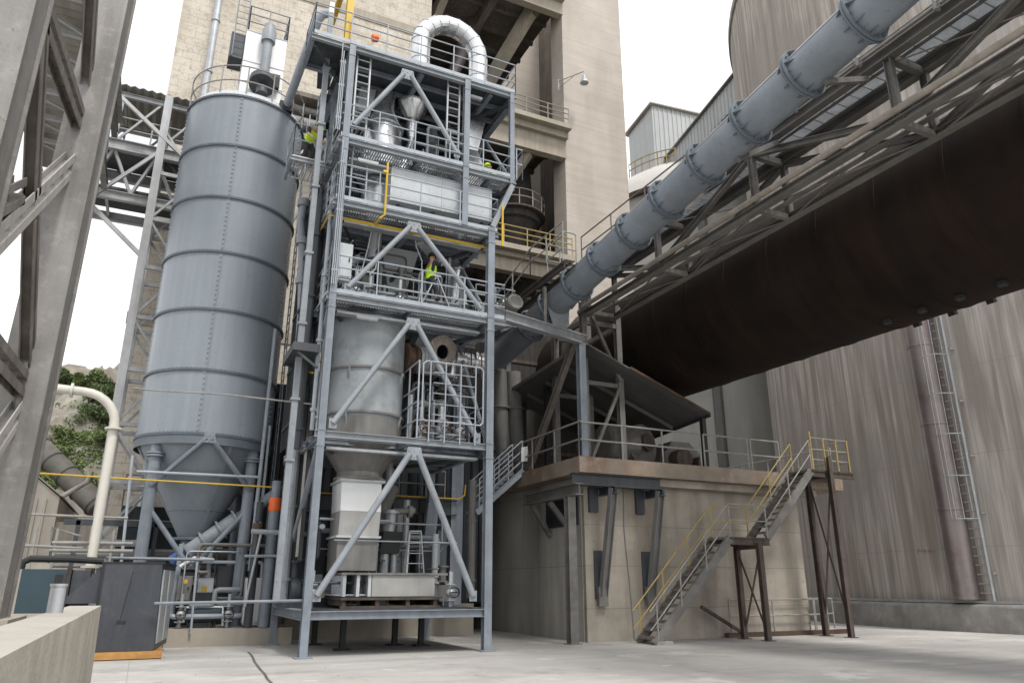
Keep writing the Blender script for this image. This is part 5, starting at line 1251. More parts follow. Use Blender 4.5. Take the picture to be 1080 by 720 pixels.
def cabinet(x0, y0, z0, wx, wy, h, mt, label, name='control_cabinet', cat='cabinet', group=None, sign=False):
    t = thing(name, label, cat, (x0 + wx/2, y0 + wy/2, z0), group)
    m = MB(); m.box((x0, y0, z0 + .06), (x0 + wx, y0 + wy, z0 + h)); m.box((x0 + .03, y0 + .03, z0), (x0 + wx - .03, y0 + wy - .03, z0 + .058)); m.build('casing', mt, t)
    m = MB(); m.box((x0 + .03, y0 - .02, z0 + .1), (x0 + wx - .03, y0 - .002, z0 + h - .04)); d_ = m.build('door', mt, t)
    m = MB(); m.box((x0 + wx - .1, y0 - .05, z0 + h*.5), (x0 + wx - .07, y0 - .021, z0 + h*.6)); hd = m.build('handle', 'black', t); hd.parent = d_
    if sign:
        s_ = MB(); s_.box((x0 + wx*.35, y0 - .026, z0 + h*.72), (x0 + wx*.65, y0 - .021, z0 + h*.72 + wx*.3)); s_.build('warning_sign', 'yellow', t).parent = d_
    return t
pump(5.2, 20.3, 9.0, 1.5, .3, 'largest pump set, grey with a tall outlet, on the second deck'); pump(4.4, 19.6, 9.0, 1.1, -.4, 'smaller pump set near the left rail of the second deck', mt='galv'); pump(7.6, 21.3, 9.0, 1.2, 1.2, 'pump set at the right rear of the second deck behind the ladder')
pump(7.2, 20.6, 5.3, 1.3, .2, 'pump set behind the fenced gate on the first deck', mt='rust'); pump(4.5, 20.3, 17.0, 1.4, .1, 'blue grey pump set with an orange motor end on the top deck', mt='silver', mt2='steel')
m = MB(); p = aY(395, 41, 20.3); m.lathe([(.08, 0), (.13, .03), (.13, .2), (.08, .24)], p + V((-.1, 0, 0)), 16, axis=(1, 0, .2)); tag(m.build('orange_actuator', 'orange'), 'small orange actuator at the end of the top deck pump', 'actuator')
cabinet(6.55, 20.0, 9.0, .5, .5, 1.55, 'palegrey', 'pale grey control cabinet beside the worker on the second deck'); cabinet(3.75, 19.05, 9.6, .36, .3, 1.1, 'palegrey', 'pale switch box on the left corner of the second deck'); 
cabinet(5.8, 21.2, 9.0, .9, .6, 1.8, 'darksteel', 'dark tall cabinet in the middle of the second deck'); cabinet(7.4, 19.9, 9.0, .35, .3, 1.0, 'palegrey', 'low pale cabinet under the right brace of the second deck')
# rectangular feed hopper between second and third deck
t = thing('feed_hopper', 'pale sloping feed hopper hanging above the pumps on the second deck', 'hopper', (5.9, 21.2, 10))
frus(5.75, 6.15, 20.9, 21.3, 9.95, 5.3, 6.5, 20.5, 21.7, 11.55).build('cone', 'palegrey', t); MB().path([(5.95, 21.1, 9.95), (5.9, 21.1, 9.5), (5.5, 20.9, 9.2)], .13, 12).build('spout', 'galv', t)
t = thing('cone_hopper', 'silver cone hopper at the left of the third deck', 'hopper', (4.95, 20.2, 11.8))
MB().lathe([(.25, 11.95), (.52, 12.5), (.52, 13.35), (.4, 13.5)], V((5.0, 20.2, 0)), 32).build('body', 'silver', t); MB().lathe([(.52, 0), (.6, 0), (.6, .06), (.52, .06)], (5.0, 20.2, 12.5), 32, capa=False, capb=False).build('flange', 'galv', t); MB().tube((5.0, 20.2, 11.98), (5.0, 20.2, 10.9), .2, 16).build('outlet', 'galv', t)
# long pale panel box
t = thing('panel_box', 'long pale grey casing behind the third deck railing', 'casing', (6.7, 19.2, 12.1))
m = MB(); m.box((5.06, 18.92, 12.3), (8.28, 20.1, 13.36)); m.build('casing', 'palegrey', t)
m = MB()
for x in (5.06, 6.66, 8.25): m.box((x - .02, 18.9, 12.28), (x + .04, 18.918, 13.38))
m.box((5.04, 18.9, 13.362), (8.3, 20.12, 13.4)); m.build('seam', 'galv', t)
m = MB()
for x in (5.3, 6.4, 7.5, 8.0): m.box((x, 19.1, 11.8), (x + .1, 19.2, 12.298))
m.build('leg', 'darksteel', t)
for k, (x, lb) in enumerate(((5.55, 'left silver cone outlet under the long pale casing'), (6.85, 'middle silver cone outlet under the long pale casing'), (7.85, 'right silver cone outlet under the long pale casing'))):
    m = MB(); m.lathe([(.12, -.5), (.2, -.25), (.2, 0)], (x + .2, 19.5, 12.297), 18, axis=(-.25, 0, 1)); tag(m.build('cone_outlet', 'silver'), lb, 'outlet', 'silver outlets under the casing')
# fourth deck: silver cyclone drum, funnel, square duct
t = thing('silver_drum', 'large shiny silver drum with tapered top on the fourth deck', 'drum', (5.02, 20.3, 13.8))
MB().lathe([(.62, 14.0), (.62, 15.5), (.34, 16.15), (.34, 16.8)], V((5.05, 20.3, 0)), 36).build('drum', 'silver', t)
MB().lathe([(.62, 0), (.66, .0), (.66, .05), (.62, .05)], (5.05, 20.3, 15.45), 36, capa=False, capb=False).build('band', 'galv', t)
m = MB(); m.hexa([(4.15, 20.1, 15.9), (4.55, 20.1, 15.7), (4.55, 20.7, 15.7), (4.15, 20.7, 15.9)], [(4.2, 20.1, 16.75), (4.7, 20.1, 16.75), (4.7, 20.7, 16.75), (4.2, 20.7, 16.75)]); m.build('side_inlet', 'galv', t)
t = thing('silver_funnel', 'shiny silver funnel with a bent spout hanging under the top deck', 'funnel', (6.0, 20.3, 15))
MB().lathe([(.12, 15.45), (.2, 15.9), (.2, 16.15), (.5, 16.6), (.52, 16.75)], V((6.0, 20.3, 0)), 28).build('cone', 'silver', t); MB().path([(6.0, 20.3, 15.5), (5.98, 20.3, 15.2), (5.85, 20.25, 14.7), (5.75, 20.2, 14.1)], .12, 14).build('spout', 'silver', t)
m = MB(); m.box((5.55, 20.0, 13.85), (5.95, 20.4, 14.12)); m.build('receiver', 'galv', t)
t = thing('square_duct', 'bright square duct with flared top at the right of the fourth deck', 'duct', (8.2, 20.4, 13.8))
frus(7.7, 8.7, 20.0, 21.0, 13.95, 7.75, 8.65, 20.0, 20.9, 14.95).build('box', 'white', t); frus(7.85, 8.5, 20.1, 20.8, 14.95, 8.0, 8.35, 20.25, 20.65, 15.6).build('taper', 'silver', t)
frus(8.0, 8.35, 20.25, 20.65, 15.6, 7.85, 8.55, 20.1, 20.8, 16.75).build('flare', 'silver', t); m = MB(); m.box((7.66, 19.96, 14.9), (8.74, 21.04, 14.945)); m.build('flange', 'galv', t)
cabinet(6.9, 20.6, 13.8, .5, .5, .9, 'darksteel', 'low dark cabinet below the right brace of the fourth deck')
m = MB(); m.corr((5.9, 20.9, 14.05), (1.1, 0, 0), (0, 0, .5), .14, .05); m.poly([(5.9, 20.96, 14.05), (7, 20.96, 14.05), (7, 20.96, 14.55), (5.9, 20.96, 14.55)]); tag(m.build('corrugated_screen', 'ivory', smooth=False), 'small cream corrugated screen between funnel and cabinet on the fourth deck', 'screen')
# top deck: U duct, hood
t = thing('arched_duct', 'bright silver arched duct curving over the top deck', 'duct', (7.3, 20.5, 17))
pts = [V((6.24, 20.5, 17.9)), V((6.24, 20.5, 18.7)), V((6.24, 20.5, 19.5))] + [V((7.32 - 1.08*math.cos(a), 20.5, 19.5 + 1.08*math.sin(a))) for a in [PI*k/9 for k in range(1, 9)]] + [V((8.4, 20.5, 19.5)), V((8.4, 20.5, 18.7)), V((8.4, 20.5, 17.05))]
m = MB(); m.path(pts, .33, 22); o = m.build('arch', 'silver', t, smooth=True); o.data.set_sharp_from_angle(angle=math.radians(15))
for p, q in zip(pts[1:-1], pts[2:]):
    d_ = (q - p).normalized(); m = MB(); m.lathe([(.33, -.012), (.342, -.012), (.342, .012), (.33, .012)], p, 24, axis=(d_ + (p - pts[pts.index(p) - 1]).normalized()), capa=False, capb=False); m.build('seam_band', 'galv', t)
t = thing('duct_hood', 'white cone hood under the left foot of the arched duct', 'hood', (6.1, 20.5, 17))
frus(5.6, 6.75, 20.0, 21.0, 17.02, 5.95, 6.55, 20.2, 20.8, 18.0).build('cone', 'white', t); m = MB(); m.box((5.2, 20.2, 17.02), (5.58, 20.8, 17.7)); m.build('side_box', 'silver', t); m = MB(); m.tube((6.0, 19.95, 17.5), (6.0, 20.15, 17.5), .08, 10); m.build('inspection_port', 'black', t)
# yellow jib
t = thing('jib_post', 'yellow steel jib post standing at the left front corner of the top deck', 'jib', (3.42, 18.8, 17))
m = MB(); m.ibeam((3.42, 18.85, 17.0), (3.42, 18.85, 20.6), .22, .2, .03, up=(0, 1, 0)); m.build('post', 'yellow', t); m = MB(); m.box((3.27, 18.7, 17.0), (3.57, 19.0, 17.04)); m.build('foot_plate', 'yellow', t); m = MB(); m.ibeam((3.42, 18.9, 20.45), (3.42, 22.0, 20.45), .2, .16, .02); m.build('arm', 'yellow', t)
m = MB(); m.box((2.5, 19.2, 17.0), (2.95, 19.6, 17.35)); tag(m.build('blue_box', 'blue'), 'small blue box on the left edge of the top deck', 'box')
pump(3.1, 20.6, 17.0, 1.0, 1.4, 'small pump set at the left edge of the top deck', mt='rust')
# platform under left overhang with hanging wires
t = thing('left_platform', 'small railed side platform between silo top and tower', 'platform', (2.9, 20.5, 13.8))
m = MB(); grating(m, 2.35, 3.3, 20.2, 21.5, 13.8, .12, .03); m.build('grating', 'grating', t, smooth=False); m = MB(); m.ibeam((2.3, 20.2, 13.68), (3.4, 20.2, 13.68), .14, .08); m.ibeam((2.35, 20.3, 13.68), (2.35, 21.5, 13.68), .14, .08); m.build('beam', 'steel', t)
r = MB(); railing(r, [(2.35, 21.5, 13.8), (2.35, 20.2, 13.8), (3.3, 20.2, 13.8)], 1.1, .95, .018, (.55,)); r.build('railing', 'rail', t)
# yellow gas line on deck three
t = thing('yellow_gas_line', 'yellow gas line along the edge below the third deck with two risers', 'pipe', (5.8, 18.5, 11.5))
zl_ = 11.42; a = aY(406, 230, 18.42); 
m = MB(); m.path([(3.3, 22.0, zl_), (3.35, 19.0, zl_), (3.45, 18.95, zl_), (8.1, 18.95, zl_)], .024, 8); m.tube((3.5, 18.9, zl_ - .07), (8.1, 18.9, zl_ - .07), .018, 6); m.build('main', 'yellow', t)
m = MB(); m.path([(a.x - .15, 18.95, zl_), (a.x - .1, 18.5, zl_), (a.x, 18.46, zl_ + .1), (a.x, 18.46, 13.2)], .032, 10); m.box((a.x - .12, 18.42, 12.85), (a.x + .02, 18.5, 12.92)); m.tube((8.48, 18.5, zl_ - .1), (8.48, 18.5, 12.7), .032, 10); m.build('riser', 'yellow', t)
# yellow and grey lines further down
Yg = 23.55
m = MB(); m.path([aY(-20, 495, Yg), aY(140, 505, Yg), aY(296, 514, Yg), aY(312, 510, Yg), aY(318, 519, Yg), aY(410, 522, Yg), aY(484, 526, Yg), aY(490, 522, Yg), aY(491, 511, Yg)], .024, 8)
tag(m.build('gas_pipe', 'yellow'), 'long thin yellow gas pipe crossing in front of the silo cone', 'pipe')
tag(MB().tube(aY(144, 497, 23.9), aY(273, 503, 23.9), .045, 8).build('cross_tube', 'rail'), 'grey tube across the silo legs just above the yellow pipe', 'tube')
tag(MB().path([aY(140, 409, 22.5), aY(155, 411, 22.5), aY(240, 416, 21.5), aY(328, 426, 19.8)], .022, 6).build('cable_conduit', 'greyrail'), 'thin conduit strung across the lower silo shell', 'conduit')

# rear frame behind the tower: columns, dark beam
t = thing('portal_structure', 'dark blue grey steel frame with wide beam standing behind the lower tower', 'frame', (5.5, 23.8, 1))
for px, py, wd in ((479, 570, .42), (316, 570, .55), (302, 590, .3)):
    p = aY(px, py, 23.9); m = MB(); m.ibeam((p.x, 23.9, 1.0), (p.x, 23.9, 8.2), wd, wd, .03, up=(0, 1, 0)); m.build('column', 'bluepost', t)
m = MB(); m.ibeam((3.3, 23.75, 4.05), (9.2, 23.75, 4.05), .5, .3, .03); m.build('beam', 'darksteel', t)
m = MB()
for k in range(6): m.box((3.4 + k*.9, 23.6, 3.8), (3.42 + k*.9, 23.9, 4.3))
m.build('stiffener', 'darksteel', t)
r = MB(); railing(r, [(5.6, 23.75, 4.35), (8.8, 23.75, 4.35)], .9, .8, .024, (.45,)); r.build('railing', 'steel', t)
t = thing('dark_backdrop', 'dark clad box added behind the lower steel tower for its dark interior', 'enclosure', (7, 27, 1))  # added dark box stands in for the shaded interior behind the tower
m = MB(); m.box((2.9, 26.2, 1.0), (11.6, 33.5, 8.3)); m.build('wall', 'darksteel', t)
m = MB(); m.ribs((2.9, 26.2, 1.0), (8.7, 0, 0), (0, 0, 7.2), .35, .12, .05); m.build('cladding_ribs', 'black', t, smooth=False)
# lower clutter behind the skid
t = thing('dosing_valve', 'grey dosing valve with a black body between chute and ladder', 'valve', (6.3, 21.3, 1.9))
p = aY(410, 570, 21); 
m = MB(); m.hexa([(p.x - .3, 20.8, p.z - .35), (p.x + .25, 20.8, p.z - .35), (p.x + .25, 21.3, p.z - .35), (p.x - .3, 21.3, p.z - .35)], [(p.x - .2, 20.8, p.z + .25), (p.x + .35, 20.8, p.z + .25), (p.x + .35, 21.3, p.z + .25), (p.x - .2, 21.3, p.z + .25)]); m.build('body', 'black', t)
m = MB(); m.tube((p.x, 21, p.z + .25), (p.x + .05, 21, p.z + .85), .15, 16); m.lathe([(.15, 0), (.23, 0), (.23, .06), (.15, .06)], (p.x + .05, 21, p.z + .75), 18, capa=False, capb=False); m.tube((p.x - .1, 21, p.z - .36), (p.x - .1, 21, 1.9), .12, 14); m.tube((p.x + .17, 21, p.z - .36), (p.x + .17, 21, 1.9), .09, 14); m.build('pipe', 'galv', t)
m = MB(); m.tube((p.x + .05, 20.95, p.z + .8), (p.x + .7, 20.9, p.z + .85), .09, 12); m.lathe([(.1, 0), (.17, 0), (.17, .12), (.1, .12)], (p.x + .5, 20.92, p.z + .82), 14, axis=(1, 0, 0)); m.build('branch', 'hopper', t)
p = aY(392, 555, 21.8)
t = thing('dust_blower', 'round dark blower with a blue coupling behind the dosing valve', 'blower', p)
m = MB(); m.lathe([(.2, 0), (.5, .02), (.52, .25), (.5, .48), (.2, .5)], p, 28, axis=(.5, -1, .1)); m.path([p, p + V((.3, .1, .5)), p + V((.6, .2, 1.2))], .24, 16); m.build('casing', 'hopper', t)
m = MB(); m.lathe([(.14, 0), (.14, .2)], p + V((.0, -.5, -.5)), 14, axis=(.5, -1, 0)); m.build('coupling', 'blue', t)
t = thing('trestle_ladder', 'small aluminium step ladder standing on the grey skid plate', 'ladder', aY(436, 600, 20.8))
p0, p1 = aY(429, 601, 20.6), aY(447, 601, 20.6); q0, q1 = aY(432, 560, 20.6), aY(444, 560, 20.6)
m = MB(); m.bar(V((p0.x, 20.6, 1.9)), q0, .05, .03); m.bar(V((p1.x, 20.6, 1.9)), q1, .05, .03)
for k in range(1, 5): m.bar(V((p0.x, 20.6, 1.9)) + (q0 - V((p0.x, 20.6, 1.9)))*(k/4.2), V((p1.x, 20.6, 1.9)) + (q1 - V((p1.x, 20.6, 1.9)))*(k/4.2), .08, .02)
m.bar(q0, q1, .12, .04); m.build('front_rails', 'galv', t)
m = MB(); m.bar(V((p0.x, 20.98, 1.9)), q0 + V((0, .05, 0)), .03, .03); m.bar(V((p1.x, 20.98, 1.9)), q1 + V((0, .05, 0)), .03, .03); m.build('rear_rails', 'galv', t)
for px, lb, Y, z0, z1, r_, mt in ((427, 'pale vertical pipe left of the small step ladder', 21.6, 1.9, 4.0, .1, 'galv'), (459, 'pale vertical pipe stub right of the step ladder', 20.9, 1.3, 3.0, .09, 'palegrey'), (497, 'grey lagged riser between the rear column and the right tower post', 23.6, 1.2, 5.0, .14, 'hopper'), (421, 'white post behind the dosing valve', 21.9, 1.9, 3.6, .12, 'white')):
    vpipe(px, 580, Y, z0, z1, r_, mt, 'riser_pipe', lb, 'pipe')
t = thing('leaning_shutter', 'dark blue leaning panel pair behind the lower right brace', 'panel', aY(452, 570, 22.2))
p = aY(452, 560, 22.2)
m = MB(); m.hexa([(p.x - .25, 22.1, 1.9), (p.x + .1, 22.1, 1.9), (p.x + .1, 22.3, 1.9), (p.x - .25, 22.3, 1.9)], [(p.x - .1, 22.0, 4.0), (p.x + .25, 22.0, 4.0), (p.x + .25, 22.2, 4.0), (p.x - .1, 22.2, 4.0)]); m.build('panel', 'bluepost', t); m = MB(); m.box((p.x + .3, 22.2, 1.9), (p.x + .6, 22.5, 3.2)); m.build('box', 'darksteel', t)
pump(7.7, 21.5, 1.04, 1.2, 2.0, 'pump set on the base deck beside the right tower post')
pump(4.0, 21.4, 1.04, 1.3, .2, 'pump set on the base deck beside the left tower post', mt='darksteel')
cabinet(7.3, 22.0, 1.04, .6, .5, 1.6, 'darksteel', 'dark cabinet at the right rear of the base deck')
# stair from tower level to deck
t = thing('link_stair', 'short grey steel stair climbing from the tower to the concrete deck', 'stair', (10.6, 23.5, 4.4))
Ys = 23.4; a = aY(517, 527, Ys); b = aY(551, 496, Ys)
for y in (Ys, Ys + .8):
    m = MB(); m.chan((a.x - .5, y, a.z - .44), (b.x + .05, y, b.z), .2, .06); m.build('stringer', 'rail', t)
    r = MB()
    for k in range(4): p = V((a.x - .4, y, a.z - .36)) + (b - V((a.x - .4, Ys, a.z - .36)))*(k/3); p.y = y; r.tube(p, p + V((0, 0, 1.05)), .025, 6)
    for z in (.35, .7, 1.05): r.tube((a.x - .4, y, a.z - .36 + z), (b.x, y, b.z + z), .025, 6)
    r.build('handrail', 'rail', t)
for k in range(9):
    p = V((a.x - .4, Ys, a.z - .36)) + (b - V((a.x - .4, Ys, a.z - .36)))*(k/9); m = MB(); m.box((p.x - .02, Ys, p.z), (p.x + .22, Ys + .8, p.z + .03)); m.build('tread', 'galv', t)
p = aY(553, 478, Ys - .1); m = MB(); m.hexa([p + V((-.12, 0, -.3)), p + V((.12, 0, -.25)), p + V((.14, .05, -.25)), p + V((-.1, .05, -.3))], [p + V((-.14, -.05, .2)), p + V((.1, -.05, .25)), p + V((.12, 0, .25)), p + V((-.12, 0, .2))]); tag(m.build('paper_sheet', 'white'), 'crumpled white sheet hung on the stair rail at the deck corner', 'sheet')
# tall dark machinery behind the deck corner
t = thing('inlet_housing', 'dark kiln inlet housing with ducts behind the concrete deck corner', 'housing', (12, 30, ZD))
m = MB(); m.box((12.3, 28.5, ZD), (20, 33.8, 12.6)); m.build('casing', 'blackish', t); m = MB()
for z in (7, 9, 11): m.box((12.25, 28.45, z), (20.05, 28.499, z + .15))
m.build('stiffener', 'darkrust', t)
for k, (px, py, lb) in enumerate(((526, 400, 'brown grey duct dropping just right of the tower post'), (541, 420, 'brown grey duct curving beside the dark canopy edge'))):
    p = aY(px, py, 25.2); m = MB(); m.path([(p.x, 25.2, 9.5), (p.x + .1, 25.2, 7.4), (p.x + .5, 25.6, 5.6)], .3, 16); m.lathe([(.3, 0), (.38, 0), (.38, .08), (.3, .08)], (p.x + .05, 25.2, 8.0), 18, capa=False, capb=False)
    tag(m.build('drop_duct', 'hopper'), lb, 'duct')

# ================================================================== LEFT SIDE
t = thing('steel_trestle', 'huge weathered grey steel trestle legs with lattice bracing at the left edge', 'trestle', (-1.6, 8, 0))
m = MB(); m.box((-1.92, 6.0, 0), (-1.40, 6.42, 14)); m.build('leg', 'trestle', t)
m = MB(); m.box((-1.94, 6.422, 0), (-1.37, 6.45, 14)); m.box((-1.94, 5.97, 0), (-1.39, 5.998, 14)); m.build('leg_flange', 'trestle', t)
m = MB(); m.hexa([(-1.86, 10, 0), (-1.33, 10, 0), (-1.33, 10.55, 0), (-1.86, 10.55, 0)], [(-1.64, 10, 14), (-1.26, 10, 14), (-1.26, 10.55, 14), (-1.64, 10.55, 14)]); m.build('leg', 'trestle', t)
m = MB(); m.hexa([(-1.86, 10.552, 0), (-1.30, 10.552, 0), (-1.30, 10.59, 0), (-1.86, 10.59, 0)], [(-1.64, 10.552, 14), (-1.23, 10.552, 14), (-1.23, 10.59, 14), (-1.64, 10.59, 14)]); m.build('leg_flange', 'trestle', t)
m = MB(); m.box((-2.1, 9.7, 0), (-1.2, 11.2, 1.25)); m.build('footing', 'plinth', t)
XLc = -1.58
def lace(a, b, mt, w_=.1, gap=.05, ext0=0, ext1=0):
    p, q = aX(*a, XLc), aX(*b, XLc)
    d_ = (q - p).normalized(); p = p - d_*ext0; q = q + d_*ext1
    n_ = d_.cross(V((1, 0, 0))).normalized()
    m = MB()
    for s_ in (-1, 1): m.chan(p + n_*s_*gap, q + n_*s_*gap, .12, w_*s_, .014, up=(1, 0, 0))
    k = max(2, int((q - p).length / .5))
    for i in range(1, k): c_ = p + (q - p)*(i/k); m.bar(c_ - n_*.06, c_ + n_*.06, .08, .02)
    m.build('lacing_bar', mt, t)
lace((90, 148), (48, 25), 'lacing', ext1=1.2); lace((88, 145), (96, 10), 'lacing', ext1=1.5); lace((92, 155), (-8, 252), 'lacingpale', .1, .05, 0, .6)
lace((40, 62), (33, 208), 'lacing', .09, .05, .6); lace((33, 228), (28, 395), 'lacing', .09, .05)
lace((28, 412), (-12, 366), 'lacing', .1, .05, 0, .8); lace((28, 418), (-14, 480), 'lacingpale', .1, .05, 0, .6); lace((20, 200), (-30, 225), 'lacing', .08)
m = MB(); p = aX(88, 150, -1.56); m.box(p - V((.02, .35, .35)), p + V((.02, .25, .3))); p = aX(26, 414, -1.56); m.box(p - V((.02, .3, .3)), p + V((.02, .25, .3))); m.build('gusset_plate', 'trestle', t)

# gallery overhead running along the trestle
t = thing('overhead_gallery', 'dark conveyor gallery carried overhead by the left steel trestle', 'gallery', (-3, 18, 15))
x0, x1, y0, y1, z0, z1 = -5.2, -3.15, 7.5, 28.0, 15.4, 17.6
m = MB()
for x in (x0, x1):
    for z in (z0, z1): m.ibeam((x, y0, z), (x, y1, z), .26, .2, .02)
m.build('chord', 'trestle', t)
m = MB(); k = 0; y = y0
while y < y1 - 1:
    for x in (x0, x1): m.bar((x, y, z0), (x, y + 1.5, z1) if k % 2 else (x, y, z1), .1, .1); m.bar((x, y, z1), (x, y + 1.5, z0), .08, .08)
    m.bar((x0, y, z0), (x1, y, z0), .12, .14); m.bar((x0, y, z0), (x1, y + 1.5, z0), .08, .08); y += 1.5; k += 1
m.build('lattice', 'lattice', t)
m = MB(); m.corr((x0 - .2, y0, z1 + .5), (0, y1 - y0, 0), (x1 - x0 + .4, 0, 0), .3, .06); m.build('roof_sheet', 'corr', t, smooth=False)
m = MB(); m.corr((x0, y0, z0 + .3), (0, y1 - y0, 0), (x1 - x0, 0, 0), .3, .05); m.build('floor_sheet', 'corr', t, smooth=False)
m = MB(); m.box((x0 + .5, y0, z0 + .6), (x1 - .5, y1, z0 + .7))
for k in range(14): m.tube((x0 + .4, y0 + 1 + k*1.45, z0 + .5), (x1 - .4, y0 + 1 + k*1.45, z0 + .5), .07, 8)
m.build('belt', 'black', t)

# conveyor bridge into the preheater
t = thing('conveyor_bridge', 'conveyor bridge with corrugated roof crossing left of the silo into the masonry tower', 'conveyor bridge', (-2, 29, 15))
xa, xb, Yc = -5.5, 3.2, 29.0
zb0, zm, zt = 15.9, 17.7, 20.0
m = MB()
m.ibeam((xa, Yc, 17.75), (xb, Yc, 17.75), .45, .25, .03); m.ibeam((xa, Yc + 2.6, 17.75), (xb, Yc + 2.6, 17.75), .4, .25, .03); m.ibeam((xa, Yc, zt), (xb, Yc, zt), .2, .16); m.ibeam((xa, Yc + 2.6, zt), (xb, Yc + 2.6, zt), .2, .16)
m.ibeam((xa, Yc + .3, 15.75), (xb, Yc + .3, 15.75), .35, .2, .03); m.ibeam((xa, Yc + 2.3, 15.75), (xb, Yc + 2.3, 15.75), .35, .2, .03); m.build('chord', 'lattice', t)
m = MB(); m.corr((xa, Yc - .3, zt + .25), (xb - xa, 0, 0), (0, 3.4, 0), .3, .08); m.build('roof_sheet', 'corr', t, smooth=False)
m = MB(); m.box((xa, Yc + .45, 16.1), (xb, Yc + 2.2, 16.2)); m.box((xa, Yc + .1, 17.98), (xb, Yc + 2.5, 18.04)); m.build('floor', 'darksteel', t)
m = MB()
for k in range(6):
    x = xa + .8 + k*1.5
    m.bar((x, Yc, 17.9), (x, Yc, zt), .09, .09); m.bar((x, Yc, 17.9), (x + 1.4, Yc, zt), .08, .08); m.bar((x, Yc + 2.6, 17.9), (x + 1.4, Yc + 2.6, zt), .08, .08); m.bar((x, Yc + 2.6, 17.9), (x, Yc + 2.6, zt), .08, .08)
    m.bar((x, Yc + .05, 17.6), (x + .8, Yc + .3, 15.9), .1, .1); m.bar((x + 1.5, Yc + .05, 17.6), (x + .8, Yc + .3, 15.9), .1, .1); m.bar((x, Yc + .3, 15.75), (x, Yc + 2.3, 15.75), .1, .1)
    m.bar((x, Yc - .02, zt + .1), (x, Yc + 2.6, zt + .1), .08, .1)
m.build('lattice', 'lattice', t)
r = MB(); railing(r, [(xa, Yc + .05, 18.04), (xb, Yc + .05, 18.04)], 1.0, 1.6, .03, (.5,)); r.build('railing', 'lattice', t)

# lattice mast carrying the bridge
t = thing('lattice_column', 'pale grey lattice steel column standing behind the silo on the left', 'lattice column', (-1, 28.6, 0))
xa, xb, Ya, Yb = -1.58, -.15, 28.4, 30.2
for x in (xa, xb):
    for y in (Ya, Yb):
        m = MB(); m.ibeam((x, y, 0), (x, y, 20.0), .3, .28, .03, up=(0, 1, 0)); m.build('leg', 'lattice', t)
m = MB(); z = 1.0; k = 0
while z < 17:
    for y in (Ya - .02, Yb): m.bar((xa + .1, y, z), (xb - .1, y, z), .1, .14); m.bar((xa + .1, y, z + .1) if k % 2 else (xb - .1, y, z + .1), (xb - .1, y, z + 1.8) if k % 2 else (xa + .1, y, z + 1.8), .08, .08)
    for x in (xa, xb): m.bar((x, Ya + .1, z), (x, Yb - .1, z), .08, .1); m.bar((x, Ya + .1, z), (x, Yb - .1, z + 1.9), .07, .07)
    z += 1.95; k += 1
m.build('bracing', 'lattice', t)
m = MB(); m.bar((xa - .1, Ya - .05, 17.4), aY(100, 205, Ya - .05), .12, .12); m.bar(aY(93, 213, Ya - .05), aY(152, 273, Ya - .05), .14, .14); m.bar(aY(120, 95, Ya - .1), aY(200, 172, Ya - .1), .13, .13); m.build('knee_brace', 'lattice', t)

# low concrete wall in the foreground
m = MB(); m.hexa([(-1.0, -3, 0), (-.5, -3, 0), (-.5, 14.3, 0), (-1.0, 14.3, 0)], [(-.98, -3, 1.285), (-.53, -3, 1.285), (-.53, 14.3, 1.285), (-.98, 14.3, 1.285)])
tag(m.build('concrete_wall', 'lowwall', smooth=False), 'low rough concrete wall with streaked face in the left foreground', 'wall')
p = aZ(57, 646, 1.285); m = MB(); m.lathe([(.085, 0), (.085, .3), (.095, .3), (.095, .33)], p, 20)
t = thing('pipe_stub', 'short grey pipe stub standing on top of the low concrete wall', 'pipe stub', p); m.build('pipe', 'galv', t); m = MB(); m.tube(p + V((.06, .12, .0)), p + V((.07, .12, .52)), .022, 8); m.build('rod', 'rust', t)

# charcoal cabinet on a timber pallet
t = thing('charcoal_hopper_cabinet', 'big charcoal steel cabinet with a side chute standing on a timber pallet', 'cabinet', (-.2, 21, .16))
x0, x1, y0, y1, z0, z1 = -.86, .46, 20.15, 22.7, .17, 2.08
xe = .80
m = MB(); m.hexa([(x0, y0, z0), (x1, y0, z0), (xe, y1, z0), (x0, y1, z0)], [(x0, y0, z1), (x1 - .06, y0, z1), (xe - .06, y1, z1), (x0, y1, z1)]); m.build('casing', 'cabinet', t)
m = MB(); m.hexa([(x0 - .75, y0 + .1, 1.2), (x0 - .003, y0 + .1, 1.2), (x0 - .003, y0 + 1.3, 1.2), (x0 - .75, y0 + 1.3, 1.2)], [(x0 - .35, y0 + .1, 1.62), (x0 - .003, y0 + .1, 2.0), (x0 - .003, y0 + 1.3, 2.0), (x0 - .35, y0 + 1.3, 1.62)]); m.build('side_chute', 'cabinet', t)
m = MB(); m.hexa([(x0 - .02, y0 - .02, z1), (x1, y0 - .02, z1), (xe + .02, y1 + .02, z1), (x0 - .02, y1 + .02, z1)], [(x0 - .02, y0 - .02, z1 + .03), (x1, y0 - .02, z1 + .03), (xe + .02, y1 + .02, z1 + .03), (x0 - .02, y1 + .02, z1 + .03)]); m.box((x0 - .0, y0 - .012, z0), (x0 + .06, y0 - .001, z1)); m.build('lid', 'black', t)
m = MB()
for f0, f1 in ((.1, .5), (.58, .97)):
    a_ = V((x1, y0, 0)) + V((xe - x1, y1 - y0, 0))*f0; b_ = V((x1, y0, 0)) + V((xe - x1, y1 - y0, 0))*f1; e_ = V((.02, 0, 0)); g_ = V((-.05, 0, 0)); zz = V((0, 0, 1))
    m.hexa([a_ + g_ + zz*.3, b_ + g_ + zz*.3, b_ + e_ + zz*.3, a_ + e_ + zz*.3], [a_ + g_ + zz*1.95, b_ + g_ + zz*1.95, b_ + e_*-.8 + zz*1.95, a_ + e_*-.8 + zz*1.95])
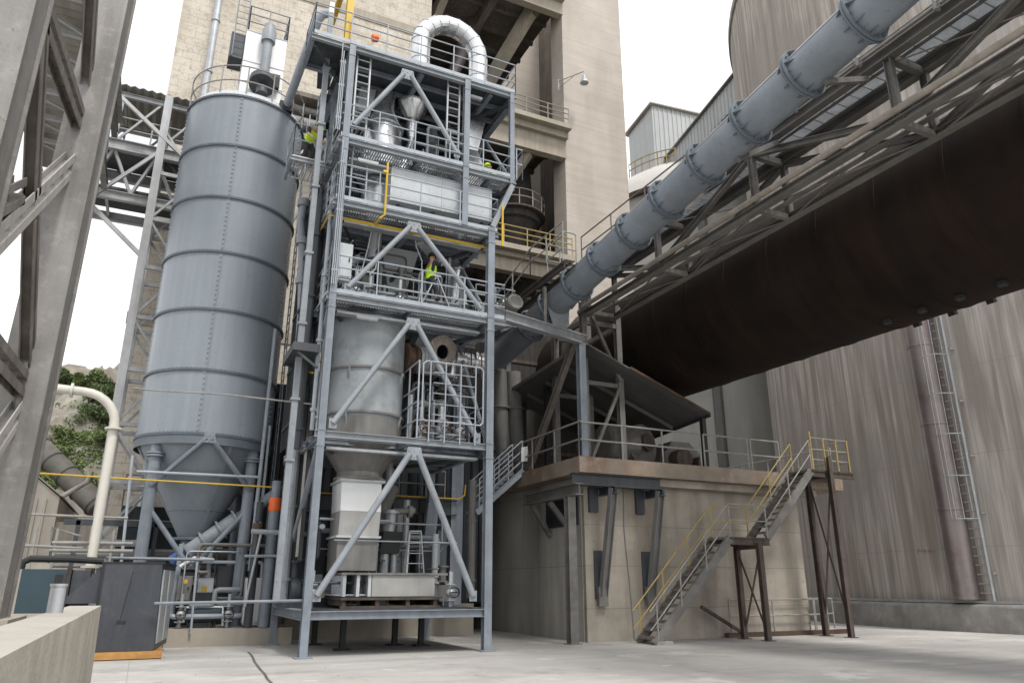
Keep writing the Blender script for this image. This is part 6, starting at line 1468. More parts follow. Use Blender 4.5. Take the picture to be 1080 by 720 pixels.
m.build('side_panel', 'galv', t)
m = MB(); m.box((-.38, y0 - .03, .78), (-.2, y0 - .002, .83)); m.build('handle', 'black', t)
m = MB(); m.tube((-.2, y0 - .006, 1.9), (-.32, y0 - .006, .85), .008, 5); m.build('cable', 'black', t)
t = thing('timber_pallet', 'orange brown timber pallet under the charcoal cabinet', 'pallet', (-.2, 21, 0))
m = MB()
for k in range(6): m.box((-1.0, 20.0 + k*.52, .125), (.62, 20.3 + k*.52, .165))
m.build('top_boards', 'pallet', t, smooth=False); m = MB()
for x in (-.98, -.25, .52): m.box((x, 20.0, .03), (x + .1, 22.9, .123))
m.box((-1.0, 19.97, .02), (.62, 19.998, .165)); m.box((.622, 19.97, .02), (.65, 22.9, .165)); m.build('bearer', 'pallet', t, smooth=False)

# dark teal generator enclosure with black handle hoop
t = thing('generator_enclosure', 'dark teal machine enclosure with a black top duct at the left', 'enclosure', (-2, 21, 1))
a, b = aY(16, 637, 21.2), aY(76, 600, 21.2)
m = MB(); m.box((a.x, 21.2, a.z - .2), (b.x, 23, b.z)); m.build('casing', 'teal', t)
m = MB(); m.box((b.x - .32, 21.18, a.z + .25), (b.x - .16, 21.199, b.z - .12)); m.build('vent', 'black', t)
m = MB(); m.box((b.x + .02, 21.3, a.z - .15), (b.x + .4, 22.6, b.z - .02)); m.build('side_door', 'cabinet', t)
p, q = aY(22, 600, 21.5), aY(95, 590, 21.5); m = MB(); m.path([(p.x, 21.5, b.z), (p.x + .02, 21.5, b.z + .16), (p.x + .16, 21.5, b.z + .24), (q.x - .4, 21.5, b.z + .24), (q.x + .3, 21.5, b.z + .2)], .08, 10); m.build('exhaust_duct', 'black', t)
m = MB(); m.box((-3.6, 20.6, 0), (-1.05, 23.5, a.z - .2)); tag(m.build('slab_base', 'plinth'), 'pale concrete base slab behind the low wall under the teal enclosure', 'base')

# ivory bent pipe
X_ = None
b0 = aY(95, 610, 22.0); b1 = aY(117, 461, 22.0); xv = (b0.x + b1.x) / 2
t = thing('bent_ivory_pipe', 'bent ivory pipe rising beside the cabinet and turning left behind the trestle', 'pipe', (xv, 22, 1))
pz_ = aY(80, 412, 22).z
pts = [V((xv, 22, 1.25)), V((xv, 22, 4.0)), V((xv, 22, pz_ - .85))] + [V((xv - .85 + .85*math.cos(a), 22, pz_ - .85 + .85*math.sin(a))) for a in [PI/2*k/7 for k in range(1, 8)]] + [V((xv - 1.5, 22, pz_ + .02)), V((-5.5, 22, pz_ + .1))]
m = MB(); m.path(pts, .115, 18); m.build('tube', 'ivory', t)
m = MB()
for z in (2.0, pz_ - .95): m.lathe([(.12, 0), (.22, 0), (.22, .05), (.12, .05)], (xv, 22, z), 20, capa=False, capb=False)
m.lathe([(.12, 0), (.19, 0), (.19, .06), (.12, .06)], (xv - 1.15, 22, pz_ + .005), 20, axis=(1, 0, 0), capa=False, capb=False); m.lathe([(.26, 1.2), (.26, 1.28)], (xv, 22, 0), 20); m.build('flange', 'ivory', t)

# beige ribbed shed and grey tubular gallery behind
t = thing('ribbed_shed', 'beige ribbed metal shed with a sloping eave behind the bent pipe', 'shed', (-4, 34, 0))
a, b, c_ = aY(34, 495, 34), aY(63, 524, 34), aY(92, 541, 36)
m = MB(); m.hexa([(-9, 34, 0), (b.x, 34, 0), (b.x, 44, 0), (-9, 44, 0)], [(-9, 34, b.z + (a.z - b.z)*4.5), (b.x, 34, b.z), (b.x, 44, b.z), (-9, 44, b.z + (a.z - b.z)*4.5)]); m.build('wall', 'shedclad', t, smooth=False)
m = MB(); m.ribs((-9, 34, 0), (b.x + 9, 0, 0), (0, 0, b.z - .1), .3, .1, .05); m.build('cladding_ribs', 'shedclad', t, smooth=False)
m = MB(); m.sheet((-9.1, 33.9, b.z + (a.z - b.z)*4.55 + .03), (b.x + .05, 33.9, b.z + .02), (b.x + .05, 44.1, b.z + .02), (-9.1, 44.1, b.z + (a.z - b.z)*4.55 + .03), .05); m.build('roof', 'corr', t, smooth=False)
m = MB(); m.box((b.x, 34.3, 0), (b.x + 3.5, 44, b.z - .9)); m.build('annex', 'dirtypipe', t)
p, q = aY(20, 450, 40), aY(93, 524, 38)
d_ = (q - p)
t = thing('tubular_gallery', 'grey rounded conveyor tube sloping down behind the ribbed shed', 'conveyor', q)
m = MB(); m.tube(p - d_*1.2, q + d_*.15, .5, 22); m.build('tube', 'corr', t); m = MB()
for k in range(12): c_ = p - d_*1.1 + d_*(k*.2); m.lathe([(.5, 0), (.54, 0), (.54, .06), (.5, .06)], c_, 22, axis=d_, capa=False, capb=False)
m.build('hoop', 'hopper', t)
m = MB(); z = 0
for x in (.3, 1.3): c_ = p - d_*x; m.bar((c_.x, c_.y, 0), (c_.x, c_.y, c_.z - .5), .2, .2)
m.build('leg', 'lattice', t)
tag(MB().path([aY(66, 523, 33), aY(80, 515, 33), aY(92, 508, 33), aY(97, 497, 33)], .09, 10).build('curved_hose', 'dirtypipe'), 'brown curved hose hanging from the shed corner to the lattice column', 'hose')
t = thing('side_handrail', 'grey pipe handrail around the platform in front of the ribbed shed', 'railing', (-2, 24, 2))
m = MB(); m.path([aY(26, 572, 23), aY(29, 545, 23), aY(33, 542, 23), aY(100, 545, 23), aY(135, 546, 23)], .035, 8); m.tube(aY(25, 575, 23), aY(88, 578, 23), .04, 8); m.tube(aY(55, 572, 23), aY(140, 573, 23), .05, 8); m.tube(aY(52, 580, 23), aY(140, 581, 23), .05, 8); m.path([aY(52, 570, 23.2), aY(55, 556, 23.2), aY(85, 565, 23.2)], .03, 6); m.build('rails', 'greyrail', t)
m = MB()
for px in (35, 58, 118): p = aY(px, 575, 23); m.bar((p.x, 23, .3), (p.x, 23, 3.0), .06, .06)
m.build('stanchion', 'greyrail', t)
t = thing('rear_pipe_rack', 'low grey pipe rack behind the silo legs on the left', 'pipe rack', (-.5, 27, 1))
m = MB()
for k, z in enumerate((1.9, 2.15, 2.5)): m.tube((-2.5, 26.9 + .1*k, z), (4.5, 26.9 + .1*k, z), (.09, .06, .11, .05, .07)[k], 10)
m.build('pipe', 'hopper', t); m = MB()
for x in (-2.0, 0.2, 3.8): m.bar((x, 27, .4), (x, 27, 3.5), .12, .12)
m.bar((-2.4, 27, 3.45), (4.4, 27, 3.45), .12, .18); m.build('frame', 'darksteel', t)

# plinths under silo and tower
tag(MB().box((.75, 23.3, 0), (4.1, 33, .45)).build('silo_plinth', 'plinth', smooth=False), 'low pale concrete plinth under the blue grey silo legs', 'plinth')
tag(MB().box((4.12, 24.9, 0), (10.4, 33.6, 1.0)).build('tower_plinth', 'plinth', smooth=False), 'beige concrete plinth seen beneath the steel tower base', 'plinth')
MB_ = MB(); MB_.box((-6, 30.5, 0), (.7, 33.4, 2.3)); tag(MB_.build('block_wall', 'shedclad'), 'beige wall between lattice column foot and ribbed shed', 'wall')

# inclined screw conveyor and equipment under the silo
t = thing('screw_conveyor', 'grey inclined screw conveyor rising from the silo cone to the tower', 'screw conveyor', aY(205, 578, 24.9))
a, b = aY(197, 583, 25.0), aY(250, 547, 24.8); d_ = b - a
m = MB(); m.tube(a, b, .24, 20); m.build('trough', 'steel', t); m = MB(); m.tube(b, aY(297, 517, 24.0), .17, 16); m.build('neck', 'bluepost', t)
m = MB()
for f_ in (.02, .33, .66, .98): m.lathe([(.24, 0), (.32, 0), (.32, .06), (.24, .06)], a + d_*f_, 20, axis=d_, capa=False, capb=False)
m.build('flange', 'steel', t); m = MB(); m.lathe([(.14, 0), (.22, .04), (.22, .5), (.14, .55)], a - d_.normalized()*.5, 18, axis=d_); m.build('motor', 'blue', t)
p = aY(301, 517, 23.6); m = MB(); m.bar(p + V((-.12, 0, -.08)), p + V((.14, 0, .06)), .1, .2); tag(m.build('orange_cover', 'orange'), 'square orange cover at the top of the screw conveyor', 'cover')
for px, py, lb in ((290, 532, 'vertical grey pipe with orange coupling left of the tower post'), (272, 555, 'shorter dark pipe with a small orange coupling beside the silo leg')):
    p = aY(px, py, 23.4); hi = px > 280
    t = thing('drop_pipe', lb, 'pipe', (p.x, 23.4, .45))
    m = MB(); m.tube((p.x, 23.4, .46), (p.x, 23.4, p.z - .15), .16 if hi else .12, 16); m.tube((p.x, 23.4, p.z + .15), (p.x, 23.4, p.z + .7), .14 if hi else .1, 16); m.build('tube', 'bluepost' if hi else 'darksteel', t)
    m = MB(); m.lathe([(.17, -.2), (.19, -.1), (.17, 0), (.19, .1), (.17, .2)] if hi else [(.13, -.1), (.15, 0), (.13, .1)], p, 18); m.build('coupling', 'orange' if hi else 'rust', t)
cabinet(1.45, 24.55, .45, .48, .4, 1.35, 'palegrey', 'light grey control cabinet with yellow sign under the silo', sign=True); cabinet(.95, 24.0, 1.1, .36, .3, .75, 'hopper', 'small grey switch box with orange sign beside the charcoal cabinet', sign=True)
cabinet(2.75, 23.75, .5, .52, .4, 1.3, 'white', 'white framed cabinet at the right silo leg'); cabinet(.85, 24.7, .45, .5, .6, .8, 'teal', 'low dark teal box under the silo'); cabinet(2.05, 24.9, .45, .55, .5, 1.7, 'darksteel', 'tall dark cabinet in the middle under the silo'); cabinet(3.35, 25.2, .45, .5, .5, 2.6, 'darksteel', 'very tall dark cabinet right of the silo legs')
cabinet(-.1, 26.2, .45, .7, .5, 2.0, 'darksteel', 'dark cabinet behind the left silo leg')
t = thing('compressor', 'dark compressor with pale pipes low under the silo', 'compressor', (1.7, 23.9, .45))
m = MB(); m.lathe([(.2, 0), (.27, .06), (.27, .9), (.2, .96)], (1.25, 24.1, .85), 20, axis=(1, 0, 0)); m.build('tank', 'teal', t); m = MB(); m.box((1.3, 23.95, 1.12), (1.95, 24.25, 1.4)); m.build('motor', 'black', t); m = MB(); m.path([(1.2, 23.85, .6), (1.2, 23.85, 1.0), (1.6, 23.85, 1.02), (2.2, 23.85, 1.0), (2.25, 23.85, .5)], .035, 8); m.build('pipe', 'white', t); m = MB()
for x in (1.35, 2.0): m.box((x, 23.9, .45), (x + .06, 24.3, .62))
m.build('foot', 'black', t)
tag(MB().path([aY(190, 597, 24.1), aY(205, 588, 24.05), aY(225, 590, 24.0)], .05, 8).build('wrapped_hose', 'white'), 'short white wrapped hose end at the foot of the screw conveyor', 'hose')
# scaffold style tubes in front
def stube(a, b, Y, lb, r=.03, mt='bluepost', Y2=None):
    tag(MB().tube(aY(*a, Y), aY(*b, Y2 or Y), r, 8).build('guard_tube', mt), lb, 'tube')
stube((163, 636), (322, 633), 19.9, 'long blue grey guard tube running from the cabinet to the tower post', .035, 'bluepost', 18.8)
stube((112, 588), (226, 590), 23.4, 'guard tube passing above the charcoal cabinet to the silo foot', .04)
stube((208, 592), (201, 668), 23.2, 'upright guard tube in front of the silo cabinets', .03, 'rail'); stube((276, 560), (258, 640), 23.2, 'slanting pale tube beside the right silo leg', .04, 'galv')
stube((258, 586), (300, 586), 23.2, 'short level tube between silo leg and drop pipe', .04, 'rail'); stube((265, 560), (326, 563), 22.6, 'level box rail between drop pipe and tower post', .07, 'rail')
stube((128, 592), (140, 480), 23.9, 'tall slim tube left of the left silo leg', .04, 'rail')

# ================================================================== PEOPLE
def skin_mesh(name, joints, edges, m, parent, sub=2):
    """joints: name -> (pos, radius)"""
    keys = list(joints); idx = {k: i for i, k in enumerate(keys)}
    me = bpy.data.meshes.new(name + '_src'); me.from_pydata([tuple(joints[k][0]) for k in keys], [(idx[a], idx[b]) for a, b in edges], [])
    o = bpy.data.objects.new(name + '_src', me); col.objects.link(o)
    md = o.modifiers.new('s', 'SKIN'); md.use_smooth_shade = True
    for k in keys:
        r = joints[k][1]; r = r if isinstance(r, tuple) else (r, r); me.skin_vertices[0].data[idx[k]].radius = r
    me.skin_vertices[0].data[0].use_root = True
    s = o.modifiers.new('u', 'SUBSURF'); s.levels = sub; s.render_levels = sub
    dg = bpy.context.evaluated_depsgraph_get(); dg.update()
    m2 = bpy.data.meshes.new_from_object(o.evaluated_get(dg)); m2.name = name
    bpy.data.objects.remove(o); bpy.data.meshes.remove(me)
    off = V(parent['_o'])
    for v in m2.vertices: v.co = v.co - off
    m2.materials.clear(); m2.materials.append(M[m]); 
    for p in m2.polygons: p.use_smooth = True
    ob = bpy.data.objects.new(name, m2); col.objects.link(ob); ob.parent = parent; ob['_o'] = tuple(off)
    return ob
def person(loc, face, label, pose, helmet=True):
    """face: heading in radians of the direction the person looks (from +X)"""
    P = thing('person', label, 'person', loc)
    f = V((math.cos(face), math.sin(face), 0)); l = V((-f.y, f.x, 0)); o = V(loc)
    def W(a, b, c): return o + f*a + l*b + V((0, 0, c))
    J = {k: (W(*p), r) for k, (p, r) in pose.items()}
    body = {k: v for k, v in J.items()}
    E_ = [('pelvis', 'waist'), ('waist', 'chest'), ('chest', 'neck'), ('neck', 'skull'), ('skull', 'crown')]
    for s_ in 'LR':
        E_ += [('pelvis', 'hip' + s_), ('hip' + s_, 'knee' + s_), ('knee' + s_, 'ankle' + s_), ('ankle' + s_, 'toe' + s_), ('chest', 'sho' + s_), ('sho' + s_, 'elb' + s_), ('elb' + s_, 'wri' + s_), ('wri' + s_, 'palm' + s_)]
    b = skin_mesh('body', body, E_, 'skin', P)
    # clothing grown a little larger than the body
    tk = ['pelvis', 'hipL', 'kneeL', 'ankleL', 'hipR', 'kneeR', 'ankleR', 'waist']
    def grow(keys, ex): return {k: (J[k][0], tuple(x + ex for x in (J[k][1] if isinstance(J[k][1], tuple) else (J[k][1],)*2))) for k in keys}
    skin_mesh('trousers', grow(tk, .018), [e for e in E_ if e[0] in tk and e[1] in tk], 'cloth', P)
    sk = ['waist', 'pelvis', 'chest', 'shoL', 'shoR', 'elbL', 'elbR']
    skin_mesh('shirt', grow(sk, .016), [('waist', 'pelvis'), ('waist', 'chest'), ('chest', 'shoL'), ('chest', 'shoR'), ('shoL', 'elbL'), ('shoR', 'elbR')], 'cloth', P)
    vk = ['waist', 'pelvis', 'chest', 'shoL', 'shoR']
    skin_mesh('vest', grow(vk, .032), [('waist', 'pelvis'), ('waist', 'chest'), ('chest', 'shoL'), ('chest', 'shoR')], 'vest', P)
    for s_ in 'LR':
        skin_mesh('boot', grow(['ankle' + s_, 'toe' + s_], .022), [('ankle' + s_, 'toe' + s_)], 'black', P)
    c_ = J['crown'][0]; sk_ = J['skull'][0]; up = (c_ - J['neck'][0]).normalized(); fd = (f - up*f.dot(up)).normalized(); sd = up.cross(fd)
    hc = sk_ + up*.05
    # face features
    m = MB(); m.ball(hc + fd*.108 - up*.035, .018, 5); m.ball(hc + sd*.1 - up*.02, .024, 5); m.ball(hc - sd*.1 - up*.02, .024, 5); m.build('nose_and_ears', 'skin', P)
    m = MB(); m.ball(hc + fd*.096 + sd*.035, .012, 5); m.ball(hc + fd*.096 - sd*.035, .012, 5); m.bar(hc + fd*.098 - up*.075 - sd*.025, hc + fd*.098 - up*.075 + sd*.025, .008, .008); m.build('eyes_and_mouth', 'hair', P)
    m = MB(); m.lathe([(.128, 0), (.125, .05), (.1, .1), (.055, .128), (.01, .135)], hc + up*.03 - fd*.012, 18, axis=up, capb=False); 
    if helmet:
        m.lathe([(.12, 0), (.155, -.005), (.155, .008), (.12, .012)], hc + up*.03 + fd*.015, 18, axis=up, capa=False, capb=False)
        m.build('helmet', 'vest', P)
    else: m.build('hair', 'hair', P)
    # fingers
    for s_ in 'LR':
        w0, p0 = J['wri' + s_][0], J['palm' + s_][0]; d_ = (p0 - w0).normalized(); n_ = d_.cross(V((.3, .2, 1))).normalized(); q_ = n_.cross(d_)
        m = MB()
        for k, ln in enumerate((.075, .085, .08, .062)):
            b_ = p0 + d_*.012 + n_*(.03 - .02*k); m.path([b_, b_ + d_*ln*.5 + q_*.008, b_ + d_*ln*.8 + q_*.03, b_ + d_*ln*.85 + q_*.05], [.0095, .009, .008, .006], 6)
        b_ = p0 - d_*.03 + n_*.035; m.path([b_, b_ + n_*.03 + d_*.03, b_ + n_*.035 + d_*.06 + q_*.015], [.011, .01, .008], 6)
        m.build('fingers', 'skin', P)
    return P
stand_up = dict(pelvis=((0, 0, .92), (.15, .11)), waist=((.0, 0, 1.1), (.14, .1)), chest=((0, 0, 1.34), (.16, .11)), neck=((.01, 0, 1.5), .055), skull=((.03, 0, 1.6), (.085, .095)), crown=((.02, 0, 1.7), (.075, .08)),
    hipL=((0, .1, .86), .095), kneeL=((.04, .12, .48), .062), ankleL=((0, .12, .09), .045), toeL=((.16, .13, .035), .04), hipR=((0, -.1, .86), .095), kneeR=((.16, -.12, .52), .062), ankleR=((.1, -.12, .32), .045), toeR=((.24, -.13, .28), .04),
    shoL=((0, .19, 1.42), .06), elbL=((.2, .24, 1.4), .045), wriL=((.33, .14, 1.6), .032), palmL=((.36, .11, 1.67), .032), shoR=((0, -.19, 1.42), .06), elbR=((.22, -.24, 1.36), .045), wriR=((.38, -.14, 1.54), .032), palmR=((.42, -.11, 1.6), .032))
bend = dict(pelvis=((-.1, 0, .82), (.15, .12)), waist=((.06, 0, .95), (.14, .11)), chest=((.28, 0, 1.06), (.16, .12)), neck=((.42, 0, 1.1), .055), skull=((.52, 0, 1.1), (.085, .095)), crown=((.62, 0, 1.08), (.075, .08)),
    hipL=((-.1, .1, .78), .095), kneeL=((.1, .13, .45), .062), ankleL=((-.04, .13, .09), .045), toeL=((.12, .14, .035), .04), hipR=((-.1, -.1, .78), .095), kneeR=((.1, -.13, .45), .062), ankleR=((-.04, -.13, .09), .045), toeR=((.12, -.14, .035), .04),
    shoL=((.3, .19, 1.08), .06), elbL=((.36, .26, .82), .045), wriL=((.52, .2, .66), .032), palmL=((.57, .18, .6), .032), shoR=((.3, -.19, 1.08), .06), elbR=((.36, -.26, .82), .045), wriR=((.52, -.2, .66), .032), palmR=((.57, -.18, .6), .032))
crouch = dict(pelvis=((-.1, 0, .3), (.15, .12)), waist=((-.05, 0, .45), (.14, .11)), chest=((.05, 0, .66), (.16, .12)), neck=((.12, 0, .8), .055), skull=((.18, 0, .88), (.085, .095)), crown=((.2, 0, .97), (.075, .08)),
    hipL=((-.08, .11, .3), .095), kneeL=((.28, .16, .42), .062), ankleL=((.05, .15, .09), .045), toeL=((.2, .16, .035), .04), hipR=((-.08, -.11, .3), .095), kneeR=((.28, -.16, .42), .062), ankleR=((.05, -.15, .09), .045), toeR=((.2, -.16, .035), .04),
    shoL=((.06, .19, .74), .06), elbL=((.26, .24, .56), .045), wriL=((.45, .17, .5), .032), palmL=((.5, .15, .47), .032), shoR=((.06, -.19, .74), .06), elbR=((.26, -.24, .56), .045), wriR=((.45, -.17, .5), .032), palmR=((.5, -.15, .47), .032))
# the worker on the step ladder, second deck
pw = aY(455, 290, 19.5)
px0 = pw.x
person((px0, 19.55, 9.36), .2, 'worker in yellow vest on a step ladder reaching up to the strip light', stand_up, helmet=False)
t = thing('step_ladder', 'aluminium step ladder under the worker in the yellow vest on the second deck', 'ladder', (px0 + .2, 19.55, 9.0))
m = MB(); m.bar((px0 - .5, 19.4, 9.0), (px0 + .12, 19.42, 10.35), .06, .03); m.bar((px0 - .5, 19.8, 9.0), (px0 + .12, 19.78, 10.35), .06, .03)
for k in range(1, 5): f_ = k/5; m.bar((px0 - .5 + .62*f_, 19.4, 9.0 + 1.35*f_), (px0 - .5 + .62*f_, 19.8, 9.0 + 1.35*f_), .09, .02)
m.build('front_frame', 'galv', t); m = MB(); m.bar((px0 + .75, 19.38, 9.0), (px0 + .16, 19.42, 10.35), .05, .03); m.bar((px0 + .75, 19.82, 9.0), (px0 + .16, 19.78, 10.35), .05, .03); m.bar((px0 + .45, 19.39, 9.68), (px0 + .45, 19.81, 9.68), .03, .03); m.build('rear_frame', 'galv', t)
m = MB(); m.box((px0 + .04, 19.38, 10.35), (px0 + .26, 19.82, 10.4)); m.build('top_cap', 'galv', t)
person((2.85, 20.6, 13.8), -1.2, 'worker in yellow vest bending over on the side platform beside the silo top', bend)
pc = aY(519, 176, 19.6)
person((8.62, 19.6, 13.8), 2.2, 'worker in yellow vest crouching behind the rail at the right end of the fourth deck', crouch)

# ================================================================== SMALL PROCESS CLUTTER ON THE DECKS
def run_pipe(x0, x1, y0, y1, z, rnd):
    p = V((rnd.uniform(x0, x1), rnd.uniform(y0, y1), z + rnd.choice((.02, .3, .6)))); pts = [p.copy()]
    ax = rnd.randint(0, 2)
    for k in range(rnd.randint(4, 6)):
        ax = rnd.choice([a for a in range(3) if a != ax]); q = pts[-1].copy()
        if ax == 0: q.x = rnd.uniform(x0, x1)
        elif ax == 1: q.y = rnd.uniform(y0, y1)
        else: q.z = z + rnd.uniform(.15, 2.3)
        if (q - pts[-1]).length > .15: pts.append(q)
    if len(pts) < 3: pts.append(pts[-1] + V((0, 0, .5)))
    # round the corners a little
    out = [pts[0]]
    for a, b, c in zip(pts, pts[1:], pts[2:]):
        d0, d1 = (a - b), (c - b); r = min(.1, d0.length*.4, d1.length*.4)
        out += [b + d0.normalized()*r, b + (d0.normalized() + d1.normalized())*r*.3, b + d1.normalized()*r]
    out.append(pts[-1]); return out
rnd = random.Random(21)
areas = [('base', 3.8, 7.9, 19.6, 22.6, 1.05, 18, 'thin pipe threading among the machines on the base deck', 'thin pipes on the base deck'),
         ('first', 6.2, 8.0, 19.2, 22.6, 5.3, 20, 'thin pipe among the machinery behind the fence on the first deck', 'thin pipes on the first deck'),
         ('second', 3.9, 7.9, 19.2, 22.4, 9.0, 28, 'thin pipe threading among the pumps on the second deck', 'thin pipes on the second deck'),
         ('third', 3.9, 8.0, 20.2, 22.6, 11.8, 14, 'thin pipe behind the long pale casing on the third deck', 'thin pipes on the third deck'),
         ('fourth', 4.0, 8.4, 19.6, 22.6, 13.8, 14, 'thin pipe among the silver ducts on the fourth deck', 'thin pipes on the fourth deck'),
         ('silo', .9, 3.3, 23.7, 26.5, .46, 18, 'thin pipe bending among the cabinets under the silo', 'thin pipes under the silo')]
for nm, x0, x1, y0, y1, z, n, lb, gp in areas:
    for k in range(n):
        m = MB(); m.path(run_pipe(x0, x1, y0, y1, z, rnd), rnd.choice((.018, .025, .035, .05, .07)), 8)
        tag(m.build('process_pipe', rnd.choice(('galv', 'rail', 'darksteel', 'steel', 'hopper', 'rail', 'truss'))), lb, 'pipe', gp)
def valve(x, y, z, s, lb, gp, wheel):
    t = thing('hand_valve', lb, 'valve', (x, y, z), gp); c = V((x, y, z))
    m = MB(); m.tube(c, c + V((0, 0, .9*s)), .05*s, 10); m.ball(c + V((0, 0, .35*s)), .13*s, 6); m.lathe([(.05*s, 0), (.14*s, 0), (.14*s, .03*s), (.05*s, .03*s)], c + V((0, 0, .15*s)), 12, capa=False, capb=False); m.lathe([(.05*s, 0), (.14*s, 0), (.14*s, .03*s), (.05*s, .03*s)], c + V((0, 0, .55*s)), 12, capa=False, capb=False); m.build('body', 'galv', t)
    m = MB(); h = c + V((.0, -.3*s, .36*s)); m.tube(c + V((0, 0, .36*s)), h, .02*s, 6); m.path([h + V((math.cos(a)*.13*s, 0, math.sin(a)*.13*s)) for a in [2*PI*k/12 for k in range(13)]], .014*s, 5); m.bar(h - V((.13*s, 0, 0)), h + V((.13*s, 0, 0)), .02*s, .02*s); m.build('handwheel', wheel, t)
for k, (x, y) in enumerate(((4.3, 19.2), (4.75, 19.4), (5.6, 19.3), (5.3, 19.9), (6.2, 20.4), (7.7, 19.5))): valve(x, y, 9.0, 1.1, 'hand valve with a wheel near the railing of the second deck', 'hand valves on the second deck', 'darksteel')
for x, y in ((6.5, 19.6), (7.0, 19.3), (7.6, 19.4), (7.3, 20.0)): valve(x, y, 5.3, 1.2, 'hand valve behind the fenced gate on the first deck', 'hand valves on the first deck', 'rust')
for x, y in ((7.5, 19.6), (7.8, 20.3), (3.9, 19.9)): valve(x, y, 1.05, 1.0, 'hand valve on the base deck beside a tower post', 'hand valves on the base deck', 'black')
for x, y in ((1.1, 23.8), (2.35, 23.8)): valve(x, y, .46, 1.0, 'hand valve low in front of the cabinets under the silo', 'hand valves under the silo', 'black')
def back_screen(x0, y0, z0, x1, y1, z1, lb, mt='darksteel', name='dark_back_screen', cat='casing'):  # added dark boxes cover the bright masonry and stand in for shaded bay backs
    t = thing(name, lb, cat, ((x0+x1)/2, (y0+y1)/2, z0))
    m = MB(); m.box((x0, y0, z0 + .12), (x1, y1, z1)); m.build('casing', mt, t)
    m = MB(); n = max(2, int((x1 - x0)/.6))
    for k in range(n + 1): x = x0 + (x1 - x0 - .05)*k/n; m.box((x, y0 - .04, z0 + .14), (x + .05, y0 - .001, z1 - .02))
    m.box((x0 - .02, y0 - .045, z1), (x1 + .02, y1, z1 + .05)); m.build('stiffening_ribs', 'black', t)
    m = MB()
    for x in (x0 + .05, x1 - .15): m.box((x, y0 + .1, z0), (x + .1, y1 - .1, z0 + .118))
    m.build('support_foot', 'black', t)
back_screen(4.0, 22.3, 9.0, 7.8, 23.1, 11.3, 'wide dark ribbed screen added to darken the back of the second deck')
back_screen(6.3, 22.2, 5.3, 7.9, 23.1, 8.6, 'tall dark ribbed screen added to darken the back of the first deck')
back_screen(4.0, 21.9, 13.8, 7.3, 23.1, 16.2, 'dark ribbed screen added behind the silver drum to darken the fourth deck')
back_screen(4.0, 21.6, 11.8, 8.0, 23.0, 13.3, 'low dark ribbed screen added to darken the back of the third deck')
back_screen(3.9, 22.6, 1.05, 5.6, 23.2, 3.6, 'dark ribbed screen added to darken the left rear of the base deck')
t = thing('dark_side_sheet', 'tall black sheet added for the dark depth on the steel tower left side', 'screen', (3.3, 21.5, 5.4))  # added black sheet stands in for deep shade between mast and tower post
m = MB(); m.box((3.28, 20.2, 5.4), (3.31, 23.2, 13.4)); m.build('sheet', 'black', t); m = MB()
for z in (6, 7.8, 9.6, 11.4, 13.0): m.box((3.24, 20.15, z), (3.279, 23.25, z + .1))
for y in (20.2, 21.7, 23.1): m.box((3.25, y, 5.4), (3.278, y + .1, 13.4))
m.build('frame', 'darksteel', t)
# dark plant room behind the silo legs
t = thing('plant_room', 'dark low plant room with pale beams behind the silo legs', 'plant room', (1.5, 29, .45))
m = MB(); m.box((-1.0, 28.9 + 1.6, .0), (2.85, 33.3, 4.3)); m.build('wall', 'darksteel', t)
m = MB()
for z, mt in ((1.6, 0), (2.6, 0), (3.6, 0)): m.box((-1.05, 30.38, z), (2.9, 30.49, z + .22))
m.build('beam', 'palegrey', t)
m = MB()
for x in (-.6, .6, 1.8): m.box((x, 30.44, 2.85), (x + .8, 30.498, 3.55))
m.build('window', 'teal', t)
r = MB(); railing(r, [(-1, 30.4, 4.3), (2.8, 30.4, 4.3)], 1.1, .9, .03, (.55,)); r.build('railing', 'greyrail', t)
# ladders, hoses, cables hanging on the tower
for k, (a, b, c) in enumerate((((395, 232), (388, 262), (372, 300)), ((402, 240), (399, 268), (390, 290)), ((437, 245), (445, 275), (441, 322)))):
    p, q, s = aY(*a, 19.3), aY(*b, 19.5), aY(*c, 19.4)
    tag(MB().path([p, p*.6 + q*.4 + V((0, .1, -.05)), q, q*.5 + s*.5 + V((.05, 0, -.12)), s], .018, 6).build('hanging_cable', 'palegrey'), 'pale cable hanging loosely under the third deck', 'cable', 'loose cables under the third deck')
for k, (px, z0, z1, lb) in enumerate(((349, 9.2, 13.6, 'slim pale conduit bundle clipped to the front left tower post'), (356, 13.9, 16.9, 'slim pale conduit on the upper front left tower post'))):
    p = aY(px, 300 if k == 0 else 110, 18.55); m = MB()
    for q in range(3): m.tube((p.x + q*.05, 18.5, z0), (p.x + q*.05, 18.5, z1 - q*.3), .016, 6)
    for z in (z0 + .4, (z0 + z1)/2, z1 - .7): m.box((p.x - .03, 18.5, z), (p.x + .14, 18.56, z + .04))
    tag(m.build('conduit_bundle', 'rail'), lb, 'conduit')

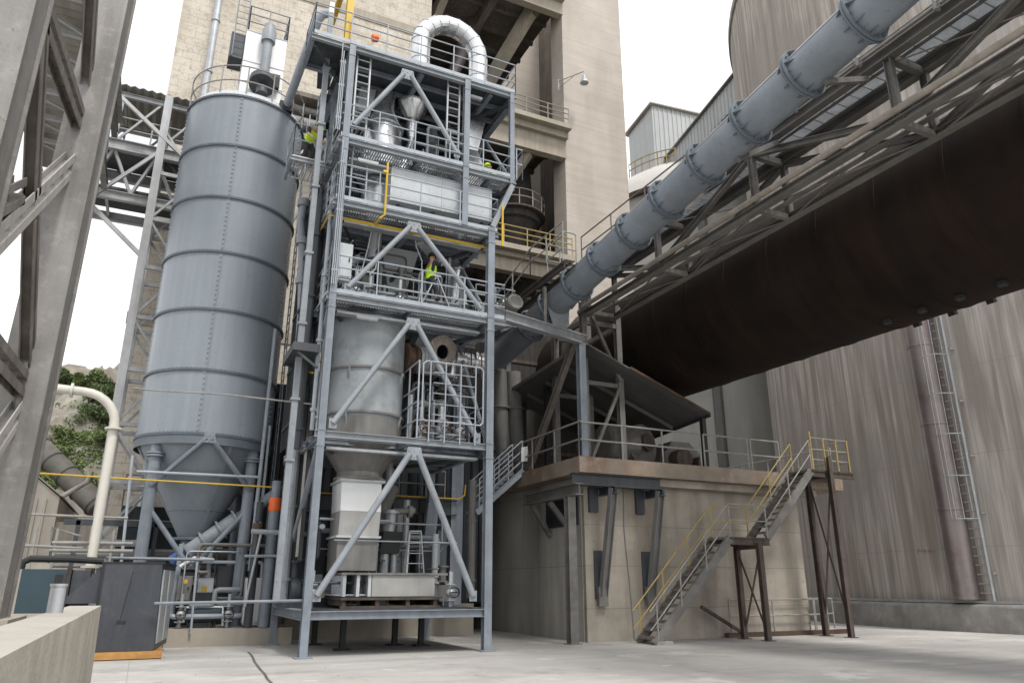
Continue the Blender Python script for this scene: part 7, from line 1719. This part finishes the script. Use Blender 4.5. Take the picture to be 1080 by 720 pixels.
# full-height risers through the tower, silver duct at its right rear
for k, (x, y, z0, z1, r_, mt, lb) in enumerate(((7.9, 21.0, 7.6, 13.7, .24, 'silver', 'bright silver riser duct at the right rear of the second deck'), (6.35, 22.0, 1.1, 13.6, .1, 'galv', 'full height pale riser pipe in the middle of the tower'), (4.2, 22.2, 1.1, 16.8, .12, 'darksteel', 'full height dark riser pipe at the left rear of the tower'), (7.5, 22.4, 5.3, 16.8, .09, 'rail', 'tall grey riser pipe at the right rear of the tower'), (3.75, 20.2, 5.3, 13.7, .07, 'galv', 'tall pale riser pipe close to the left side of the tower'))):
    m = MB(); m.tube((x, y, z0), (x, y, z1), r_, 16)
    z = z0 + .6
    while z < z1: m.lathe([(r_, 0), (r_ + .04, 0), (r_ + .04, .07), (r_, .07)], (x, y, z), 16, capa=False, capb=False); z += 1.6
    tag(m.build('riser_duct', mt), lb, 'duct')
# right-hand side platform of the second deck
t = thing('side_platform', 'small railed platform joining the right side of the second deck', 'platform', (9.2, 22, 10))
m = MB(); grating(m, 8.7, 10.2, 21.2, 23.4, 10.05, .08, .03, .5); m.build('grating', 'grating', t, smooth=False)
m = MB(); m.ibeam((8.2, 21.2, 9.92), (10.25, 21.2, 9.92), .2, .1); m.ibeam((10.2, 21.2, 9.92), (10.2, 23.4, 9.92), .2, .1); m.build('beam', 'steel', t)
r = MB(); railing(r, [(8.75, 21.2, 10.05), (10.2, 21.2, 10.05), (10.2, 23.4, 10.05)], 1.1, .8, .022, (.4, .75), .1); r.build('railing', 'rail', t)
m = MB(); m.bar((10.1, 21.25, 9.85), (8.25, 21.25, 8.9), .08, .08); m.build('strut', 'steel', t)
p = aY(545, 312, 20.6)
m = MB(); q0 = V((9.75, 21.1, 10.3)); m.hexa([q0, q0 + V((.3, 0, 0)), q0 + V((.3, .02, 0)), q0 + V((0, .02, 0))], [q0 + V((-.08, -.04, .4)), q0 + V((.25, .02, .42)), q0 + V((.25, .04, .42)), q0 + V((-.08, -.02, .4))]); tag(m.build('hanging_sign', 'white'), 'small white notice sheet tied to the platform rail right of the tower', 'sign')
m = MB(); q0 = V((10.1, 21.12, 10.35)); m.ball(q0, .13, 6, 1.2); m.tube(q0 + V((0, 0, -.1)), q0 + V((.05, 0, -.35)), .09, 10, r1=.05); tag(m.build('rag_bundle', 'fadedred'), 'faded red rag bundle hanging on the platform rail right of the tower', 'rag')
# cable trays below the front deck edges, lamps
for z, x0, x1, lb in ((8.62, 3.8, 8.0, 'slim cable tray under the front edge of the second deck'), (11.35, 3.8, 8.0, 'slim cable tray under the front edge of the third deck'), (13.38, 3.8, 5.0, 'short slim cable tray under the left front edge of the fourth deck'), (4.9, 3.8, 8.0, 'slim cable tray under the front edge of the first deck')):
    t = thing('cable_tray', lb, 'cable tray', ((x0 + x1)/2, 19.1, z))
    m = MB(); m.box((x0, 19.05, z), (x1, 19.3, z + .015)); m.box((x0, 19.04, z), (x1, 19.049, z + .07)); m.box((x0, 19.301, z), (x1, 19.31, z + .07)); m.build('tray', 'galv', t)
    m = MB()
    for q in range(4): m.path([(x0 + (x1 - x0)*j/6, 19.09 + q*.05 + rnd.uniform(-.015, .015), z + .035) for j in range(7)], .017, 5)
    m.build('cable', 'black', t)
for k, (x, y, z, lb) in enumerate(((4.3, 18.8, 13.25, 'small pale lamp under the fourth deck near the left post'), (7.6, 18.9, 16.6, 'small pale lamp under the top deck near the right brace'), (4.6, 18.9, 8.5, 'small pale lamp under the second deck above the vessel'))):
    t = thing('deck_lamp', lb, 'lamp', (x, y, z)); m = MB(); m.box((x - .3, y - .05, z), (x + .3, y + .05, z + .07)); m.build('housing', 'palegrey', t); m = MB(); m.box((x - .28, y - .045, z - .04), (x + .28, y + .045, z - .002)); m.build('diffuser', 'lampglass', t)

# medium ducts in the upper storeys
for pts, r_, mt, lb in (
    ([(4.3, 19.6, 15.0), (4.3, 20.0, 15.6), (4.4, 20.6, 16.1), (4.6, 21.2, 16.9)], .14, 'darksteel', 'dark bent duct left of the silver drum on the fourth deck'),
    ([(6.6, 20.8, 13.9), (6.6, 20.8, 15.2), (6.9, 20.8, 15.7), (7.5, 20.9, 15.8), (7.6, 20.9, 16.9)], .13, 'hopper', 'grey bent duct between funnel and square duct on the fourth deck'),
    ([(7.1, 21.4, 13.9), (7.1, 21.4, 16.9)], .18, 'galv', 'straight pale duct right of the silver funnel on the fourth deck'),
    ([(5.6, 21.5, 13.9), (5.6, 21.5, 14.9), (5.2, 21.6, 15.4), (4.5, 21.7, 15.5)], .12, 'rail', 'grey bent duct behind the silver drum on the fourth deck'),
    ([(4.4, 19.3, 13.3), (4.9, 19.3, 13.45), (5.6, 19.5, 13.6)], .1, 'rail', 'grey sloping tube above the left end of the pale casing'),
    ([(4.2, 20.6, 9.05), (4.2, 20.6, 10.6), (4.6, 20.6, 11.0), (5.4, 20.8, 11.1)], .13, 'galv', 'pale bent duct at the left of the second deck'),
    ([(6.9, 21.6, 9.05), (6.9, 21.6, 10.2), (7.2, 21.6, 10.6), (7.9, 21.6, 10.7)], .16, 'hopper', 'dull bent duct at the right of the second deck'),
    ([(6.3, 20.9, 9.05), (6.3, 20.9, 11.3)], .1, 'black', 'black vertical hose behind the worker on the second deck'),
    ([(6.6, 21.0, 5.35), (6.6, 21.0, 6.4), (6.9, 21.0, 6.8), (7.7, 21.0, 6.9)], .14, 'galv', 'pale bent duct behind the fenced gate'),
    ([(4.0, 20.9, 17.05), (4.0, 20.9, 17.9), (4.4, 20.9, 18.15), (5.2, 20.8, 17.9), (5.6, 20.7, 17.6)], .12, 'silver', 'silver bent duct feeding the white hood on the top deck'),
    ([(7.2, 21.0, 17.05), (7.2, 21.0, 18.2)], .2, 'silver', 'short silver stack under the arched duct on the top deck')):
    m = MB(); m.path(pts, r_, 14)
    for q in pts[1:-1]: m.ball(V(q), r_*1.12, 7)
    tag(m.build('bent_duct', mt), lb, 'duct')
# loose grit on the yard
m = MB()
for k in range(260):
    x, y = rnd.uniform(-.3, 27), rnd.uniform(14, 24)
    if k % 2: y = rnd.choice((19.9, 18.9, 23.0)) + rnd.gauss(0, .35); x = rnd.uniform(3, 22)
    s_ = rnd.uniform(.005, .014); c = V((x, y, s_*.4)); m.ball(c, s_, 3, .6)
tag(m.build('grit', 'kerbcon', smooth=False), 'loose grit and crumbs scattered over the concrete yard', 'grit', kind='stuff')
